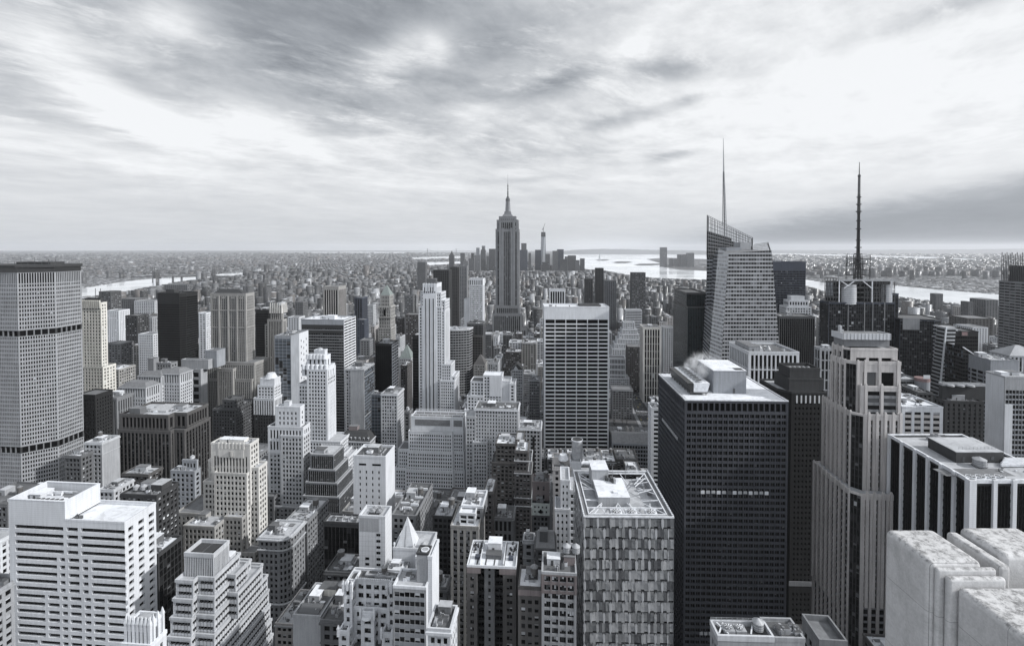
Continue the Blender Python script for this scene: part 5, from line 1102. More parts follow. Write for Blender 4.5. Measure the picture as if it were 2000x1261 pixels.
def dark_twin():
    b = site('dark_apartment_block', 'dark brick apartment block with two deep balcony recesses and pale roof terrace', 912, 1008, 1108, 200, yaw=R(-4), detail=100); z, x = b.z, b.x; W = b.W; dp = 17.5
    st = style('brown', 4.0, 3.0, .42, .46, rec=.35, glass='blinds', cw=.8, top=4.2, split=2); ctr = style('midgrey', 3.0, 3.0, .62, .46, rec=.3, glass='blinds', cw=.9, top=.5)
    a, c, d, e = x(931), x(945), x(965), x(982)
    b.tier(-W, a, 0, dp, 0, b.Z, st, roof=None, par=0, side='darkstone'); b.tier(e, W, 0, dp, 0, b.Z, st, roof=None, par=0, side='darkstone'); b.tier(c, d, 1.0, dp, 0, b.Z, ctr, roof=None, par=0, side='darkstone')
    for (p, q) in ((a, c), (d, e)):
        b.tier(p, q, 5.0, dp, 0, b.Z-3, style('charcoal', 2, 3, .3, .4, rec=.3, glass='dark', cw=.3, top=.3), side='none', roof=None, par=0)
        zz = b.Z-4
        while zz > 2:
            m = b.new('balcony') if zz > b.Z-48 else b.p('lower_balconies'); m.box('charcoal', p, q, 2.6, 5.0, zz, zz+.2); m.box('steel_black', p, q, 2.55, 2.62, zz+.2, zz+1.1); m.box('charcoal', (p+q)/2-.08, (p+q)/2+.08, 2.7, 4.9, zz+.2, zz+2.6); zz -= 3.0
    b.p('frieze').box('redbrick', -W-.1, a+1.5, -.12, 0, b.Z-2.6, b.Z-.1); b.p('frieze').box('redbrick', e-1.5, W+.1, -.12, 0, b.Z-2.6, b.Z-.1)
    b.p('roof').poly('roof_white', [(-W, 0, b.Z-.05), (W, 0, b.Z-.05), (W, dp, b.Z-.05), (-W, dp, b.Z-.05)]); b.ring([(-W, 0), (W, 0), (W, dp), (-W, dp)], b.Z, .8, 'pale', out=.1, thick=.35)
    b.bulk(-2.5, 3.2, 10, 15, b.Z, 4.0, 'pale', 'roof_white'); b.bulk(-3, 3.5, 5.5, 9, b.Z, 1.6, 'midgrey', 'roof_dark', False)
    for q in (-W+2.6, W-3.6): t = b.new('roof_tank'); t.box('darkblue', q, q+2.0, 5, 7, b.Z, b.Z+1.1)
    for q in (-5.2, 4.6): b.p('terrace_wall').box('pale', q, q+.4, 1, dp-.6, b.Z, b.Z+1.3)
    for i in range(26):
        q = b.rng.choice((-1, 1))*b.rng.uniform(5.6, W-.8); m = b.new('planter') ; y = b.rng.uniform(7.5, dp-1.2); m.box('steel_dark', q, q+.7, y, y+.5, b.Z, b.Z+.5)
        for k in range(5): m.poly('slate', [(q+b.rng.uniform(-.2, .9), y+b.rng.uniform(-.2, .7), b.Z+b.rng.uniform(.4, 1.7)) for _ in range(3)])
    b.ground_ext(-W, W, 0, dp, b.Z); b.done()
dark_twin()
b = mg('red_brick_block', 'brick loft block with reddish attic and twin white capped tanks, bottom centre', 1058, 1126, 1122, 190, style('concrete', 3.4, 3.5, .22, .32, rec=.5, so=.1, glass='blinds', cw=.7, top=.5, split=3), dep=13, roof='roof_dark', n=3, tank=False, fin=False, detail=100)
b.tier(-b.W-.1, b.W+.1, -.15, 13, b.Z-7.6, b.Z, style('redbrick', 3.4, 3.5, .22, .34, rec=.5, so=.1, glass='blinds', cw=.7, top=.6, split=3), roof=None, par=0); b.bulk(2, b.W-.3, 6, 11, b.Z, 3.4, 'redbrick', 'roof_mid', False)
b.tank(3.2, 8.4, b.Z+3.4, 1.6, 2.4, 'concrete', .8); b.tank(6.9, 8.4, b.Z+3.4, 1.6, 2.4, 'concrete', .8); b.done()
b = mg('small_brick_block', 'small brick block with white roof and conical water tank, bottom centre', 1012, 1058, 1150, 192, style('brown', 2.8, 3.3, .42, .44, rec=.4, glass='blinds', cw=.7, top=1.0), dep=13, roof='roof_white', n=3, tank=False, fin=False, detail=60)
b.tank(b.W-3.2, 7, b.Z, 1.5, 3.0, 'wood', 1.6); b.p('frieze').box('redbrick', -b.W-.03, b.W+.03, -.1, .5, b.Z-2.6, b.Z-.2); b.done()
mg('grey_shaft', 'blank grey brick stair shaft in the courtyard above the small brick block', 1022, 1043, 1058, 250, 'conc', dep=7, right='concrete', roof='roof_dark', n=2, tank=False, yb=1085)
b = mg('pitched_roof_block', 'low grey building with pitched slate roof behind reddish loft block', 1046, 1085, 1070, 240, 'mid', dep=14, roof=None, par=0, n=0, yb=1100, fin=False); b.p('roof').hexa('zinc', [(-b.W, 0, b.Z), (b.W, 0, b.Z), (b.W, 14, b.Z), (-b.W, 14, b.Z)], [(-b.W+1, 6.5, b.Z+5), (b.W-1, 6.5, b.Z+5), (b.W-1, 7.5, b.Z+5), (-b.W+1, 7.5, b.Z+5)]); b.bulk(-3, 1, 2, 6, b.Z+2, 5, 'midgrey', 'roof_mid', False); b.done(1100)
b = mg('green_topped_block', 'low block with pale green arched attic storey, centre', 1039, 1073, 985, 320, mod('brick', wall='midgrey', bw=2.4), dep=10, roof='roof_light', n=2, tank=False, yb=1030, fin=False)
b.tier(-b.W-.2, b.W+.2, -.3, 10, b.Z-7, b.Z, style('copper_pale', 2.6, 3.4, .6, .5, glass='dark', cw=.9, top=.8), roof='roof_mid'); b.p('arch_window').cyl('glass_dark', 0, -.3, 1.2, b.Z-5, b.Z-3, .5, 10); b.tier(-b.W, b.W, 5, 16, b.Z-2, b.z(950), style('redbrick', 3, 6, .7, .5, glass='dark', cw=2, top=2), roof='roof_mid'); b.clutter(-b.W, b.W, 5, 16, b.z(950), 6, True); b.done(1030)
b = mg('arched_gable_block', 'narrow stone loft block with arched gable, centre right', 1075, 1103, 962, 310, mod('grey', bw=2.5, split=2), dep=12, roof='roof_mid', n=2, tank=False, yb=1080, fin=False, detail=60); b.p('arched_gable').cyl('stone', 0, .3, b.W*.55, b.Z, b.Z+3.2, b.W*.3, 14); b.done(1080)
b = mg('striped_block', 'white slim tower with black striped side windows beside faceted glass block', 1095, 1113, 940, 262, style('white', 2.6, 3.5, .6, .55, rec=.4, glass='dark', cw=.5, top=2), dep=16, right=style('white', 7, 3.5, .08, .42, rec=.6, so=.03, glass='black', cw=.5), roof='roof_light', n=2, tank=False, yb=1075, detail=40, fin=False)
b.tier(b.W, b.W+5, 1.5, 16, 0, b.Z-6, style('white', 4.5, 3.5, .06, .40, rec=.6, so=.03, glass='black', cw=.3), roof='roof_light'); b.tier(-b.W-3, b.W, -1, 12, 0, b.z(995), style('white', 2.6, 3.5, .6, .55, rec=.4, glass='dark', cw=.5, top=2), roof='roof_light'); b.done(1075)
mg('arcaded_block', 'low stone block with tall arcade and dark plant roof, centre', 962, 1003, 1013, 330, style('greystone', 3.2, 9, .4, .2, rec=.7, so=.2, glass='dark', cw=1.2, top=1), dep=16, roof='roof_dark', n=9, tank=False, yb=1045, cornice='greystone')
mg('brick_block', 'brick block with pale roof garden beside white roofed stone block', 944, 963, 962, 322, 'brick', dep=20, roof='roof_white', n=5, tank=False, yb=1040, detail=40)
b = mg('pale_roofed_block', 'brown loft block with white stepped penthouse and pale polygonal roof', 880, 935, 1030, 270, style('tan', 3.4, 3.5, .40, .44, rec=.4, glass='blinds', cw=.8, top=1.6, split=2, smat='midgrey'), xb=947, roof='roof_white', n=4, tank=False, yb=1175, fin=False, detail=100)
b.tier(b.x(894), b.x(926), 3, b.dep-4, b.Z, b.z(1010), style('white', 4, 3.2, .2, .3, glass='blinds', cw=.4, top=.6), roof='roof_white'); zq = b.z(990, None, 9); b.tier(b.x(894), b.x(938), 9, b.dep+4, b.Z-2, zq, ST['grey'], roof='roof_white', pmat='pale'); b.clutter(b.x(896), b.x(936), 11, b.dep+3, zq, 8, False); b.done(1175)
mg('dark_loft', 'slim black loft block left of white stepped penthouse', 845, 884, 1010, 292, style('charcoal', 2.6, 3.5, .3, .4, rec=.4, glass='dark', cw=.6, top=1), dep=18, roof='roof_light', n=5, tank=True, yb=1125, detail=40)
b = mg('arched_front_block', 'stone block with pale pipework and tank on roof behind white tiled tower', 765, 812, 1008, 305, mod('grey', wall='greystone'), xb=845, roof='roof_dark', n=4, tank=True, yb=1070, fin=False, detail=40)
for i in range(12): d = b.new('duct'); a = b.rng.uniform(-b.W+1, b.W-6); c = b.rng.uniform(2, max(3, b.dep-6)); d.box('steel_white', a, a+b.rng.uniform(.8, 6), c, c+.8, b.Z, b.Z+b.rng.uniform(.6, 1.6))
zq = b.z(985, None, b.dep); b.tier(b.x(775), b.x(806), b.dep+.3, b.dep+9, 0, zq, ST['grey'], roof='roof_light'); b.clutter(b.x(777), b.x(804), b.dep+1, b.dep+8, zq, 6, False, bulk=False); b.done(1070)
def pyramid_block():
    b = site('pyramid_roofed_building', 'white building with steep white pyramid roof right of white tiled tower', 772, 808, 1072, 235, yaw=R(-5), detail=30); z, x = b.z, b.x; W = b.W
    b.tier(-W-1, W+8, -.5, 14, 0, b.Z, 'pale', roof='roof_light'); b.p('pyramid').frus('pale', (-W, W, .5, 9.5), b.Z, (-.15, .15, 5, 5.3), z(1020)); b.p('pyramid_rib').frus('steel_grey', (-.35, .35, .42, .6), b.Z, (-.1, .1, 3.6, 3.8), z(1034))
    b.tier(W+2, W+6.5, -4, 6, 0, z(1078), 'white', roof='roof_mid'); b.tank(W+4.5, 2, z(1078), 1.6, 3, 'zinc', .4); b.tier(-W-3, W-2, -9, -.6, 0, z(1098), 'concrete', roof='roof_light'); b.clutter(-W-2.5, W-2.5, -8.5, -1, z(1098), 7, False); b.p('roof_monitor').box('pale', -W+1, -W+5, -8, -1, z(1098), z(1098)+1.6)
    for q in (-W-.6, W+.6): s = b.p('ball_finial'); s.cyl('white', q, .2, .25, b.Z+1, b.Z+2.2, .2, 8); s.cyl('white', q, .2, .6, b.Z+2.2, b.Z+3.1, .3, 10)
    b.done(1110)
pyramid_block()
b = mg('low_rooftop_block', 'low rubble grey block with glass skylight and cream roof shed, bottom centre left', 572, 626, 1205, 205, '=concrete', dep=20, right='=darkstone', roof='roof_mid', n=4, tank=False, fin=False)
b.p('skylight').frus('glass_grey', (-b.W+1, b.W-2, 2, 9), b.Z, (-b.W+1.3, b.W-2.3, 5.2, 5.8), b.Z+1.8); b.bulk(-1, 7, 13, 18, b.Z, 3.2, 'yellow', 'roof_dark', False); b.bulk(8, 12, 14, 18, b.Z, 4.6, 'yellow', 'roof_dark', False); b.done()
b = mg('low_dark_block', 'low dark brick block between the skylit block and ornate white block', 626, 668, 1215, 200, 'mid', dep=22, roof='roof_dark', n=9, tank=False, fin=False); b.clutter(-b.W+1, b.W-1, 10, 21, b.Z, 7, True); b.done()
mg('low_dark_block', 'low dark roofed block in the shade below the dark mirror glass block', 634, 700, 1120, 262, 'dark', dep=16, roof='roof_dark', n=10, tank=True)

# ------------------------------------------------------------------ faceted glass block and the big dark towers
def faceted():
    b = site('faceted_glass_tower', 'near tower of faceted mirror glass with open steel roof frame and fans', 1140, 1317, 1008, 200, yaw=R(-1), detail=100); z, x = b.z, b.x; W = b.W; dp = 42
    rng = b.rng; GL['mirror'] = [('glass_silver', .55), ('glass_silver_dim', .30), ('glass_silver_dark', .15)]
    core = b.p('core'); core.box('steel_dark', -W+1.0, W-1.0, 1.0, dp-1, 0, b.Z-4.2)
    m = MB(); fh = 4.4; nb = 7; bw = 2*W/nb; panes = []
    nfl = int((b.Z-4)/fh); lat = b.p('mullion')
    def facet(p0, t, n, L, nbay):
        bw = L/nbay; zt = b.Z-.6
        for j in range(nfl):
            za, zc = zt-(j+1)*fh, zt-j*fh; sh = (j % 2)*.5
            for i in range(-1, nbay+1):
                a, c = (i+sh)*bw, (i+sh+1)*bw; a, c = max(a, 0), min(c, L)
                if c-a < .3: continue
                k = a+(c-a)*.2
                A = lambda s_, e, zz: (p0[0]+t[0]*s_-n[0]*e, p0[1]+t[1]*s_-n[1]*e, zz)
                e0, e1, e2 = rng.uniform(.0, .16), rng.uniform(.25, .55), rng.uniform(.0, .3)
                # a narrow pale blade, a broad pane tipped back, and a small reveal underneath
                # a narrow pale blade with pointed ends, then a broad bay of upright strips each set at its own slight angle, over a dark reveal
                yield ([A(a, .02, za+.9), A((a+k)/2, -.05, za-.3), A(k, .05, za+.9), A(k, .05, zc-.7), A((a+k)/2, -.05, zc+.3), A(a, .02, zc-.7)], pick([('glass_blind', .6), ('glass_silver', .4)], rng))
                ns = max(1, int((c-k)/1.25)); tone = rng.random()
                for q in range(ns):
                    s0, s1 = k+(c-k)*q/ns, k+(c-k)*(q+1)/ns-.03; lo = za+.15+.75*(.5+.5*math.sin(q*2.1+j)); d0, d1 = rng.uniform(.04, .3), rng.uniform(.04, .3); d2 = rng.uniform(-.08, .08)
                    mt = pick([('glass_silver', .5), ('glass_silver_dim', .38), ('glass_silver_dark', .12)] if tone < .6 else [('glass_silver', .12), ('glass_silver_dim', .5), ('glass_silver_dark', .38)], rng)
                    yield ([A(s0, d0, lo), A(s1, d1, lo), A(s1, d1+e1*.6+d2, zc-.12), A(s0, d0+e1*.6-d2, zc-.12)], mt)
                yield ([A(k, e2+.5, za-.05), A(c, e1+.4, za-.05), A(c, .32, za+.95), A(k, .32, za+.95)], pick([('glass_silver_dark', .7), ('glass_mid', .3)], rng))
    cnt = 0
    rest = MB()
    for fc, lim in ((facet((-W, 0), (1, 0), (0, -1), 2*W, 7), 100), (facet((-W, dp), (0, -1), (-1, 0), dp, 10), 0), (facet((W, 0), (0, 1), (1, 0), dp, 10), 0)):
        for pts, mt in fc:
            if cnt < lim: q = MB(); q.poly(mt, pts); q.build('window', b.root); cnt += 1
            else: rest.poly(mt, pts)
    tag(rest.build('windows', b.root), kind='stuff')
    # roof: sunken deck, steel perimeter and raking struts round a central block
    zt = b.Z; b.p('roof').box('roof_light', -W+1.2, W-1.2, 1.2, dp-1.2, zt-4.0, zt-3.7)
    r = b.p('perimeter_beam'); t = 2.2
    for (a, c, e, f) in ((-W, W, 0, .5), (-W, W, dp-.5, dp), (-W, -W+.5, .52, dp-.52), (W-.5, W, .52, dp-.52)): r.box('steel_white', a, c, e, f, zt-.6, zt)
    for (a, c, e, f) in ((-W+t, W-t, t, t+.4), (-W+t, W-t, dp-t-.4, dp-t), (-W+t, -W+t+.4, t+.42, dp-t-.42), (W-t-.4, W-t, t+.42, dp-t-.42)): r.box('steel_white', a, c, e, f, zt-.75, zt-.2)
    b.p('inner_wall').box('concrete', -W+t+.5, W-t-.5, t+.45, t+.6, zt-3.9, zt-.8); b.p('inner_wall').box('concrete', -W+t+.45, -W+t+.6, t+.65, dp-t-.5, zt-3.9, zt-.8); b.p('inner_wall').box('concrete', W-t-.6, W-t-.45, t+.65, dp-t-.5, zt-3.9, zt-.8)
    w = b.p('walkway')
    for s_ in (-1, 1):
        w.box('roof_mid', min(s_*W-s_*.55, s_*W-s_*2.15), max(s_*W-s_*.55, s_*W-s_*2.15), .6, dp-.6, zt-.7, zt-.62)
        for i in range(24): y = .8+i*(dp-1.6)/23; w.box('steel_white', s_*W-.35 if s_ > 0 else -W+.05, s_*W-.05 if s_ > 0 else -W+.35, y, y+.9, zt, zt+.35)
    b.p('roof').box('roof_mid', -W+.55, W-.55, .55, t-.05, zt-.72, zt-.64)
    cb = b.new('core_block'); cb.box('concrete', x(1180), x(1246), 13, 31, zt-3.7, zt+1.2); c2 = b.new('core_roof', cb); c2.box('roof_white', x(1180)-.1, x(1246)+.1, 12.9, 31.1, zt+1.2, zt+1.4)
    lo = b.new('lift_house'); lo.box('concrete', x(1177), x(1214), 29, 39, zt-3.7, zt+6.0); l2 = b.new('lift_house_roof', lo); l2.box('roof_white', x(1177)-.2, x(1214)+.2, 28.8, 39.2, zt+6.0, zt+6.3)
    e = b.p('roof_hatch'); e.box('steel_white', x(1214), x(1224), 16, 18, zt+1.4, zt+2.0); mc = b.new('plant_machine')
    for i in range(9): mc.box(rng.choice(('steel_grey', 'steel_dark')), x(1206)+i*.5, x(1206)+i*.5+.9, 27+rng.uniform(-2, 2), 28+rng.uniform(-1, 2), zt+1.4, zt+1.6+rng.uniform(.5, 2.2))
    st = b.p('strut')
    for (a, c) in (((-W+t, t), (-9, 13)), ((-6, t), (-2, 13)), ((-1, t), (-2, 13)), ((6, t), (2, 13)), ((3, t), (3, 13)), ((W-t, t), (9, 13)), ((-W+t, 14), (-9, 16)), ((-W+t, 26), (-9, 24)), ((-W+t, 36), (-9, 28)), ((W-t, 14), (9, 16)), ((W-t, 24), (9, 22)), ((W-t, 36), (9, 28)), ((-W+t, dp-t), (-9, 30)), ((W-t, dp-t), (9, 30)), ((4, dp-t), (6, 30)), ((W-t, 19), (10, 27)), ((W-t, 31), (10, 31)), ((-W+t, 31), (-9, 22)), ((-9, t), (-10, 12)), ((9.5, t), (12, 13)), ((-14, t), (-9, 12))):
        st.bar('steel_white', (a[0], a[1], zt-.4), (c[0], c[1], zt-1.3), .13)
    for y in (14, 24, 34): 
        for s_ in (-1, 1): st.bar('steel_white', (s_*(W-t), y, zt-.5), (s_*9, y, zt-.9), .12)
    st.bar('steel_white', (-W+t, 7.6, zt-.5), (W-t, 7.6, zt-.5), .2)
    for px in (1207, 1237, 1277): b.fan_unit(x(px)+.6, 4.9, zt-3.6, 4.6, 4.6, 2.9)
    for i in range(14): q = b.p('vent_box'); a = rng.uniform(10, W-4); c = rng.uniform(24, dp-4); q.box(rng.choice(('steel_grey', 'steel_white', 'zinc')), a, a+rng.uniform(.6, 2.4), c, c+rng.uniform(.6, 2), zt-3.7, zt-3+rng.uniform(0, 1.4))
    for px in (1232, 1262): b.p('antenna').bar('steel_grey', (x(px), dp-4, zt-3), (x(px), dp-4, zt+5), .08)
    b.ground_ext(-W, W, 0, dp, zt); b.done()
faceted()
b = mg('copper_arched_building', 'rooftop with reddish wall, arched glazing and round tank behind faceted glass', 1080, 1115, 915, 300, 'rose', dep=14, roof='roof_mid', n=2, tank=False, yb=960, fin=False)
b.tier(b.x(1080), b.x(1115), 5, 12, b.Z, b.z(903), 'rose', roof='roof_light'); b.p('arched_window').cyl('steel_white', b.x(1101), 4.8, 3.2, b.z(903), b.z(893), 2.2, 12); b.p('arched_window').box('glass_dark', b.x(1097), b.x(1107), 4.5, 4.7, b.z(902), b.z(896))
b.tier(b.x(1114), b.x(1136), 1, 12, 0, b.z(905), 'pale', roof='roof_light'); t = b.new('round_tank'); t.cyl('steel_grey', b.x(1129), 8, 3.4, b.z(905)-1, b.z(868), seg=24); t.cyl('steel_white', b.x(1129), 8, 3.6, b.z(868), b.z(866), seg=24); t.cyl('steel_black', b.x(1129), 8, 3.2, b.z(866)+.002, b.z(866)+.03, seg=24)
b.rail([(b.x(1115), 1.2), (b.x(1134), 1.2), (b.x(1134), 11)], b.z(905), 1.2); a = b.p('arched_pipe')
for k in range(8): u0, u1 = math.pi*k/8, math.pi*(k+1)/8; a.bar('steel_white', (b.x(1148)-4.5*math.cos(u0), 9, b.z(925)+3*math.sin(u0)), (b.x(1148)-4.5*math.cos(u1), 9, b.z(925)+3*math.sin(u1)), .3)
b.done(960)

def dark_grid():
    b = site('dark_tower', 'massive black tower with small gridded windows, white roof and steaming coolers', 1338, 1540, 782, 280, yaw=R(-2), detail=100); z, x = b.z, b.x; W = b.W; dp = 58
    st = style('dark_steel', 2.95, 3.55, .20, .42, rec=.7, so=.14, glass='dark', cw=.8, top=1.5, split=2, base=0)
    GL['dk'] = [('glass_black', .55), ('glass_dark', .33), ('glass_mid', .10), ('glass_grey', .02)]; st['glass'] = 'dk'
    b.tier(-W, W, 0, dp, 0, z(804), st, side=st, roof=None, par=0); b.tier(-W, W, 0, dp, z(804), b.Z, style('dark_steel', 3.1, 7, .22, .05, rec=.9, so=.2, glass='black', cw=1, top=1.6), roof=None, par=0)
    b.p('roof').box('roof_white', -W+.5, W-.5, .5, dp-.5, b.Z-.3, b.Z-.05); b.ring([(-W, 0), (W, 0), (W, dp), (-W, dp)], b.Z, .35, 'steel_white', 'coping', .12, .7)
    # a floor with lit blinds
    zl = z(965)
    for i in range(13):
        a = x(1371)+(x(1507)-x(1371))*i/13; m = b.new('lit_blind'); m.box('glass_blind' if i % 3 else 'glass_pale', a, a+2.1, -.02, .3, zl+.2*(i*7 % 3), zl+1.9) if i != 5 else m.box('glass_grey', a, a+2.1, -.02, .3, zl, zl+1.9)
    for i in range(12): m = b.new('lit_blind'); m.box('glass_blind', -W-.05, -W+.3, 14+i*2.9, 16+i*2.9, z(878, 1338), z(878, 1338)+1.8)
    for i in range(3): m = b.new('lit_blind'); m.box('glass_blind', x(1371)+i*2.6, x(1371)+i*2.6+1.8, -.02, .3, z(1241), z(1241)+1.8)
    ph = b.new('penthouse'); ph.box('bluegrey', x(1394, 14), x(1458, 14), 14, 42, b.Z-.05, b.Z+13.5); pr = b.new('penthouse_roof', ph); pr.box('roof_white', x(1394, 14)-.2, x(1458, 14)+.2, 13.8, 42.2, b.Z+13.5, b.Z+13.9); d = b.new('door', ph); d.box('steel_dark', x(1432, 14), x(1432, 14)+1.2, 13.9, 13.99, b.Z, b.Z+3); hb = b.new('hatch', ph); hb.box('steel_black', x(1438, 14), x(1455, 14), 15, 20, b.Z+13.902, b.Z+14.0)
    # long row of cooling towers on legs
    ct = b.new('cooling_tower_row'); xa, xb_ = x(1354, 10), x(1387, 10)
    ct.hexa('steel_black', [(xa-1.5, 10, b.Z+1.8), (xa+.4, 10, b.Z+1.8), (xa+.4, 50, b.Z+1.8), (xa-1.5, 50, b.Z+1.8)], [(xa-3, 10, b.Z+7), (xa+.4, 10, b.Z+7), (xa+.4, 50, b.Z+7), (xa-3, 50, b.Z+7)])
    ct.hexa('steel_white', [(xa+.42, 9.9, b.Z+1.8), (xb_-1.5, 9.9, b.Z+1.8), (xb_-1.5, 50, b.Z+1.8), (xa+.42, 50, b.Z+1.8)], [(xa+.42, 9.9, b.Z+7), (xb_, 9.9, b.Z+7), (xb_, 50, b.Z+7), (xa+.42, 50, b.Z+7)])
    ct.box('steel_dark', xa-1.8, xb_-1.2, 9.5, 50.5, b.Z+1.3, b.Z+1.78)
    for i in range(8):
        for q in (xa-1.2, xb_-2): ct.box('steel_dark', q-.2, q+.2, 10.5+i*5.4, 10.9+i*5.4, b.Z, b.Z+1.3)
    for i in range(7): f = b.new('fan', ct); f.cyl('steel_grey', (xa+xb_)/2-.6, 13+i*5.5, 2.1, b.Z+7.002, b.Z+8.3, 1.9, 16); f.cyl('steel_black', (xa+xb_)/2-.6, 13+i*5.5, 1.7, b.Z+8.302, b.Z+8.33, seg=16)
    b.rail([(-W+.8, .8), (-W+.8, dp-.8)], b.Z, .9, 'steel_grey', 'cable_rail', 3)
    b.done(); return b, (xa+xb_)/2, b.Z+8
DG, SX, SZ = dark_grid()
def dark_second():
    b = site('dark_tower', 'second black tower with stepped penthouse tucked behind massive black one', 1546, 1615, 768, 335, yaw=R(-2), detail=60); z, x = b.z, b.x; W = b.W
    st = style('black', 2.7, 3.6, .55, .55, rec=.5, so=.03, glass='black', cw=1.6, top=6); dp = depth_to(b, 1500, -W, 768); dp = max(25, min(dp, 60))
    pts = [(-W, 0), (W, 0), (W, dp), (-W-6, dp), (-W-6, 8)]
    b.prism(pts, z(1140), b.Z, [st]*5, roof='roof_light', par=1.2, pmat='charcoal'); b.prism([(p[0]*1.02-.2, p[1]-.5) for p in pts], 0, z(1140), [st]*5, roof=None, par=0); b.p('belt').box('greystone', -W-.6, W, -.8, -.4, z(1143), z(1134))
    b.tier(x(1552), x(1612), 6, dp*.65, b.Z, z(728), 'charcoal', roof='roof_dark', par=2, pmat='charcoal'); b.tier(x(1548), x(1616), 4, dp*.75, b.Z, z(745), 'charcoal', roof='roof_mid')
    for i in range(6): q = x(1556)+i*3.0; b.p('lit_slot').box('glass_pale', q, q+1.0, -.06, .02, z(787), z(772))
    for i in range(5): b.fan_unit(x(1560)+i*3.2, dp*.35, z(728), 2.6, 2.6, 1.2, 'steel_dark')
    b.done(1200)
dark_second()
b = mg('dark_glass_tower', 'dark green glass tower with square raised top left of crystal skyscraper', 1343, 1379, 600, 600, 'greenglass', xb=1315, roof='roof_dark', n=3, tank=False, yb=720, fin=False, detail=30)
b.tier(b.x(1340, 8), b.x(1382, 8), 8, b.dep-2, b.Z, b.z(575), ST['greenglass'], roof='roof_dark', par=1.6); b.done(720)
# ------------------------------------------------------------------ right side
def americas():
    b = site('granite_tower', 'tall rosy granite tower with many vertical setbacks and rounded piers, right', 1692, 1760, 812, 262, yaw=R(-4), detail=100); z, x = b.z, b.x; W = b.W
    st = style('rose', 4.3, 3.75, .34, .30, rec=.7, so=.4, smat='greystone', glass='dark', cw=1.4, top=2.2); big = style('rose', 7.6, 9, .22, .10, rec=.8, so=.2, glass='dark', cw=2.4, top=4.5); bay = style('steel_dark', 1.7, 3.75, .10, .22, rec=.2, so=.05, smat='glass_mid', glass='dark', cw=.2, top=.4)
    wide = style('rose', 8.5, 3.9, .12, .40, rec=.6, so=.05, smat='greystone', glass='dark', cw=1.4, top=2)
    def piers(pxs, y, z0, zt, w=1.0, part='pier'):
        for q in pxs:
            b.p(part).box('rose', q-w*.75, q+w*.75, y-.55, y+.3, z0, zt); b.p(part).hexa('rose', [(q-w*.75, y-.55, zt), (q+w*.75, y-.55, zt), (q+w*.75, y+.3, zt), (q-w*.75, y+.3, zt)], [(q-w*.3, y-.4, zt+1.2), (q+w*.3, y-.4, zt+1.2), (q+w*.3, y+.3, zt+1.2), (q-w*.3, y+.3, zt+1.2)])
    X = lambda px, y=0: x(px, y)
    fl = style('rose', 4.4, 3.75, .36, .28, rec=.8, so=.5, smat='greystone', glass='dark', cw=1.3, top=2.0)
    def setback(pl, pr, y0, y1, zt, front, cut=0.0, par=1.0, caps=()):
        """one set-back storey block; cut chamfers its near left corner with dark glass"""
        xl, xr = X(pl, y0), X(pr, y0)
        if cut: b.prism([(xl+cut, y0), (xr, y0), (xr, y1), (xl, y1), (xl, y0+cut)], 0, zt, [front, fl, 'rose', fl, bay], roof='roof_light', par=par, pmat='rose')
        else: b.tier(xl, xr, y0, y1, 0, zt, front, side=fl, roof='roof_light', par=par, pmat='rose')
        n = max(2, int((y1-y0-cut)/4.4))
        for i in range(n+1):
            q = y0+cut+.6+(y1-y0-cut-1.2)*i/n; b.p('pier').box('rose', xl-.55, xl+.3, q-.55, q+.55, max(0, zt-70), zt+.9)
            b.p('pier').frus('rose', (xl-.55, xl+.3, q-.55, q+.55), zt+.9, (xl-.2, xl+.3, q-.3, q+.3), zt+1.9)
        piers([X(p, y0) for p in caps], y0-.05, max(0, zt-60), zt+1.2, .95)
    setback(1672, 1760, -4, 36, z(969, None, -4), st, 3.5, caps=(1698, 1712, 1729, 1745))
    setback(1673, 1764, 2, 34, z(813, None, 2), st, 4.0, caps=(1699, 1715, 1731, 1747, 1761))
    setback(1684, 1760, 6, 36, z(757, None, 6), wide, 0, caps=(1692, 1723, 1757))
    setback(1660, 1760, 9, 27, z(711, None, 9), big, 3.5, 1.6, caps=(1676, 1690, 1718, 1754))
    setback(1652, 1753, 15, 28, z(683, None, 15), big, 2.5, caps=())
    b.tier(X(1648, 18), X(1737, 18), 18, 28, z(690), z(652, None, 18), 'greystone', roof='roof_mid', par=0)
    m = b.p('crown_screen'); xa, xb_ = X(1646, 17), X(1738, 17); za, zb = z(663, None, 17), z(651, None, 17); m.box('pale', xa, xb_, 16.6, 16.9, za, zb); m.box('pale', xa-.3, xa, 16.6, 28, za, zb); m.box('pale', xb_, xb_+.3, 16.6, 28, za, zb)
    for i in range(14): q = xa+(xb_-xa)*i/13; m.box('greystone', q-.1, q+.1, 16.5, 16.59, za, zb); b.p('crown_brace').bar('steel_grey', (q, 17, zb-1), (q, 21, zb-3), .15)
    xq = X(1645, 24)
    for k, py in enumerate((632, 640, 648, 656, 664)): b.p('stepped_fin').box('stone', xq-1.5+k*1.1, xq-.4+k*1.1, 24, 26, z(700), z(py+4, None, 24))
    b.done()
americas()
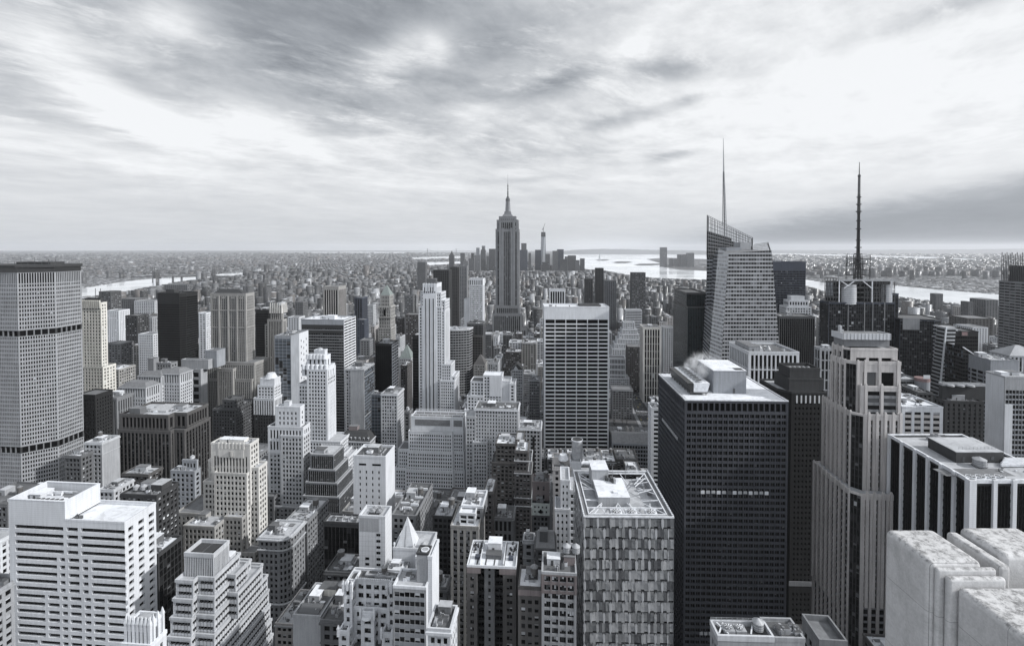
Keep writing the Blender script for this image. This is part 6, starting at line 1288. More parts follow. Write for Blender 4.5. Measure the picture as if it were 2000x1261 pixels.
def column_slab():
    b = site('office_slab', 'dark glass slab with white marble columns and broad plant covered roof, lower right', 1895, 2080, 936, 210, yaw=R(0), detail=100); z, x = b.z, b.x; W = b.W
    ax = 5.5; dp = 52.0; sh = math.tan(R(ax))*dp
    pts = [(-W, 0), (W, 0), (W+sh*.6, dp), (-W+sh*.98, dp)]
    gl = style('black', 1.5, 3.6, .10, .34, rec=.2, so=.06, smat='glass_black', glass='black', cw=.2, top=2.2)
    b.prism(pts, 0, b.Z-.6, [gl]*4, roof=None, par=0)
    def column(p, t, n, w, e=.95): b.obox(b.p('column'), 'white', p, t, n, -w/2, w/2, -.3, e, 0, b.Z)
    for px in (1902, 1946, 1984, 2022): column((x(px), 0), (1, 0), (0, -1), 1.7 if px > 1910 else 3.0)
    d = Vector((sh*.98, dp)); L = d.length; t = d.normalized(); n = Vector((-t.y, t.x))
    for k in (.018, .155, .30, .455, .62, .80, .985): q = (-W+d.x*k, d.y*k); column(q, (t.x, t.y), (n.x, n.y), 1.5)
    b.p('roof').poly('roof_light', [(p[0], p[1], b.Z-1.6) for p in pts]); b.ring(pts, b.Z-.6, .6, 'steel_white', 'coping', .3, .5, 1.0); b.ring(pts, b.Z-.9, .2, 'charcoal', 'parapet', -.52, .25, .8)
    zr = b.Z-1.6
    pe = b.new('penthouse'); x0, x1 = x(1856, 24), x(1948, 24); pe.hexa('charcoal', [(x0, 20, zr), (x1, 20, zr), (x1+2, 38, zr), (x0+2, 38, zr)], [(x0, 20, zr+5), (x1, 20, zr+5), (x1+2, 38, zr+5), (x0+2, 38, zr+5)]); r = b.new('penthouse_roof', pe); r.hexa('roof_light', [(x0, 20, zr+5), (x1, 20, zr+5), (x1+2, 38, zr+5), (x0+2, 38, zr+5)], [(x0, 20, zr+5.3), (x1, 20, zr+5.3), (x1+2, 38, zr+5.3), (x0+2, 38, zr+5.3)])
    wd = b.new('door', pe); wd.box('glass_grey', x0+3, x0+4.2, 19.9, 19.98, zr+.4, zr+2.8); wd.box('glass_grey', x1-6, x1-4.6, 19.9, 19.98, zr+1.4, zr+3)
    b.rail([(x0+4, 23), (x1-1, 23)], zr+5.3, 1.1); b.tank(x(1917, 16), 16, zr, 2.6, 3.0, 'steel_grey', .6)
    for i in range(6): dct = b.new('duct'); dct.box('steel_white', x1-6+i*1.2, x1+10, 15+i*.9, 15.6+i*.9, zr+.5+i*.1, zr+1.6+i*.2)
    for i in range(4): # tilted dish shaped fan cowls along the front edge
        q = x(1905)+i*4.2+2.0; f = b.new('fan_cowl'); f.cyl('steel_white', q, 3.0, 1.9, zr, zr+1.7, 1.9, 20); f.cyl('steel_black', q, 3.0, 1.6, zr+1.702, zr+1.72, seg=20)
        for k in range(6): a = k*math.pi/3; f.bar('steel_white', (q, 3.0, zr+1.8), (q+1.6*math.cos(a), 3+1.6*math.sin(a), zr+1.8), .07)
    b.rail([(x(1885), 6.2), (x(2000), 6.2)], zr, 1.2, 'steel_grey'); b.p('roof_patch').box('roof_mid', x(1880), x(2020), 6.6, 14, zr+.004, zr+.03)
    ci = b.new('cleaning_crane'); q = x(1826, dp-4); ci.box('concrete', q-3, q+4, dp-6, dp-3, zr, zr+1.6)
    for k in range(8): ci.box('steel_grey', q-2+k*.6, q-1.6+k*.6, dp-5.5, dp-3.5, zr+1.6, zr+2+b.rng.uniform(.3, 2))
    ci.bar('steel_dark', (q, dp-4.5, zr+3), (q+6, dp-4, zr+2.6), .15)
    for i in range(16): v = b.p('vent_box'); a = b.rng.uniform(x0+8, x1+14); c = b.rng.uniform(8, 18); v.box(b.rng.choice(('steel_grey', 'steel_white', 'zinc')), a, a+b.rng.uniform(.5, 1.8), c, c+b.rng.uniform(.5, 1.4), zr, zr+b.rng.uniform(.4, 1.6))
    b.ground_ext(-W, W, 0, dp, b.Z); b.done()
column_slab()
b = mg('finned_block', 'white block with tall vertical fins and plant roof before the crystal skyscraper', 1462, 1561, 690, 420, mod('fins', bw=3.6, fh=14), xb=1424, roof='roof_dark', par=1.6, n=9, tank=False, yb=755, fin=False, detail=100, yaw=R(-3))
for k in (.25, .42): b.p('roof_tank').cyl('steel_grey', -b.W+2*b.W*(k+.15), b.dep*.4, 2.4, b.Z, b.Z+3.4, .6, 14)
b.bulk(-b.W+4, -b.W+13, 8, b.dep-4, b.Z, 4, 'concrete', 'roof_mid'); b.band(-b.W, b.W, 0, b.dep, b.Z-14.5, .8, 'white', .15); b.done(755)
mg('dark_slab_tower', 'dark bluish slab tower right behind the crystal skyscraper', 1508, 1574, 512, 790, style('darkblue', 2.2, 3.8, .2, .3, rec=.15, so=.04, glass='dark', cw=.5, top=14), dep=30, roof='roof_dark', n=2, tank=False, yb=620)
mg('ribbed_tower', 'dark tower with fine pale vertical ribs, below stepped white crown', 1522, 1592, 619, 640, style('midgrey', 2.6, 3.8, .26, .12, rec=.5, so=.4, smat='black', glass='black', cw=.6, top=2), dep=34, roof='roof_dark', n=6, tank=False, yb=720)
b = mg('stepped_crown_tower', 'white stone tower with stepped pyramid crown behind dark ribbed tower', 1536, 1585, 600, 760, mod('pale', bw=4), dep=24, roof='roof_light', n=0, yb=620, fin=False)
b.tier(b.x(1541), b.x(1580), 3, 21, b.Z, b.z(588), mod('pale', bw=4, fh=7), roof='roof_light'); b.tier(b.x(1547), b.x(1574), 6, 18, b.z(588), b.z(580), 'pale', roof='roof_light'); b.done(620)
b = mg('gridded_block', 'pale gridded office block between ribbed tower and granite tower', 1602, 1636, 682, 450, style('concrete', 3.6, 9, .3, .12, rec=.6, so=.1, glass='dark', cw=1, top=1.5), xb=1590, roof='roof_light', n=4, tank=False, yb=770, detail=30)
# theatre district, right
def wedge():
    b = site('wedge_glass_tower', 'dark glass tower with slanted striped prow, right of sign framed tower', 1773, 1846, 625, 520, yaw=R(-8), detail=0); z, x = b.z, b.x; W = b.W
    gl = style('darkblue', 2.2, 3.8, .06, .34, rec=.12, so=.03, smat='glass_mid', glass='dark', cw=.3, top=1)
    pts = [(-W-4, 6), (W*.45, 0), (W, 5), (W+3, 40), (-W-2, 44)]
    b.prism(pts, 0, b.Z, [gl]*5, roof='roof_dark', par=.8, pmat='charcoal'); b.p('blank_panel').box('greystone', -W-3.4, -W*.28, 2.2, 2.8, z(645), z(622))
    s = b.p('corner_ledge')
    for i in range(40): zz = b.Z-6-i*3.9; s.box('concrete', W*.38, W*.6, -.6, .5, zz, zz+1.2) if zz > 4 else None
    b.done(770)
    # raking striped prow
    c = site('striped_prow', 'leaning pale striped glass wedge against the dark glass tower', 1846, 1868, 645, 505, yaw=R(-3)); W = c.W; z, x = c.z, c.x
    zt, zb_ = z(640), 0; m = c.p('wall'); g = c.p('windows'); n = 26; tag(c.root, None)
    def edge(zz): k = (zt-zz)/(zt-z(765)); return x(1848)-k*5.5, x(1866)-k*5.0*.8
    for i in range(44):
        za, zc = zt-(i+1)*3.9, zt-i*3.9
        if za < 0: break
        for (mt, u, v) in (('concrete', za+1.9, zc), ('glass_black', za, za+1.9)):
            (a0, c0), (a1, c1) = edge(u), edge(v); (m if mt == 'concrete' else g).hexa(mt, [(a0, 0, u), (c0, 0, u), (c0+1, 18, u), (a0+1, 18, u)], [(a1, 0, v), (c1, 0, v), (c1+1, 18, v), (a1+1, 18, v)])
    (a0, c0), (a1, c1) = edge(0), edge(zt); c.p('edge_strip').hexa('white', [(a0-1.2, -.8, 0), (a0, -.8, 0), (a0, .4, 0), (a0-1.2, .4, 0)], [(a1-1.2, -.8, zt+1), (a1, -.8, zt+1), (a1, .4, zt+1), (a1-1.2, .4, zt+1)])
    c.ground_ext(-W-8, W, 0, 18, zt); c.done(770)
wedge()
b = mg('dark_block', 'dark block with small reddish rooftop sign right of the striped prow', 1866, 1911, 648, 530, mod('blackglass', fh=4), dep=26, roof='roof_dark', n=2, tank=False, yb=740, fin=False); s = b.new('rooftop_sign'); s.box('steel_black', b.x(1876), b.x(1890), -.5, -.1, b.z(656), b.z(646)); s.box('red', b.x(1877), b.x(1888), -.56, -.502, b.z(655), b.z(648)); b.done(740)
def slanted():
    b = site('slanted_glass_block', 'dark glass block with steep sloping roofline, right edge middle', 1880, 1935, 730, 480, yaw=R(-4)); z, x = b.z, b.x; W = b.W
    fr = [Vector((-W, 0, 0)), Vector((W, 0, 0)), Vector((W, 0, z(713))), Vector((-W, 0, z(678)))]
    GL['slant'] = [('glass_dark', .6), ('glass_sky', .15), ('glass_mid', .25)]
    gridpoly(b, 'wall', 'windows', fr, 3.8, 2.4, .30, .08, 'charcoal', 'slant'); bk = [p+Vector((3, 34, 0)) for p in fr]
    gridpoly(b, 'wall', 'windows', [bk[0], fr[0], fr[3], bk[3]], 3.8, 2.4, .30, .08, 'charcoal', 'slant'); gridpoly(b, 'wall', 'windows', [fr[1], bk[1], bk[2], fr[2]], 3.8, 2.4, .30, .08, 'charcoal', 'slant')
    b.p('roof').poly('roof_dark', [fr[3], fr[2], bk[2], bk[3]]); b.p('roof_edge').bar('steel_white', fr[3], fr[2], .5); b.ground_ext(-W, W, 0, 34, z(690)); b.done(760)
slanted()
b = mg('bluish_block', 'bluish block with recessed dark top floor beside sloping glass block', 1935, 1990, 705, 455, style('bluegrey', 8, 4, .05, .3, rec=1, so=.03, glass='dark', cw=.6, top=12), dep=30, roof='roof_light', n=6, tank=False, yb=735)
b = mg('columned_white_block', 'pale columned block with steep hipped roof at right edge', 1972, 2040, 695, 560, style('pale', 4.5, 12, .4, .1, rec=.8, so=.3, smat='midgrey', glass='dark', cw=1.2, top=2), dep=26, roof=None, par=0, n=0, yb=735, fin=False); b.p('roof').frus('concrete', (-b.W-1, b.W+1, -1, 27), b.Z, (-b.W+16, b.W-16, 12, 14), b.Z+10); b.done(735)
b = mg('blank_white_tower', 'white tower with blank side and gridded glass front at right edge', 1963, 2040, 738, 352, style('concrete', 2.4, 3.7, .12, .34, rec=.3, so=.1, smat='bluegrey', glass='dark', cw=.6, top=9), xb=1925, side='=white', roof='roof_light', par=1.0, n=3, tank=False, yb=890, detail=60, yaw=R(-4), fin=False)
b.p('front_pier').box('white', -b.W-.05, -b.W+5.2, -.5, .2, 0, b.z(790)); b.bulk(-b.W+1, -b.W+6, 4, 10, b.Z, 2.6, 'white', 'roof_white', False); b.done(890)
b = mg('dark_block', 'dark bluish office block with deep roof well, right middle', 1846, 1922, 785, 400, mod('mid', wall='charcoal', bw=4.2, pw=.6), xb=1822, roof='roof_mid', n=3, tank=False, yb=855, fin=False, detail=60, yaw=R(-4))
b.tier(b.x(1846, 4), b.x(1922, 8), 6, b.dep*.8, b.Z, b.z(757), 'charcoal', roof='roof_black', par=1.8, pmat='concrete')
for i in range(3): b.p('roof_fan').cyl('steel_grey', -b.W*.5+i*8, b.dep*.4, 3, b.z(757), b.z(757)+1.2, 2.6, 16)
b.done(855)
b = mg('pink_banded_block', 'low pale banded block with white roof and dark dish, between granite tower and dark block', 1762, 1842, 796, 372, style('white', 7, 4.4, .3, .5, rec=.5, so=.03, smat='rose', glass='dark', cw=1.2, top=3.4), dep=34, roof='roof_white', n=9, tank=False, yb=850, fin=False, detail=60, yaw=R(-3)); ds = b.new('dish'); ds.cyl('steel_black', 8, 14, 1.2, b.Z, b.Z+1.6, 3.2, 16); b.done(850)
b = mg('banded_block', 'low banded block with round dark billboard drum below the dark glass tower', 1757, 1795, 742, 470, mod('bands', wall='greystone'), dep=24, roof='roof_light', n=3, tank=False, yb=775, fin=False); d = b.new('billboard'); d.cyl('bluegrey', b.x(1797), -3, 6, b.z(772), b.z(737), seg=20); d.cyl('red', b.x(1797), -3, 6.08, b.z(741), b.z(735), seg=20); d.box('glass_pale', b.x(1790), b.x(1803), -9.3, -9.1, b.z(734), b.z(727)); b.done(775)
mg('white_wedge_block', 'small white roofed block showing behind the granite tower', 1756, 1776, 775, 430, 'white', dep=30, roof='roof_white', n=0, yb=790)
mg('dark_low_block', 'low black roofed block beside dark bluish office block', 1793, 1822, 768, 440, 'dark', dep=26, roof='roof_dark', n=2, tank=False, yb=790)
# bottom roofs
b = mg('fan_roof_block', 'rooftop with two big fans and round tank inside pale parapets, bottom right', 1402, 1512, 1250, 152, style('concrete', 3, 3.6, .4, .4, rec=.4, glass='dark', cw=1, top=3), dep=6.5, roof='roof_dark', par=1.5, pmat='pale', n=0, fin=False, yaw=R(-2), detail=20)
for q in (-4.2, -.6): b.fan_unit(q, 3.2, b.Z-.1, 3.3, 3.3, 1.7, 'steel_grey')
b.tank(5.6, 4.2, b.Z, 1.7, 2.4, 'steel_grey', .6)
for (p, q) in (((-8, 1), (-5, 5.6)), ((2, 1), (4.5, 5.6)), ((-7, 5.6), (-5, 1))): b.p('strut').bar('steel_white', (p[0], p[1], b.Z+1.2), (q[0], q[1], b.Z+1.2), .2)
b.tier(b.W, b.W+10, 1, 9.5, 0, b.Z-.5, style('concrete', 3, 3.6, .4, .4, rec=.4, glass='dark', cw=1, top=3), roof='roof_dark', par=1.0, pmat='concrete'); b.clutter(b.W+1, b.W+12, 2, 8.5, b.Z-.5, 9, False, bulk=False); b.rail([(-b.W, 6.2), (b.W, 6.2)], b.Z+1.6, .9); b.done()
mg('ledge_block', 'long low ledge wing with sloping dark parapet at foot of granite tower', 1600, 1655, 1260, 168, style('greystone', 3, 4, .4, .4, rec=.4, glass='dark', cw=1, top=3), xb=1566, roof='roof_mid', par=2.0, pmat='greystone', n=0)

# viewing terrace parapet: weathered limestone piers, a few metres away
g, bs, _ = new_mat('limestone')
tc = g.node('ShaderNodeTexCoord'); v = tc.outputs['Object']
mp = g.node('ShaderNodeMapping'); mp.inputs['Scale'].default_value = (1, 1, .55); mp.inputs['Rotation'].default_value = (.0, .55, 0); g.l.new(v, mp.inputs[0])
a_, b_, c_ = g.noise(mp.outputs[0], 1.6, 8, .7, .8), g.noise(v, 22, 5, .7), g.noise(v, 6.5, 9, .74, .15)
geo = g.node('ShaderNodeNewGeometry'); sz = g.node('ShaderNodeSeparateXYZ'); g.l.new(geo.outputs['Normal'], sz.inputs[0])
k = g.m('ADD', g.m('MULTIPLY', g.m('SUBTRACT', a_, .5), .8), 1.0); k = g.m('ADD', k, g.m('MULTIPLY', g.m('SUBTRACT', b_, .5), .55))
lich = g.m('MULTIPLY', g.ramp(c_, .44, .62), g.ramp(sz.outputs[2], .3, .8, .08, .60)); k = g.m('SUBTRACT', k, lich)      # lichen and soot where water lies
sx = g.node('ShaderNodeMapping'); sx.inputs['Scale'].default_value = (7, 7, .25); g.l.new(v, sx.inputs[0])
k = g.m('SUBTRACT', k, g.m('MULTIPLY', g.ramp(g.noise(sx.outputs[0], 1.0, 5, .7), .5, .75), .12))
g.put(bs.inputs['Base Color'], g.mixc(1.0, (.47, .47, .47, 1), g.comb(k, k, k), 'MULTIPLY')); bs.inputs['Roughness'].default_value = .9
szp = g.node('ShaderNodeSeparateXYZ'); g.l.new(v, szp.inputs[0]); jt = g.m('MAXIMUM', g.m('LESS_THAN', g.m('ABSOLUTE', g.m('SUBTRACT', g.m('FRACT', g.m('DIVIDE', szp.outputs[2], 1.35)), .42)), .004), g.m('LESS_THAN', g.m('ABSOLUTE', g.m('SUBTRACT', g.m('FRACT', g.m('DIVIDE', g.m('ADD', szp.outputs[1], .07), 1.25)), .5)), .004))
k = g.m('MULTIPLY', k, g.m('SUBTRACT', 1.0, g.m('MULTIPLY', jt, .45)))      # mortar joints
g.put(bs.inputs['Base Color'], g.mixc(1.0, (.47, .47, .475, 1), g.comb(k, k, k), 'MULTIPLY'))
bp = g.node('ShaderNodeBump'); bp.inputs['Strength'].default_value = .35; bp.inputs['Distance'].default_value = .02; g.l.new(g.m('ADD', b_, g.m('MULTIPLY', c_, .6)), bp.inputs['Height']); g.l.new(bp.outputs[0], bs.inputs['Normal'])

def pier_box(label, x0, x1, y0, y1, h, r=.16, name='stone_pier'):
    z1 = H-h; m = MB(); m.box('limestone', x0, x1, y0, y1, H-11.2, z1)
    o = m.build(name); tag(o, label, 'parapet', 'limestone parapet blocks of the viewing terrace')
    bv = o.modifiers.new('bevel', 'BEVEL'); bv.width = r; bv.segments = 8; bv.limit_method = 'ANGLE'
    o.data.polygons.foreach_set('use_smooth', [True]*len(o.data.polygons))
    wn = o.modifiers.new('normals', 'WEIGHTED_NORMAL'); wn.keep_sharp = False
pier_box('biggest rounded limestone parapet block, leftmost of the terrace stones', 7.98, 9.02, 9.27, 10.42, 6.0, .12)
pier_box('thin limestone step against the front of the biggest parapet block', 8.05, 9.17, 9.165, 9.265, 6.07, .045, 'stone_step')
pier_box('second limestone step, lower and nearer than the thin one', 8.15, 9.23, 9.03, 9.16, 6.16, .06, 'stone_step')
pier_box('nearest rounded limestone parapet block at the bottom right corner', 8.26, 10.9, 7.0, 9.025, 6.28, .11)
pier_box('narrow limestone ridge between the two far parapet blocks', 9.32, 9.55, 9.27, 10.45, 6.08, .07, 'stone_step')
pier_box('rounded limestone parapet block behind the narrow ridge, at right edge', 9.63, 10.9, 9.5, 10.5, 6.0, .12)
m = MB(); m.box('limestone', 7.6, 40, 6.9, 10.55, 0, H-11.2); tag(m.build('terrace_wall'), 'limestone wall of the viewing tower beneath the parapet blocks', 'wall')

b = Bld('viewing_tower', 'limestone tower carrying the viewing terrace, below and behind the viewer', 'building', (-11, 3), R(-4)); sl = style('pale', 3.2, 3.6, .5, .3, rec=.5, so=.3, smat='midgrey', glass='dark', cw=1.5, top=3)
pts = [(18, -.5), (18, -30), (-24, -30), (-24, -.5)]
for i in range(4): b.face(pts[(i+1) % 4], pts[i], 0, 250, sl)
b.p('roof').poly('roof_light', [(p[0], p[1], 250) for p in pts]); b.done()
for (x0, x1, y0, h, sk, lb) in ((-130, -60, -20, 120, 'stone', 'stone block north of the viewing tower on its left'), (60, 120, -40, 170, 'dark', 'dark block north of the viewing tower on its right'), (-60, -34, -120, 190, 'white', 'pale tower further north behind the viewer'), (150, 210, -90, 150, 'bands', 'banded slab north of the viewing tower, far right')):
    b = Bld('office_block', lb, 'building', ((x0+x1)/2, y0), R(-4)); w_ = (x1-x0)/2; s_ = S(ST[sk]); s_['bw'] *= 1.6
    for p0, p1 in (((w_, 0), (-w_, 0)), ((-w_, 0), (-w_, -40)), ((w_, -40), (w_, 0))): b.face(p0, p1, 0, h, s_)
    b.p('roof').poly('roof_light', [(w_, 0, h), (-w_, 0, h), (-w_, -40, h), (w_, -40, h)]); b.done()
# ------------------------------------------------------------------ towers further off
FARS = []
def far(name, label, xl, xr, yt, D, st='dark', dep=26, yb=None, n=0, **k):
    return block(name, label, xl, xr, yt, D, ST.get(st, st) if isinstance(st, str) and st in ST else st, dep=dep, n=n, tank=False, yb=yb, roof=k.pop('roof', 'roof_mid'), **k)
coarse = lambda w, **k: style(w, k.get('bw', 5), k.get('fh', 4), k.get('pw', .5), k.get('sh', .45), rec=.5, so=k.get('so', .06), smat=k.get('smat'), glass=k.get('glass', 'dark'), cw=1.2, top=2)
far('striped_tower', 'brown and white vertically striped tower standing alone above low rooftops', 631, 661, 560, 1080, style('tan', 5, 5, .28, .1, rec=.8, so=.5, smat='charcoal', pmat='rose', glass='black', cw=2.4, top=7), 40, 615)
far('dark_tower', 'small dark tower right of the brown striped tower', 692, 708, 582, 1120, coarse('darkblue', smat='black'), 30, 625)
far('dark_tower', 'plain dark slab behind the crest of striped white tower', 846, 877, 528, 1150, coarse('charcoal', glass='black'), 30, 600)
far('slim_tower', 'slim dark brown tower right of plain dark slab', 879, 894, 522, 1350, coarse('brown', glass='black'), 24, 600)
far('slim_tower', 'slim black topped tower left of white gridded tower', 897, 912, 520, 1450, coarse('greystone'), 24, 590)
b = far('gilded_pyramid_tower', 'tower with bright pointed pyramid spire rising behind striped white tower', 829, 848, 566, 1750, coarse('stone'), 34, 580, fin=False); b.p('spire').frus('white', (-11, 11, 5, 27), b.Z, (-.3, .3, 15.5, 16.5), b.z(529)); b.done(580)
far('columned_top_tower', 'block with tall white columns at its top behind the gridded white slab', 1073, 1104, 566, 1200, style('white', 6, 30, .3, .05, rec=1, so=.5, smat='black', glass='black', cw=2, top=4), 30, 600)
far('dark_tower', 'slim dark residential tower, left of the pair above the gridded slab', 1142, 1158, 545, 1500, coarse('charcoal'), 24, 640)
far('dark_tower', 'tall rounded dark tower, right of the pair above the gridded slab', 1163, 1179, 524, 1550, coarse('charcoal', glass='black'), 24, 640)
far('glass_block', 'mid grey glass tower with pale top right of tall rounded dark tower', 1181, 1204, 548, 1450, coarse('midgrey', smat='darkblue'), 30, 640)
far('grid_tower', 'dark gridded residential tower with pale crown before the bay', 1234, 1261, 533, 1350, coarse('darkstone', glass='blinds', bw=4.5), 30, 625)
far('banded_tower', 'pale banded block above the white stepped tower', 1222, 1254, 606, 1080, 'bands', 26, 650)
b = far('setback_tower', 'white many stepped tower left of slender beige tower', 1218, 1240, 630, 980, 'pale', 24, 700, fin=False)
for k in range(5): b.tier(b.x(1214-k*5), b.x(1244+k*3), -3-k*3, 24, 0, b.z(643+k*9), ST['pale'], roof='roof_light')
b.done(700)
b = far('setback_block', 'white tapering block low down between gridded slab and dark brick block', 1190, 1222, 700, 850, style('pale', 2.6, 10, .4, .3, rec=.5, so=.1, glass='dark', cw=1.4, top=2), 24, 780, fin=False); b.tier(b.x(1188), b.x(1229), -3, 24, 0, b.z(738), ST['pale'], roof='roof_light'); b.tier(b.x(1188), b.x(1232), -6, 24, 0, b.z(760), ST['pale'], roof='roof_light'); b.done(780)
far('brick_block', 'dark brown stepped brick block left of the slender beige tower', 1226, 1255, 678, 880, 'brick', 26, 790)
far('brick_block', 'ornate dark stone block beside the small park', 1196, 1236, 762, 740, mod('stone', wall='greystone', bw=4), 24, 830, cornice='stone')
far('beige_tower', 'slender beige tower with vertical ribs and tan roof box', 1256, 1292, 640, 820, style('beige', 4.2, 12, .34, .10, rec=.7, so=.4, smat='tan', glass='dark', cw=2.4, top=3), 32, 790, n=2)
far('plain_block', 'pale gridded block between slender beige tower and dark green glass tower', 1296, 1316, 640, 900, coarse('stone', bw=4), 26, 740)
far('white_slab', 'thin white slab with window column at left flank of massive black tower', 1272, 1291, 798, 400, mod('white', bw=4.5), 14, 935, n=2)
b = far('low_institution', 'long low stone building with grey louvred roof behind faceted glass', 1196, 1290, 868, 560, style('bluegrey', 3, 5, .2, .3, rec=.4, so=.05, glass='dark', cw=1, top=1.4), 46, 905, fin=False, n=0)
b.p('louvred_roof').frus('zinc', (-b.W, b.W, 2, 14), b.Z, (-b.W, b.W, 8, 14), b.Z+10); b.clutter(-b.W+2, b.W-2, 16, 44, b.Z+4, 16, False); b.p('roof').box('roof_mid', -b.W, b.W, 14.1, 46, b.Z, b.Z+4)
for q in (-8, -2): b.p('roof_monitor').frus('tan', (q, q+5, 24, 36), b.Z+4, (q+1.5, q+3.5, 25, 35), b.Z+9)
b.done(905)
far('apartment_slab', 'twin topped dark apartment slab near the river at left', 193, 216, 570, 1050, coarse('darkstone', glass='blinds'), 26, 600)
far('white_hotel', 'white hotel slab with cubist windows behind yellowish tower', 208, 232, 607, 1000, coarse('white', bw=4, glass='mix'), 26, 665)
far('hospital_block', 'long pale hospital block with dark flat roof by the river', 262, 302, 588, 1300, coarse('stone', bw=6), 40, 605)
far('hospital_block', 'grey hospital wing left of the long pale one', 232, 264, 584, 1320, coarse('midgrey', bw=6), 40, 605)
far('apartment_slab', 'dark apartment slab left of jet black tower', 245, 268, 617, 900, coarse('charcoal', glass='blinds'), 26, 675)
far('apartment_block', 'small white apartment tower left of jet black tower foot', 270, 299, 653, 820, coarse('pale', bw=3.6, sh=.5), 22, 715)
far('apartment_block', 'brick terraced apartment block behind squat beige block', 205, 236, 672, 800, coarse('midgrey', glass='blinds'), 26, 710)
far('white_apartment', 'white balconied apartment tower right of jet black tower', 388, 402, 612, 900, coarse('pale', glass='blinds'), 20, 685)
far('white_apartment', 'pale apartment tower right of buttressed crown tower', 562, 584, 620, 1000, coarse('pale'), 24, 650)
far('apartment_block', 'grey apartment block right of carved gothic tower roof', 576, 592, 590, 1250, coarse('midgrey'), 24, 625)
far('apartment_slab', 'shaded apartment slab right of the broad banded slab', 703, 722, 665, 850, coarse('greystone'), 22, 700)
far('apartment_slab', 'bluish apartment slab left of green pyramid tower', 697, 712, 625, 980, coarse('darkblue'), 22, 690)
far('apartment_slab', 'dark apartment slab with pale top left of striped white tower', 790, 807, 578, 1150, coarse('midgrey', glass='blinds'), 24, 620)
far('brick_block', 'dark brown stepped block left of striped white tower', 792, 817, 615, 850, 'brick', 24, 655)
far('pale_apartment', 'pale apartment tower in front of low rooftops beyond green pyramid tower', 716, 729, 596, 1250, coarse('stone'), 20, 640)
far('river_tower', 'grey tower block with notched top beside far bridge', 815, 831, 512, 2900, coarse('midgrey'), 40, 535)
# downtown cluster
DT = [(939, 948, 488, 5600, 'midgrey'), (941, 947, 480, 5700, 'bluegrey'), (927, 938, 498, 5500, 'greystone'), (915, 926, 505, 5400, 'midgrey'), (905, 914, 510, 5300, 'greystone'), (896, 905, 516, 5200, 'midgrey'), (877, 886, 498, 4800, 'darkstone'), (899, 907, 494, 5600, 'midgrey'), (950, 956, 500, 5600, 'greystone'), (955, 967, 486, 5500, 'darkstone'),
      (930, 936, 484, 5900, 'bluegrey'), (920, 925, 494, 5700, 'darkstone'), (1018, 1028, 475, 5600, 'midgrey'), (1014, 1030, 488, 5500, 'darkblue'), (1032, 1037, 494, 5600, 'midgrey'), (1045, 1057, 488, 5750, 'darkblue'), (1065, 1074, 496, 5700, 'midgrey'), (1079, 1090, 490, 5600, 'midgrey'), (1088, 1101, 487, 5700, 'darkblue'), (1103, 1112, 501, 5500, 'midgrey'), (1109, 1125, 499, 5400, 'darkstone'), (1124, 1132, 508, 5300, 'midgrey'), (1133, 1142, 505, 5400, 'darkstone'), (1094, 1108, 506, 5000, 'darkstone'), (1058, 1072, 512, 4800, 'darkstone')]
for i, (a, c, yt, D, w_) in enumerate(DT):
    s_ = coarse(w_, bw=10, fh=12, glass='dark')
    who = 'right of' if a > 1000 else 'left of'
    order = ['first', 'second', 'third', 'fourth', 'fifth', 'sixth', 'seventh', 'eighth', 'ninth', 'tenth', 'eleventh', 'twelfth', 'thirteenth']
    grp = sorted([q for q in DT if (q[0] > 1000) == (a > 1000)], key=lambda q: q[0] if a > 1000 else -q[0]); k = grp.index((a, c, yt, D, w_))
    b = block('downtown_tower', 'hazy downtown tower, %s from the tallest skyscraper among those %s it' % (order[k], who), a, c, yt, D, s_, dep=45, n=0, group='hazy towers of the downtown cluster', roof='roof_dark', fin=False)
    if i in (0, 6): b.p('roof').frus('slate', (-b.W*.8, b.W*.8, 6, 40), b.Z, (-1, 1, 20, 24), b.Z+40)
    b.done(530)
def wtc():
    b = site('tapered_tower', 'pale tapering glass tower under construction with crane on top, in downtown haze', 1055, 1067, 462, 5850, yaw=R(-5)); W, Z = b.W, b.Z
    m = b.p('wall'); m.hexa('bluegrey', [(-W, 0, 0), (W, 0, 0), (W, 70, 0), (-W, 70, 0)], [(-W*.72, 10, Z), (W*.72, 10, Z), (W*.72, 60, Z), (-W*.72, 60, Z)])
    m.hexa('pale', [(-W*.45, -.6, 0), (W*.62, -.6, 0), (W*.62, 1, 0), (-W*.45, 1, 0)], [(W*.35, 9, Z), (W*.55, 9, Z), (W*.55, 11, Z), (W*.35, 11, Z)])
    b.p('crown').hexa('charcoal', [(-W*.75, 8, Z), (W*.75, 8, Z), (W*.75, 62, Z), (-W*.75, 62, Z)], [(-W*.7, 12, b.z(453)), (W*.7, 12, b.z(453)), (W*.7, 58, b.z(453)), (-W*.7, 58, b.z(453))])
    k = b.new('crane'); k.bar('steel_dark', (0, 30, b.z(453)), (2, 30, b.z(444)), 3); k.bar('steel_dark', (2, 30, b.z(444)), (22, 30, b.z(436)), 2); k.bar('steel_dark', (2, 30, b.z(444)), (-16, 30, b.z(450)), 2.4)
    b.ground_ext(-W, W, 0, 70, Z); b.done(515)
wtc()
JC = [(1290, 1303, 483, 6700, 522, 'tallest rounded'), (1308, 1315, 505, 6900, 520, 'small square'), (1317, 1323, 505, 7000, 520, 'low boxy'), (1324, 1332, 497, 6800, 520, 'slim twin'), (1331, 1342, 497, 6700, 521, 'broad twin'), (1342, 1356, 494, 6600, 521, 'wide curved')]
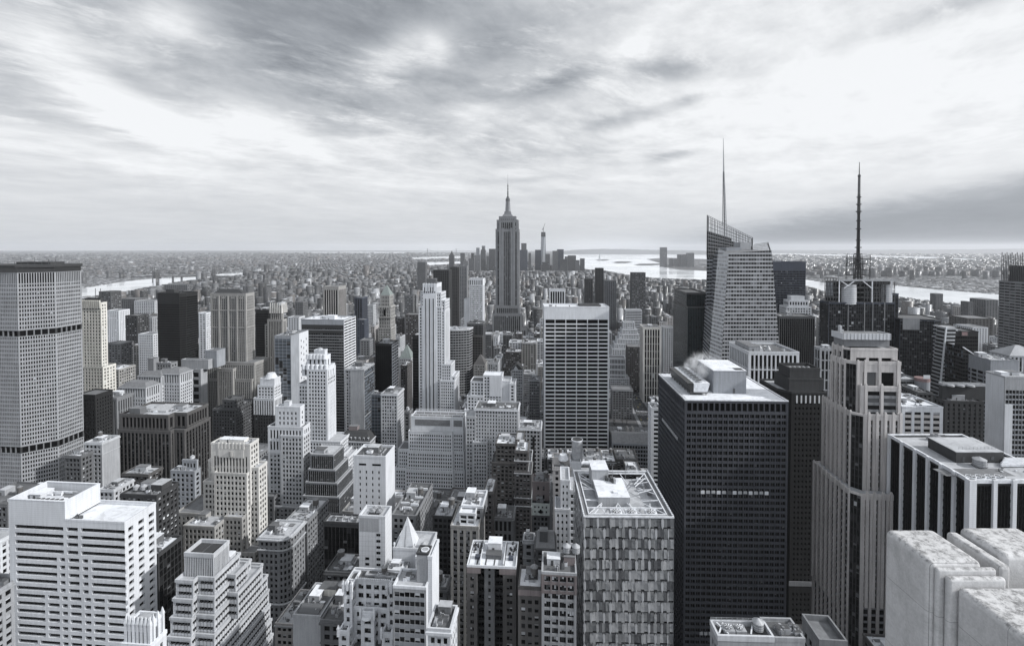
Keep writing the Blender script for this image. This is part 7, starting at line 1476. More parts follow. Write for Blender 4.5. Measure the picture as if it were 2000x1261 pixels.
for a, c, yt, D, yb, kd in JC: b = block('waterfront_tower', '%s tower in the hazy waterfront group across the bay' % kd, a, c, yt, D, coarse('midgrey', bw=12, fh=12), dep=50, n=0, group='hazy waterfront towers across the bay', roof='roof_dark', fin=False); b.done(yb)
for (a, c, yt, D, lb) in ((1828, 1842, 574, 1900, 'grey apartment tower standing before the river at right'), (1892, 1901, 590, 1500, 'slim tower under construction near pinkish blocks at right')):
    far('apartment_tower', lb, a, c, yt, D, coarse('midgrey', bw=6), 30, 610)
far('pink_block', 'pinkish low warehouse block near the river at right', 1903, 1925, 596, 1700, coarse('rose', bw=8), 40, 615); far('pink_block', 'pinkish tall block left of the slim construction tower', 1880, 1892, 600, 1600, coarse('rose', bw=8), 40, 620)
far('warehouse', 'long brick warehouse block left of the grey banded tower', 1890, 1940, 622, 1250, coarse('brown', bw=8), 60, 650); far('warehouse', 'grey warehouse block against the grey banded tower', 1926, 1950, 586, 1500, coarse('midgrey', bw=8), 60, 620); far('pale_block', 'pale office block below long brick warehouse', 1900, 1930, 640, 950, coarse('pale', bw=5), 40, 680)

# ------------------------------------------------------------------ bridges, chimneys, statue
def bridge(name, label, ta, tb, ytop, ydeck, ends, D, w=10, dk=6, cable=True, far_=False):
    """suspension bridge: two towers, deck and main cables"""
    o = bpy.data.objects.new(name, None); COL.objects.link(o); A = at(ta, ydeck, D[0]); B_ = at(tb, ydeck, D[1]); o.location = (A.x, A.y, 0); tag(o, label, 'bridge')
    A, B_ = A-o.location, B_-o.location; tz = (H+D[0]*ray(ta, ytop)[2]/ray(ta, ytop)[1], H+D[1]*ray(tb, ytop)[2]/ray(tb, ytop)[1])
    for p, z in ((A, tz[0]), (B_, tz[1])):
        t = MB()
        for s in (-1, 1): t.frus('steel_dark', (p.x-w*.22, p.x+w*.22, p.y+s*w-w*.25, p.y+s*w+w*.25), 0, (p.x-w*.15, p.x+w*.15, p.y+s*w-w*.2, p.y+s*w+w*.2), z)
        for k in (.45, .75, .97): t.box('steel_dark', p.x-w*.12, p.x+w*.12, p.y-w*.75, p.y+w*.75, z*k, z*k+w*.3)
        t.build('bridge_tower', o)
    d = MB(); E0, E1 = at(ends[0], ydeck+1, D[0])-o.location, at(ends[1], ydeck+1, D[1])-o.location
    d.bar('steel_dark', (E0.x, E0.y, A.z-8), (A.x, A.y, A.z), dk); d.bar('steel_dark', (A.x, A.y, A.z), (B_.x, B_.y, B_.z), dk); d.bar('steel_dark', (B_.x, B_.y, B_.z), (E1.x, E1.y, B_.z-8), dk); d.build('deck', o)
    c = MB(); N = 14; a, e = Vector((A.x, A.y, tz[0])), Vector((B_.x, B_.y, tz[1])); pts = []
    for i in range(N+1): k = i/N; q = a.lerp(e, k); sag = 4*k*(1-k)*(min(tz)-A.z-dk); pts.append(q-Vector((0, 0, sag)))
    for i in range(N): c.bar('steel_dark', pts[i], pts[i+1], dk*.16)
    c.bar('steel_dark', (E0.x, E0.y, A.z-4), a, dk*.16); c.bar('steel_dark', e, (E1.x, E1.y, B_.z-4), dk*.16); c.build('cable', o)
bridge('suspension_bridge', 'dark steel suspension bridge over the river at left', 300, 417, 521, 539, (256, 482), (3650, 3950), 11, 4.5)
bridge('suspension_bridge', 'faint distant suspension bridge with two tall towers on the horizon', 835, 891, 485.5, 493.5, (790, 935), (17000, 17000), 30, 9)
for px, yt, yb, i in ((302, 541, 563, 'first'), (313, 541, 563, 'second'), (338, 540, 557, 'third'), (355, 541, 557, 'fourth')):
    g0 = ground(px, yb); m = MB(); zt = H+g0.y*ray(px, yt)[2]/ray(px, yt)[1]; m.cyl('pale' if i in ('first', 'second') else 'midgrey', 0, 0, 8, 0, zt-10, 6, 10); m.cyl('charcoal', 0, 0, 6.2, zt-10, zt, 6, 10); o = m.build('chimney', None, (g0.x, g0.y, 0)); tag(o, '%s power station chimney from the left by the river' % i, 'chimney', 'power station chimneys by the river')
far('power_station', 'long dark power station hall beside the river chimneys', 316, 366, 556, 3000, coarse('midgrey', bw=14, fh=12), 60, 570)
def statue():
    g0 = ground(1171, 507.5); o = bpy.data.objects.new('statue', None); COL.objects.link(o); o.location = (g0.x, g0.y, 0); tag(o, 'tiny statue on its pedestal on an island in the bay', 'statue')
    m = MB(); m.frus('stone', (-40, 40, -40, 40), 0, (-24, 24, -24, 24), 18); m.frus('stone', (-18, 18, -18, 18), 18, (-11, 11, -11, 11), 62); m.build('pedestal', o)
    f = MB(); f.cyl('copper', 0, 0, 10, 62, 100, 7, 10); f.cyl('copper', 0, 0, 7, 100, 112, 3.5, 10); f.cyl('copper', 0, 0, 4.5, 112, 121, 4, 10); f.bar('copper', (5, 0, 108), (10, 0, 134), 2.4, 1.6); f.cyl('copper', 10, 0, 1.5, 134, 141, .4, 8); f.build('figure', o)
statue()
# ------------------------------------------------------------------ ground, water, hills
def sheet(name, mat, pts, z): m = MB(); m.poly(mat, [(p[0], p[1], z) for p in pts]); o = m.build(name); tag(o, kind='structure'); return o
g, bs, _ = new_mat('land'); tc = g.node('ShaderNodeTexCoord'); v = tc.outputs['Object']
n1, n2, n3 = g.noise(v, .0016, 6, .6), g.noise(v, .012, 6, .7), g.noise(v, .09, 4, .6)
k = g.m('ADD', g.m('MULTIPLY', n1, .5), g.m('ADD', g.m('MULTIPLY', n2, .7), g.m('MULTIPLY', n3, .35)))
k = g.ramp(k, .55, 1.05, .02, .11); g.put(bs.inputs['Base Color'], g.comb(k, k, g.m('MULTIPLY', k, 1.05))); bs.inputs['Roughness'].default_value = .95
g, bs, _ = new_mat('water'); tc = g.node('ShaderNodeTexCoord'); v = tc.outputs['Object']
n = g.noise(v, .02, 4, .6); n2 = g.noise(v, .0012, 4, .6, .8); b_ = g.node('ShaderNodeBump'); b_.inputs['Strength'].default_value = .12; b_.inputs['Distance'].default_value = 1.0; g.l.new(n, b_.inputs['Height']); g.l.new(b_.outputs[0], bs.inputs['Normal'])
k = g.ramp(n2, .35, .65, .68, .82); g.put(bs.inputs['Base Color'], g.comb(g.m('MULTIPLY', k, .97), k, g.m('MULTIPLY', k, 1.03))); g.put(bs.inputs['Roughness'], g.ramp(n2, .3, .7, .08, .2)); bs.inputs['Specular IOR Level'].default_value = .8  # sun glitter on the water is put into this pale base colour
roof_mat('asphalt', .05, .25); roof_mat('pavement', .22, .3); roof_mat('paint', .6, .1); roof_mat('hillside', .10, .5); roof_mat('parkland', .06, .5)
sheet('ground', 'land', [(-41000, -1200), (41000, -1200), (41000, 40000), (-41000, 40000)], 0)
def gp(lst): return [ground(px, py) for px, py in lst]
WATER = dict(
    east_river=[(60, 566), (157, 563), (200, 556), (240, 550), (300, 543.5), (370, 541), (420, 536), (440, 533.5), (478, 532.5), (478, 538), (440, 540.5), (400, 545), (345, 553), (300, 561), (250, 571), (200, 579), (157, 584), (60, 596)],
    channel=[(805, 503), (905, 499.5), (905, 504.5), (805, 507.5)], inner_channel=[(830, 512), (905, 510), (905, 515.5), (832, 519)],
    upper_bay=[(1090, 496.6), (1130, 496.4), (1245, 495.8), (1380, 498.0), (1480, 498.5), (1480, 506), (1380, 506), (1300, 503), (1262, 506), (1290, 514), (1292, 521), (1330, 527), (1380, 529), (1480, 531), (1480, 560), (1375, 548), (1310, 546), (1240, 542), (1186, 531), (1142, 525), (1118, 508), (1092, 505)],
    hudson=[(1475, 531), (1520, 535), (1575, 546), (1620, 553), (1690, 555), (1757, 558), (1840, 566), (1950, 574.5), (2080, 583), (2080, 612), (1950, 601), (1895, 598), (1830, 592), (1757, 583), (1690, 577), (1610, 572), (1575, 560), (1475, 556)],
    newark_bay=[(1500, 494.8), (1560, 495.2), (1640, 497.2), (1740, 499.8), (1820, 501.5), (1908, 506), (1908, 508.5), (1810, 505.5), (1690, 502), (1590, 498.6), (1500, 496.8)],
    outer_bay=[(500, 492.2), (650, 491.9), (760, 491.7), (960, 491.5), (960, 494.0), (830, 495.2), (640, 494.2)])
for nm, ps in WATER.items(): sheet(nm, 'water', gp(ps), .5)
for nm, ps in (('liberty_island', [(1163, 508), (1170, 506.5), (1186, 506.6), (1191, 508), (1180, 509.3), (1168, 509.3)]), ('ellis_island', [(1196, 512.5), (1206, 510.5), (1228, 510.6), (1236, 512.3), (1222, 514), (1203, 514)]), ('pier_island', [(1238, 516.8), (1250, 515), (1290, 514.5), (1295, 517), (1270, 518.6), (1245, 518.4)])): sheet(nm, 'parkland', gp(ps), 1.2)
def ridge(name, px0, px1, D, tops, deep):
    """a long low hill with a real back slope"""
    n = len(tops); m = MB(); P = [at(px0+(px1-px0)*i/(n-1), t, D) for i, t in enumerate(tops)]
    for i in range(n-1):
        a, c = P[i], P[i+1]; f0, f1 = (a.x*.93, a.y*.93, -1), (c.x*.93, c.y*.93, -1); b0, b1 = (a.x*deep, a.y*deep, -1), (c.x*deep, c.y*deep, -1); m.poly('hillside', [f0, f1, c, a]); m.poly('hillside', [a, c, b1, b0])
    o = m.build(name); tag(o, kind='structure')
rr = random.Random(5)
def prof(vals, k=8): return [vals[i]+(vals[i+1]-vals[i])*j/k+rr.uniform(-.25, .25) for i in range(len(vals)-1) for j in range(k)]+[vals[-1]]
ridge('hills', 1085, 1400, 21000, prof([491, 487.5, 486.2, 486.5, 487.6, 488.5, 489, 490.2]), 1.2)
ridge('hills', 1380, 2300, 26000, prof([490.5, 489, 488.3, 488, 487.5, 487, 485.6, 484.8, 484.8, 485]), 1.2)
ridge('hills', -400, 980, 33000, prof([490, 489.4, 489.6, 489.2, 489.6, 489.2, 489.9]), 1.1)

# ------------------------------------------------------------------ streets on the midtown grid
GA = R(5.0); ux, uy = math.cos(GA), -math.sin(GA); vx, vy = math.sin(GA), math.cos(GA)      # u: along the cross streets, v: along the avenues
def grid(u, v): return (u*ux+v*vx, u*uy+v*vy)
def ungrid(x, y): return (x*ux+y*uy, x*vx+y*vy)
f0 = ground(578, 1236); U5 = ungrid(f0.x, f0.y)[0]; f1 = ground(1252, 800); U6 = ungrid(f1.x, f1.y)[0]
AVES = [U5-900, U5-740, U5-580, U5-440, U5-300, U5-150, U5, U6, U6+290, U6+580, U6+860]; STREETS = [60+80.5*i for i in range(0, 36)]
a = MB(); p_ = MB(); k_ = MB()
for u in AVES:
    q = [grid(u-11, -40), grid(u+11, -40), grid(u+11, 3200), grid(u-11, 3200)]; a.poly('asphalt', [(x, y, .02) for x, y in q])
    for s in (-1, 1):
        c = [grid(u+s*11, -40), grid(u+s*15.5, -40), grid(u+s*15.5, 3200), grid(u+s*11, 3200)]
        if s < 0: c = [c[1], c[0], c[3], c[2]]
        p_.hexa('pavement', [(x, y, 0) for x, y in c], [(x, y, .16) for x, y in c])
    for l in (-5.5, 0, 5.5):
        for i in range(0, 200):
            v0 = 80+i*9; e = [grid(u+l-.1, v0), grid(u+l+.1, v0), grid(u+l+.1, v0+3), grid(u+l-.1, v0+3)]; k_.poly('paint', [(x, y, .03) for x, y in e])
for v in STREETS:
    for (x0_, x1_) in zip([-1600]+AVES, AVES+[1600]):
        q = [grid(x0_+16, v-5), grid(x1_-16, v-5), grid(x1_-16, v+5), grid(x0_+16, v+5)]; a.poly('asphalt', [(x, y, .016) for x, y in q])
    for u in AVES[5:9]:
        for s in (-7.5, 7.5):
            for i in range(10): e = [grid(u-10+i*2.1, v+s-1.5), grid(u-9+i*2.1, v+s-1.5), grid(u-9+i*2.1, v+s+1.5), grid(u-10+i*2.1, v+s+1.5)]; k_.poly('paint', [(x, y, .034) for x, y in e])
tag(a.build('road'), kind='structure'); tag(p_.build('pavement'), kind='structure'); tag(k_.build('road_markings'), kind='structure')

# cars on the two avenues that can be seen
def make_car(paint):
    o = bpy.data.objects.new('car', None); COL.objects.link(o)
    b = MB(); b.hexa(paint, [(-.85, -2.2, .35), (.85, -2.2, .35), (.85, 2.2, .35), (-.85, 2.2, .35)], [(-.9, -2.25, .85), (.9, -2.25, .85), (.9, 2.25, .85), (-.9, 2.25, .85)]); b.frus(paint, (-.88, .88, -2.2, 2.2), .85, (-.8, .8, -2.05, 2.1), 1.0); b.box(paint, -.62, .62, -.9, .7, 1.452, 1.50); b.build('body', o)
    g_ = MB(); g_.frus('glass_dark', (-.78, .78, -1.5, 1.2), 1.0, (-.63, .63, -.95, .75), 1.45); g_.build('windows', o)
    for sx_ in (-1, 1):
        for sy in (-1.4, 1.4):
            w = MB(); n = 10; c = [(sx_*.8+e, sy+.33*math.cos(t*2*math.pi/n), .33+.33*math.sin(t*2*math.pi/n)) for e in (-.1, .1) for t in range(n)]; i0 = len(w.v)
            w.poly('steel_black', c[:n][::-1]); w.poly('steel_black', c[n:])
            for t in range(n): w.poly('steel_black', [c[t], c[(t+1) % n], c[n+(t+1) % n], c[n+t]])
            w.build('wheel', o)
    for sx_ in (-.6, .6): l = MB(); l.box('glass_pale', sx_-.18, sx_+.18, -2.27, -2.2, .62, .8); l.build('headlight', o)
    return o
rc_ = random.Random(3); protos = {p: make_car(p) for p in ('steel_white', 'steel_dark', 'steel_grey', 'paint_yellow')}; used = set()
cols = dict(steel_white='white', steel_dark='dark', steel_grey='grey', paint_yellow='yellow'); spots = []
for (u, va, vb, n, nm) in ((U5, 258, 420, 30, 'left canyon'), (U6, 610, 1000, 46, 'right')):
    for i in range(n): spots.append((u+rc_.choice((-8.2, -2.8, 2.8, 8.2)), va+(vb-va)*(i+rc_.uniform(.2, .8))/n, nm))
for u, v, nm in spots:
    p = rc_.choice(('steel_white', 'steel_dark', 'steel_dark', 'steel_grey', 'paint_yellow')); src = protos[p]
    if p in used:
        o = src.copy(); COL.objects.link(o)
        for ch in src.children: c = ch.copy(); COL.objects.link(c); c.parent = o
    else: o = src; used.add(p)
    x, y = grid(u, v); o.location = (x, y, .02); o.rotation_euler = (0, 0, -GA); tag(o, '%s car on the avenue seen in the %s' % (cols[p], nm) if nm != 'right' else '%s car on the busy avenue right of the gridded white slab' % cols[p], 'car', '%s cars on the avenue %s' % (cols[p], nm))
for p, o in protos.items():
    if p not in used:
        for ch in list(o.children): bpy.data.objects.remove(ch)
        bpy.data.objects.remove(o)

# bare street and park trees
wall_mat('bark', (.085, .08, .075)); wall_mat('twigs', (.10, .095, .09))
def make_tree(seed, h=11):
    r = random.Random(seed); o = bpy.data.objects.new('bare_tree', None); COL.objects.link(o); t = MB(); c = MB()
    t.cyl('bark', 0, 0, .28, 0, h*.3, .2, 7)
    def grow(p, d, L, w, lev):
        q = p+d*L; (t if lev < 2 else c).bar('bark' if lev < 2 else 'twigs', p, q, w, w*.6)
        if lev >= 4: return
        for _ in range(3 if lev < 3 else 4):
            e = (d+Vector((r.uniform(-.8, .8), r.uniform(-.8, .8), r.uniform(-.1, .6)))).normalized(); grow(p+d*L*r.uniform(.6, 1), e, L*r.uniform(.6, .8), w*.55, lev+1)
    for _ in range(4): grow(Vector((0, 0, h*.28)), Vector((r.uniform(-.6, .6), r.uniform(-.6, .6), 1)).normalized(), h*.25, .13, 0)
    t.build('trunk', o); c.build('crown', o); return o
tp = [make_tree(i) for i in range(3)]; us = set(); rt = random.Random(8)
spots = [(ground(rt.uniform(1203, 1268), rt.uniform(792, 856), 14), 14) for _ in range(40)]
spots = [((grid(U6-26-rt.uniform(0, 70), rt.uniform(600, 735))), 0) for _ in range(44)]+[(grid(U5+s*13.2, 262+9*i), .16) for s in (-1, 1) for i in range(8)]
for i, (g_, z) in enumerate(spots):
    k = i % 3; src = tp[k]
    if k in us:
        o = src.copy(); COL.objects.link(o)
        for ch in src.children: c = ch.copy(); COL.objects.link(c); c.parent = o
    else: o = src; us.add(k)
    o.location = (g_[0], g_[1], z); o.rotation_euler = (0, 0, rt.uniform(0, 6)); s = rt.uniform(.8, 1.25); o.scale = (s, s, s)
    tag(o, 'bare winter tree in the little park beside the busy avenue' if z == 0 else 'bare street tree on the pavement of the left canyon avenue', 'tree', 'bare park trees' if z == 0 else 'bare street trees')
PARK = (U6-110, U6-16, 595, 740)
q = [grid(PARK[0], PARK[2]), grid(PARK[1], PARK[2]), grid(PARK[1], PARK[3]), grid(PARK[0], PARK[3])]; sheet('park_lawn', 'parkland', q, .012)
# ------------------------------------------------------------------ infill buildings on the street grid
def poly_in(px, py, poly):
    x, y = np.asarray(px), np.asarray(py); ins = np.zeros(x.shape, bool); n = len(poly)
    for i in range(n):
        (xa, ya), (xb, yb) = poly[i], poly[(i+1) % n]
        if ya == yb: continue
        c = ((ya > y) != (yb > y)) & (x < (xb-xa)*(y-ya)/(yb-ya)+xa); ins ^= c
    return ins
hero_fp = []
for pts, z, root, yb in HEROES:
    us_ = [ungrid(p.x, p.y) for p in pts]; hero_fp.append((min(u[0] for u in us_), max(u[0] for u in us_), min(u[1] for u in us_), max(u[1] for u in us_)))
def clear(u0, u1, v0, v1, m=1.0):
    for a, c, d, e in hero_fp:
        if u0 < c+m and u1 > a-m and v0 < e+m and v1 > d-m: return False
    return not (u0 < PARK[1] and u1 > PARK[0] and v0 < PARK[3] and v1 > PARK[2])
rf = random.Random(21)
hero_px = []
for pts, z, root, yb in HEROES:
    xs = []; ys = []
    for p in pts:
        if p.y < 5: continue
        for zz in (0, z): q = proj((p.x, p.y, zz)); xs.append(q[0]); ys.append(q[1])
    if xs and yb: hero_px.append((min(xs), max(xs), min(ys), yb, min(p.y for p in pts)))
cand = []
def limit_height(u0, u1, v0, v1, h):
    """keep an infill building below the visible part of whatever stands behind it"""
    c = [grid(u0, v0), grid(u1, v0), grid(u0, v1), grid(u1, v1)]; Y = max(5, min(q[1] for q in c)); px = [proj((q[0], q[1], 30))[0] for q in c]; a, e = min(px), max(px)
    for (x0, x1, y0, yb, hy) in hero_px:
        if hy > Y-5 and a < x1-2 and e > x0+2:
            hm = H-(yb-EYE_Y-2)/F*Y
            h = min(h, hm)
    return h
VS = STREETS; US = [-1500]+AVES+[1500]
for i in range(len(US)-1):
    ua, ub = US[i]+16, US[i+1]-16
    for j in range(len(VS)-1):
        va, vb = VS[j]+8, VS[j+1]-8
        if va > 1250 or va < 60: continue
        for row in (0, 1):
            v0, v1 = (va, (va+vb)/2-.4) if row == 0 else ((va+vb)/2+.4, vb); u = ua
            while u < ub-8:
                w_ = min(rf.choice((13, 16, 18, 22, 26, 34)), ub-u); 
                if ub-(u+w_) < 9: w_ = ub-u
                x, y = grid(u+w_/2, v0); px, py = proj((x, y, 30)) if y > 10 else (-9999, 0)
                if y > 60 and -80 < px < 2080:
                    h = rf.choice((18, 24, 30, 36, 42, 48, 58, 66)) if y < 700 else rf.choice((20, 26, 32, 40, 46, 55, 64, 78, 90))
                    if clear(u, u+w_, v0, v1):
                        h = limit_height(u, u+w_, v0, v1, h)
                        if h >= 7: cand.append((u, u+w_, v0, v1, h))
                    elif w_ > 14 and clear(u, u+w_/2, v0, v1):
                        h = limit_height(u, u+w_/2, v0, v1, h)
                        if h >= 7: cand.append((u, u+w_/2, v0, v1, h))
                u += w_+.3
# which of them can be seen: a coarse painter's pass, far to near
RW, RH = 500, 316; buf = np.full((RH, RW), -1, np.int32)
def hull(pts):
    pts = sorted(set((round(x, 2), round(y, 2)) for x, y in pts)); lo, up = [], []
    for lst, seq in ((lo, pts), (up, pts[::-1])):
        for p in seq:
            while len(lst) > 1 and (lst[-1][0]-lst[-2][0])*(p[1]-lst[-2][1])-(lst[-1][1]-lst[-2][1])*(p[0]-lst[-2][0]) <= 0: lst.pop()
            lst.append(p)
    return lo[:-1]+up[:-1]
def paint(corners, z, idx):
    pts = []
    for p in corners:
        if p[1] < 4: return
        for zz in (0, z): q = proj((p[0], p[1], zz)); pts.append((q[0]/4, q[1]/4))
    hl = hull(pts)
    if len(hl) < 3: return
    x0, x1 = max(0, int(min(p[0] for p in hl))), min(RW, int(max(p[0] for p in hl))+1); y0, y1 = max(0, int(min(p[1] for p in hl))), min(RH, int(max(p[1] for p in hl))+1)
    if x0 >= x1 or y0 >= y1: return
    X, Y = np.meshgrid(np.arange(x0, x1)+.5, np.arange(y0, y1)+.5); ins = np.ones(X.shape, bool)
    for k in range(len(hl)):
        a, c = hl[k], hl[(k+1) % len(hl)]; ins &= ((c[0]-a[0])*(Y-a[1])-(c[1]-a[1])*(X-a[0])) >= -1e-6
    buf[y0:y1, x0:x1][ins] = idx
items = [(min(p.y for p in pts), [(p.x, p.y) for p in pts], z, -1) for pts, z, r_, yb in HEROES]
for k, (u0, u1, v0, v1, h) in enumerate(cand): c = [grid(u0, v0), grid(u1, v0), grid(u1, v1), grid(u0, v1)]; items.append((min(q[1] for q in c), c, h, k))
items.sort(key=lambda t: -t[0])
for d, c, z, k in items: paint(c, z, k)
cnt = np.bincount(buf[buf >= 0], minlength=len(cand)); seen = [k for k in range(len(cand)) if cnt[k] > 0]; seen.sort(key=lambda k: -cnt[k])
NFILL = 300-len([h_ for h_ in HEROES if h_[2].get('category')])
NFILL = max(60, min(NFILL, 190)); top, restf = seen[:NFILL], seen[NFILL:]
SHORT = {'huge pale concrete': 'huge pale concrete slab tower', 'tallest grey art': 'tallest art deco skyscraper', 'white art deco tower with three': 'white tower with three black stripes', 'white gridded slab': 'white gridded slab tower',
    'faceted crystal': 'faceted crystal skyscraper', 'dark glass tower with corner': 'dark tower carrying the antenna mast', 'jet black': 'jet black faceted tower', 'tall carved': 'carved stone gothic tower', 'broad dark granite': 'broad dark granite block', 'broad slab': 'broad slab with striped side',
    'white art deco tower with stepped': 'white art deco tower with scalloped crown', 'cream art': 'cream art deco tower', 'slender ornate': 'slender tower under green pyramid roof', 'big white stepped': 'big white stepped office block', 'white setback block': 'white setback block in the centre',
    'massive black': 'massive black tower', 'tall rosy': 'tall rosy granite tower', 'slender beige': 'slender beige ribbed tower', 'white block with tall': 'white block with vertical fins', 'classical stone block with rounded': 'classical block with rounded corner', 'blank white tiled': 'blank white tiled tower',
    'long low stone': 'low building with louvred roof', 'brown and white': 'brown and white striped tower', 'thin white slab': 'thin white slab beside massive black tower', 'dark green glass': 'dark green glass tower', 'yellowish': 'yellowish tower with flared crown', 'plain white block': 'plain white block with few windows',
    'broad pale block': 'broad pale block with small windows', 'brown loft': 'brown loft block with white penthouse', 'curved dark': 'curved dark banded block', 'dark brown gothic': 'gothic tower with buttressed crown', 'near black glass': 'near black block under green pyramid tower', 'grey block with blank': 'grey block with blank front wall',
    'slim ornate': 'slim ornate block with corniced head', 'long brick': 'long brick warehouse at right', 'dark bluish office': 'dark office block with roof well', 'rooftop with reddish': 'rooftop with round tank and arch', 'classical U': 'classical building with hipped roofs', 'ornate dark stone': 'ornate dark stone block by the park'}
marks = []
for h_ in HEROES:
    for k_, v_ in SHORT.items():
        if (h_[2].get('label') or '').startswith(k_): marks.append((proj(((h_[0][0].x+h_[0][1].x)/2, max(5, h_[0][0].y), h_[1]*.8)), v_, h_[2])); break
FST = [('stone', 'stone'), ('grey', 'grey stone'), ('mid', 'dark grey'), ('tan', 'tan'), ('brick', 'dark brick'), ('brown', 'brown brick'), ('pale', 'pale'), ('rose', 'pinkish'), ('dark', 'blackish'), ('conc', 'concrete')]
lab_count = {}; fills = []
for k in top:
    u0, u1, v0, v1, h = cand[k]; fx, fy = grid((u0+u1)/2, v0); rs = random.Random(k*7+1); sk, word = rs.choice(FST); W = (u1-u0)/2; D = v1-v0-rs.uniform(0, 5)
    tier2 = h > 34 and rs.random() < .45; tank = rs.random() < .45
    q = proj((fx, fy, h)); kind = 'tall' if h > 50 else 'mid height' if h > 28 else 'low'
    best = min(marks, key=lambda m: abs(m[0][0]-q[0])+abs(m[0][1]-q[1])*1.0)
    ref = best[1]; side = 'left of' if q[0] < best[0][0]-12 else 'right of' if q[0] > best[0][0]+12 else 'in front of' if fy < best[2].location.y else 'behind'
    fills.append((k, u0, u1, v0, v1, h, fx, fy, rs, sk, word, W, D, tier2, tank, kind, ref, side, q))
keyed = {}
for f in fills: keyed.setdefault((f[16], f[17], f[10]), []).append(f)
NUM = ['nearest', 'second nearest', 'third nearest', 'fourth nearest', 'fifth nearest', 'sixth nearest', 'seventh nearest', 'eighth nearest', 'ninth nearest', 'tenth nearest', 'eleventh nearest', 'twelfth nearest']
n_hero = len(HEROES)
for (ref, side, word), lst in keyed.items():
    lst.sort(key=lambda f: f[7])
    for i, (k, u0, u1, v0, v1, h, fx, fy, rs, sk, word, W, D, tier2, tank, kind, ref, side, q) in enumerate(lst):
        pre = '' if len(lst) == 1 else NUM[min(i, 11)]+' '
        lb = '%s%s block %s the %s' % (pre, word, side, ref)
        s_ = dict(ST[sk]); s_ = S(s_); s_['bw'] = rs.uniform(2.6, 4.0); s_['fh'] = rs.uniform(3.3, 3.9); s_['pw'] = rs.uniform(.32, .5); s_['sh'] = rs.uniform(.36, .46)
        if fy > 800: s_['bw'] *= 1.5; s_['so'] = .06
        b = Bld('infill_block', lb, 'building', (fx, fy), -GA, 'ordinary city blocks between the towers', k)
        roof = rs.choice(['roof_light', 'roof_mid', 'roof_white', 'roof_dark', 'roof_mid', 'roof_light'])
        if tier2:
            b.tier(-W, W, 0, D, 0, h*.72, s_, roof=roof); e = W*rs.uniform(.15, .3); b.tier(-W+e, W-e*rs.uniform(.2, 1), 2.5, D-1.5, h*.72, h, s_, roof=rs.choice(['roof_light', 'roof_white', 'roof_mid'])); b.clutter(-W+e+.8, W-e-.8, 3, D-2, h-.1, 3 if fy > 700 else 6, tank)
        else: b.tier(-W, W, 0, D, 0, h, s_, roof=roof); b.clutter(-W+.8, W-.8, .8, D-.8, h-.1, 3 if fy > 700 else 7, tank)
        if rs.random() < .4: b.band(-W, W, 0, D, h*.72-1 if tier2 else h-1.1, .8, 'stone' if sk != 'pale' else 'pale', .5)
        b.done(None)
del HEROES[n_hero:]

# everything smaller and further: one mass of buildings out to the far shores
CITY = ['city_a', 'city_b', 'city_c', 'city_d', 'city_e', 'city_f', 'city_g', 'city_h']; ROOFS = ['roof_white', 'roof_light', 'roof_mid', 'roof_dark', 'roof_black']
def box_mass(name, bx):
    """bx rows: cx, cy, half width, half depth, yaw, z0, height, wall index, roof index"""
    bx = np.asarray(bx, float); n = len(bx); cx, cy_, hw, hd, ya, z0, h, wi, ri = bx.T
    c, s = np.cos(ya), np.sin(ya); sx_ = np.array([-1, 1, 1, -1]); sy_ = np.array([-1, -1, 1, 1])
    X = cx[:, None]+c[:, None]*hw[:, None]*sx_-s[:, None]*hd[:, None]*sy_; Y = cy_[:, None]+s[:, None]*hw[:, None]*sx_+c[:, None]*hd[:, None]*sy_
    V = np.empty((n, 8, 3)); V[:, :4, 0] = X; V[:, 4:, 0] = X; V[:, :4, 1] = Y; V[:, 4:, 1] = Y; V[:, :4, 2] = z0[:, None]; V[:, 4:, 2] = (z0+h)[:, None]
    fq = np.array([[0, 1, 5, 4], [1, 2, 6, 5], [2, 3, 7, 6], [3, 0, 4, 7], [4, 5, 6, 7]]); Fi = (np.arange(n)[:, None, None]*8+fq).reshape(-1)
    me = bpy.data.meshes.new(name); me.vertices.add(n*8); me.vertices.foreach_set('co', V.reshape(-1)); me.loops.add(n*20); me.loops.foreach_set('vertex_index', Fi.astype(np.int32)); me.polygons.add(n*5)
    me.polygons.foreach_set('loop_start', np.arange(0, n*20, 4, dtype=np.int32))
    mi = np.empty((n, 5), np.int32); mi[:, :4] = wi[:, None]; mi[:, 4] = len(CITY)+ri; me.polygons.foreach_set('material_index', mi.reshape(-1))
    for k in CITY+ROOFS: me.materials.append(MATS[k])
    uv = me.uv_layers.new(name='UVMap'); U = np.zeros((n, 5, 4, 2)); w2, d2 = hw*2, hd*2
    for f, L in enumerate((w2, d2, w2, d2)): U[:, f, 1, 0] = L; U[:, f, 2, 0] = L; U[:, f, 2, 1] = h; U[:, f, 3, 1] = h
    U[:, :4, :, 0] += ((cx*13.7) % 50)[:, None, None]; uv.data.foreach_set('uv', U.reshape(-1)); me.update(calc_edges=True); me.validate()
    o = bpy.data.objects.new(name, me); COL.objects.link(o); tag(o, kind='stuff'); return o
R_ = np.random.default_rng(4); boxes = []
for k in restf: u0, u1, v0, v1, h = cand[k]; x, y = grid((u0+u1)/2, (v0+v1)/2); boxes.append((x, y, (u1-u0)/2, (v1-v0)/2, -GA, 0, h, R_.integers(0, 6), R_.integers(0, 4)))
wpoly = [ps for ps in WATER.values()]
wbox = [(ps, (min(p[0] for p in ps), max(p[0] for p in ps), min(p[1] for p in ps), max(p[1] for p in ps))) for k, ps in WATER.items() if k != 'newark_bay' and k != 'outer_bay']
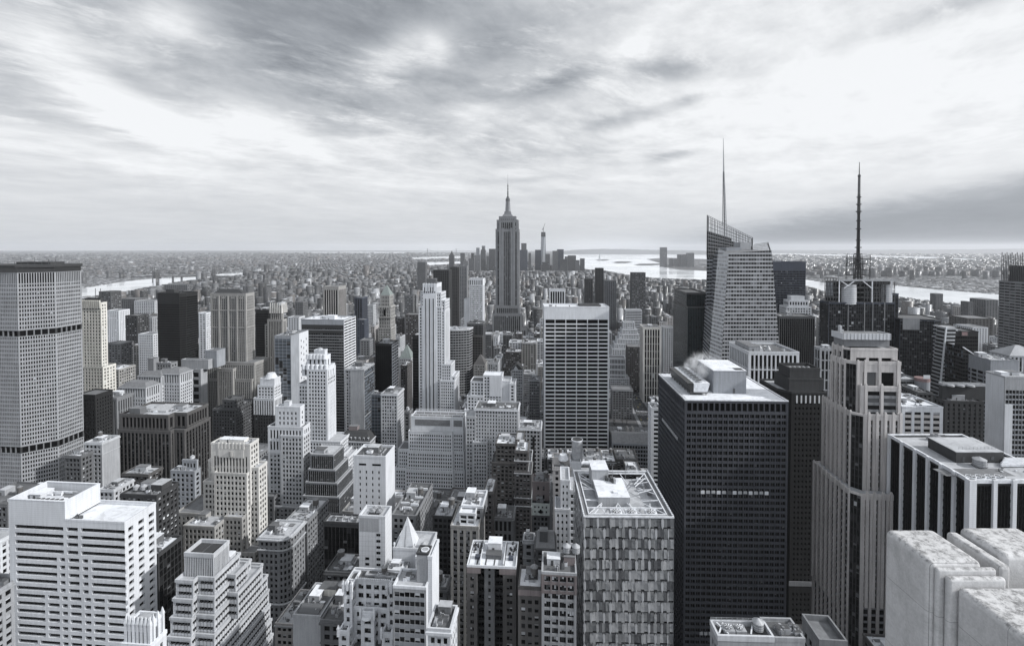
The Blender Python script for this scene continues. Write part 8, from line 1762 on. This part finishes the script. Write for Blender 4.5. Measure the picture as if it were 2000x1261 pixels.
def shore(ps, x):
    """row of the near shore of a sheet of water in column x"""
    r = None
    for (xa, ya), (xb, yb) in zip(ps, ps[1:]+ps[:1]):
        if min(xa, xb) <= x < max(xa, xb): q = ya+(yb-ya)*(x-xa)/(xb-xa); r = q if r is None else max(r, q)
    return r
def scatter(y0, y1, cu, cv, cover, hmed, hsig, tall, tallh, yaw, keep=lambda px, py: np.ones(px.shape, bool), wi=(0, 8), fillu=.9, top=1e9):
    us_ = np.arange(-1.25*y1, 1.25*y1, cu); vs_ = np.arange(y0*.8, y1*1.2, cv); Ug, Vg = np.meshgrid(us_, vs_); Ug = Ug.ravel()+R_.uniform(-.1, .1, Ug.size)*cu; Vg = Vg.ravel()+R_.uniform(-.12, .12, Vg.size)*cv
    x = Ug*math.cos(yaw)-Vg*math.sin(yaw); y = Ug*math.sin(yaw)+Vg*math.cos(yaw); ok = (y > y0) & (y < y1) & (np.abs(x) < 1.1*y) & (R_.random(x.size) < cover); x, y = x[ok], y[ok]; Ug, Vg = Ug[ok], Vg[ok]
    dz = -H; fw = y*math.cos(PITCH)-dz*math.sin(PITCH); up = y*math.sin(PITCH)+dz*math.cos(PITCH); px = 1000+F*x/fw; py = PPY-F*up/fw
    ok = keep(px, py)
    for w_ in wpoly: ok &= ~poly_in(px, py, w_)
    x, y, px, py, Ug, Vg = x[ok], y[ok], px[ok], py[ok], Ug[ok], Vg[ok]; n = x.size
    h = hmed*np.exp(R_.normal(0, hsig, n)); clump = (np.sin(Ug/310+1.3)*np.sin(Vg/270+.4)+np.sin(Ug/120)*np.sin(Vg/145)*.5)
    t = R_.random(n) < tall*.22*(1+5*np.clip(clump, 0, 1)**2); h = np.where(t, R_.uniform(tallh[0]*.8, tallh[1]*.8, n), h)
    wv = np.where(t, R_.uniform(.30, .45, n), R_.uniform(.32, .5, n)*fillu*1.1)*cu; dv = np.where(t, R_.uniform(.3, .45, n), R_.uniform(.36, .5, n)*fillu*1.1)*cv
    wl = R_.choice(8, n, p=[.08, .20, .27, .19, .02, .14, .05, .05]); rl = R_.choice(5, n, p=[.05, .19, .38, .29, .09])
    lim = np.full(n, top)
    for i in range(n):
        if not clear_pt(x[i], y[i], wv[i]): continue
        hh = h[i]
        for (x0, x1, ya, yb, hy) in hero_px:
            if hy > y[i] and x0-2 < px[i] < x1+2: hh = min(hh, H-(yb-EYE_Y-1)/F*y[i])
        tp = PPY-F*((hh-H)*math.cos(PITCH)+y[i]*math.sin(PITCH))/(y[i]*math.cos(PITCH)-(hh-H)*math.sin(PITCH))
        for ps, (wx0, wx1, wy0, wy1) in wbox:
            if wx0 < px[i] < wx1 and wy0 < tp < wy1+4:
                lim_y = shore(ps, px[i])
                if lim_y is not None and tp < lim_y-1.5: hh = min(hh, max(3.5, H-(lim_y-R_.uniform(.5, 2.5)-EYE_Y)/F*y[i]))
        if hh > 3: boxes.append((x[i], y[i], wv[i], dv[i], yaw, 0, hh, wl[i], rl[i]))
        if hh > 12 and hh < 60 and y[i] < 2600 and R_.random() < .55: s = R_.uniform(.2, .45); boxes.append((x[i]+wv[i]*.2, y[i]+dv[i]*.2, wv[i]*s, dv[i]*s, yaw, hh, R_.uniform(2.5, 6), wl[i], R_.integers(0, 4)))
far_fp = [f for f in hero_fp if f[3] > 900]
def clear_pt(x, y, m):
    u, v = ungrid(x, y)
    for a, c, d, e in far_fp:
        if a-m < u < c+m and d-m < v < e+m: return False
    for a_ in AVES:
        if abs(u-a_) < 14+m*.6 and v < 3200: return False
    return True
everywhere = lambda px, py: np.ones(px.shape, bool)
scatter(1240, 2300, 24, 30, .9, 24, .5, .09, (55, 110), -GA)
scatter(2300, 4200, 28, 34, .88, 18, .5, .05, (40, 85), -GA+.06)
scatter(4200, 5200, 45, 55, .85, 20, .5, .07, (50, 110), R(8), lambda px, py: px > 480)
scatter(5200, 6400, 50, 60, .85, 30, .5, .12, (70, 160), R(-8), lambda px, py: (px > 880) & (px < 1142))
scatter(4200, 7000, 40, 46, .72, 10, .45, .03, (32, 60), R(22), lambda px, py: px < 900)
scatter(7000, 10500, 55, 62, .7, 10, .45, .03, (32, 65), R(22), lambda px, py: px < 900)
scatter(10500, 24000, 110, 130, .55, 12, .5, .05, (35, 90), R(14), lambda px, py: px < 1000)
scatter(3600, 9000, 55, 66, .5, 10, .5, .025, (30, 70), R(-15), lambda px, py: (px > 1480))
scatter(6500, 9000, 75, 90, .6, 12, .5, .03, (35, 80), R(-15), lambda px, py: (px > 1300) & (px < 1480) & (py > 505))
scatter(9000, 22000, 120, 140, .45, 12, .5, .025, (30, 60), R(-10), lambda px, py: px > 1380)
box_mass('distant_city', boxes)
print('CITY', len(boxes), 'heroes', len(HEROES), 'cand', len(cand), 'seen', len(seen), 'fills', len(top), 'objects', len(bpy.data.objects))

# ------------------------------------------------------------------ steam over the cooling towers
def steam():
    m = MB(); m.box('steam', -9, 16, -16, 22, 0, 13)
    o = m.build('steam', None, tuple(DG.w(SX+2, 30, SZ))); tag(o, kind='stuff')
g = NT(bpy.data.materials.new('steam').node_tree) if False else None
mm = bpy.data.materials.new('steam'); mm.use_nodes = True; MATS['steam'] = mm; mm.node_tree.nodes.clear(); g = NT(mm.node_tree); out = g.node('ShaderNodeOutputMaterial'); pv = g.node('ShaderNodeVolumePrincipled'); g.l.new(pv.outputs[0], out.inputs['Volume']); pv.inputs['Color'].default_value = (.97, .98, 1, 1); pv.inputs['Anisotropy'].default_value = .2
tc = g.node('ShaderNodeTexCoord'); sx = g.node('ShaderNodeSeparateXYZ'); g.l.new(tc.outputs['Object'], sx.inputs[0]); X, Y, Z = sx.outputs
w1 = g.noise(g.comb(X, Y, g.m('MULTIPLY', Z, .7)), .28, 5, .62, .9)
lean = g.m('SUBTRACT', X, g.m('MULTIPLY', Z, 1.0)); r = g.m('DIVIDE', g.m('ABSOLUTE', lean), g.m('ADD', g.m('MULTIPLY', Z, .35), 2.6)); fall = g.m('MULTIPLY', g.ramp(r, .3, 1.1, 1, 0), g.m('MULTIPLY', g.ramp(Z, 0.0, 12.5, 1, 0), g.ramp(g.m('ABSOLUTE', g.m('SUBTRACT', Y, 2)), 12, 18, 1, 0)))
g.put(pv.inputs['Density'], g.m('MULTIPLY', g.m('MULTIPLY', g.ramp(w1, .42, .62), fall), .45))
steam()

# ------------------------------------------------------------------ haze
mm = bpy.data.materials.new('haze'); mm.use_nodes = True; MATS['haze'] = mm; mm.node_tree.nodes.clear(); g = NT(mm.node_tree); out = g.node('ShaderNodeOutputMaterial'); pv = g.node('ShaderNodeVolumePrincipled'); g.l.new(pv.outputs[0], out.inputs['Volume'])
pv.inputs['Color'].default_value = (.94, .96, 1, 1); pv.inputs['Density'].default_value = 2.3e-5; pv.inputs['Anisotropy'].default_value = .25
m = MB(); m.box('haze', -42000, 42000, -1500, 41500, -2.0, 520); o = m.build('haze'); tag(o, kind='stuff')
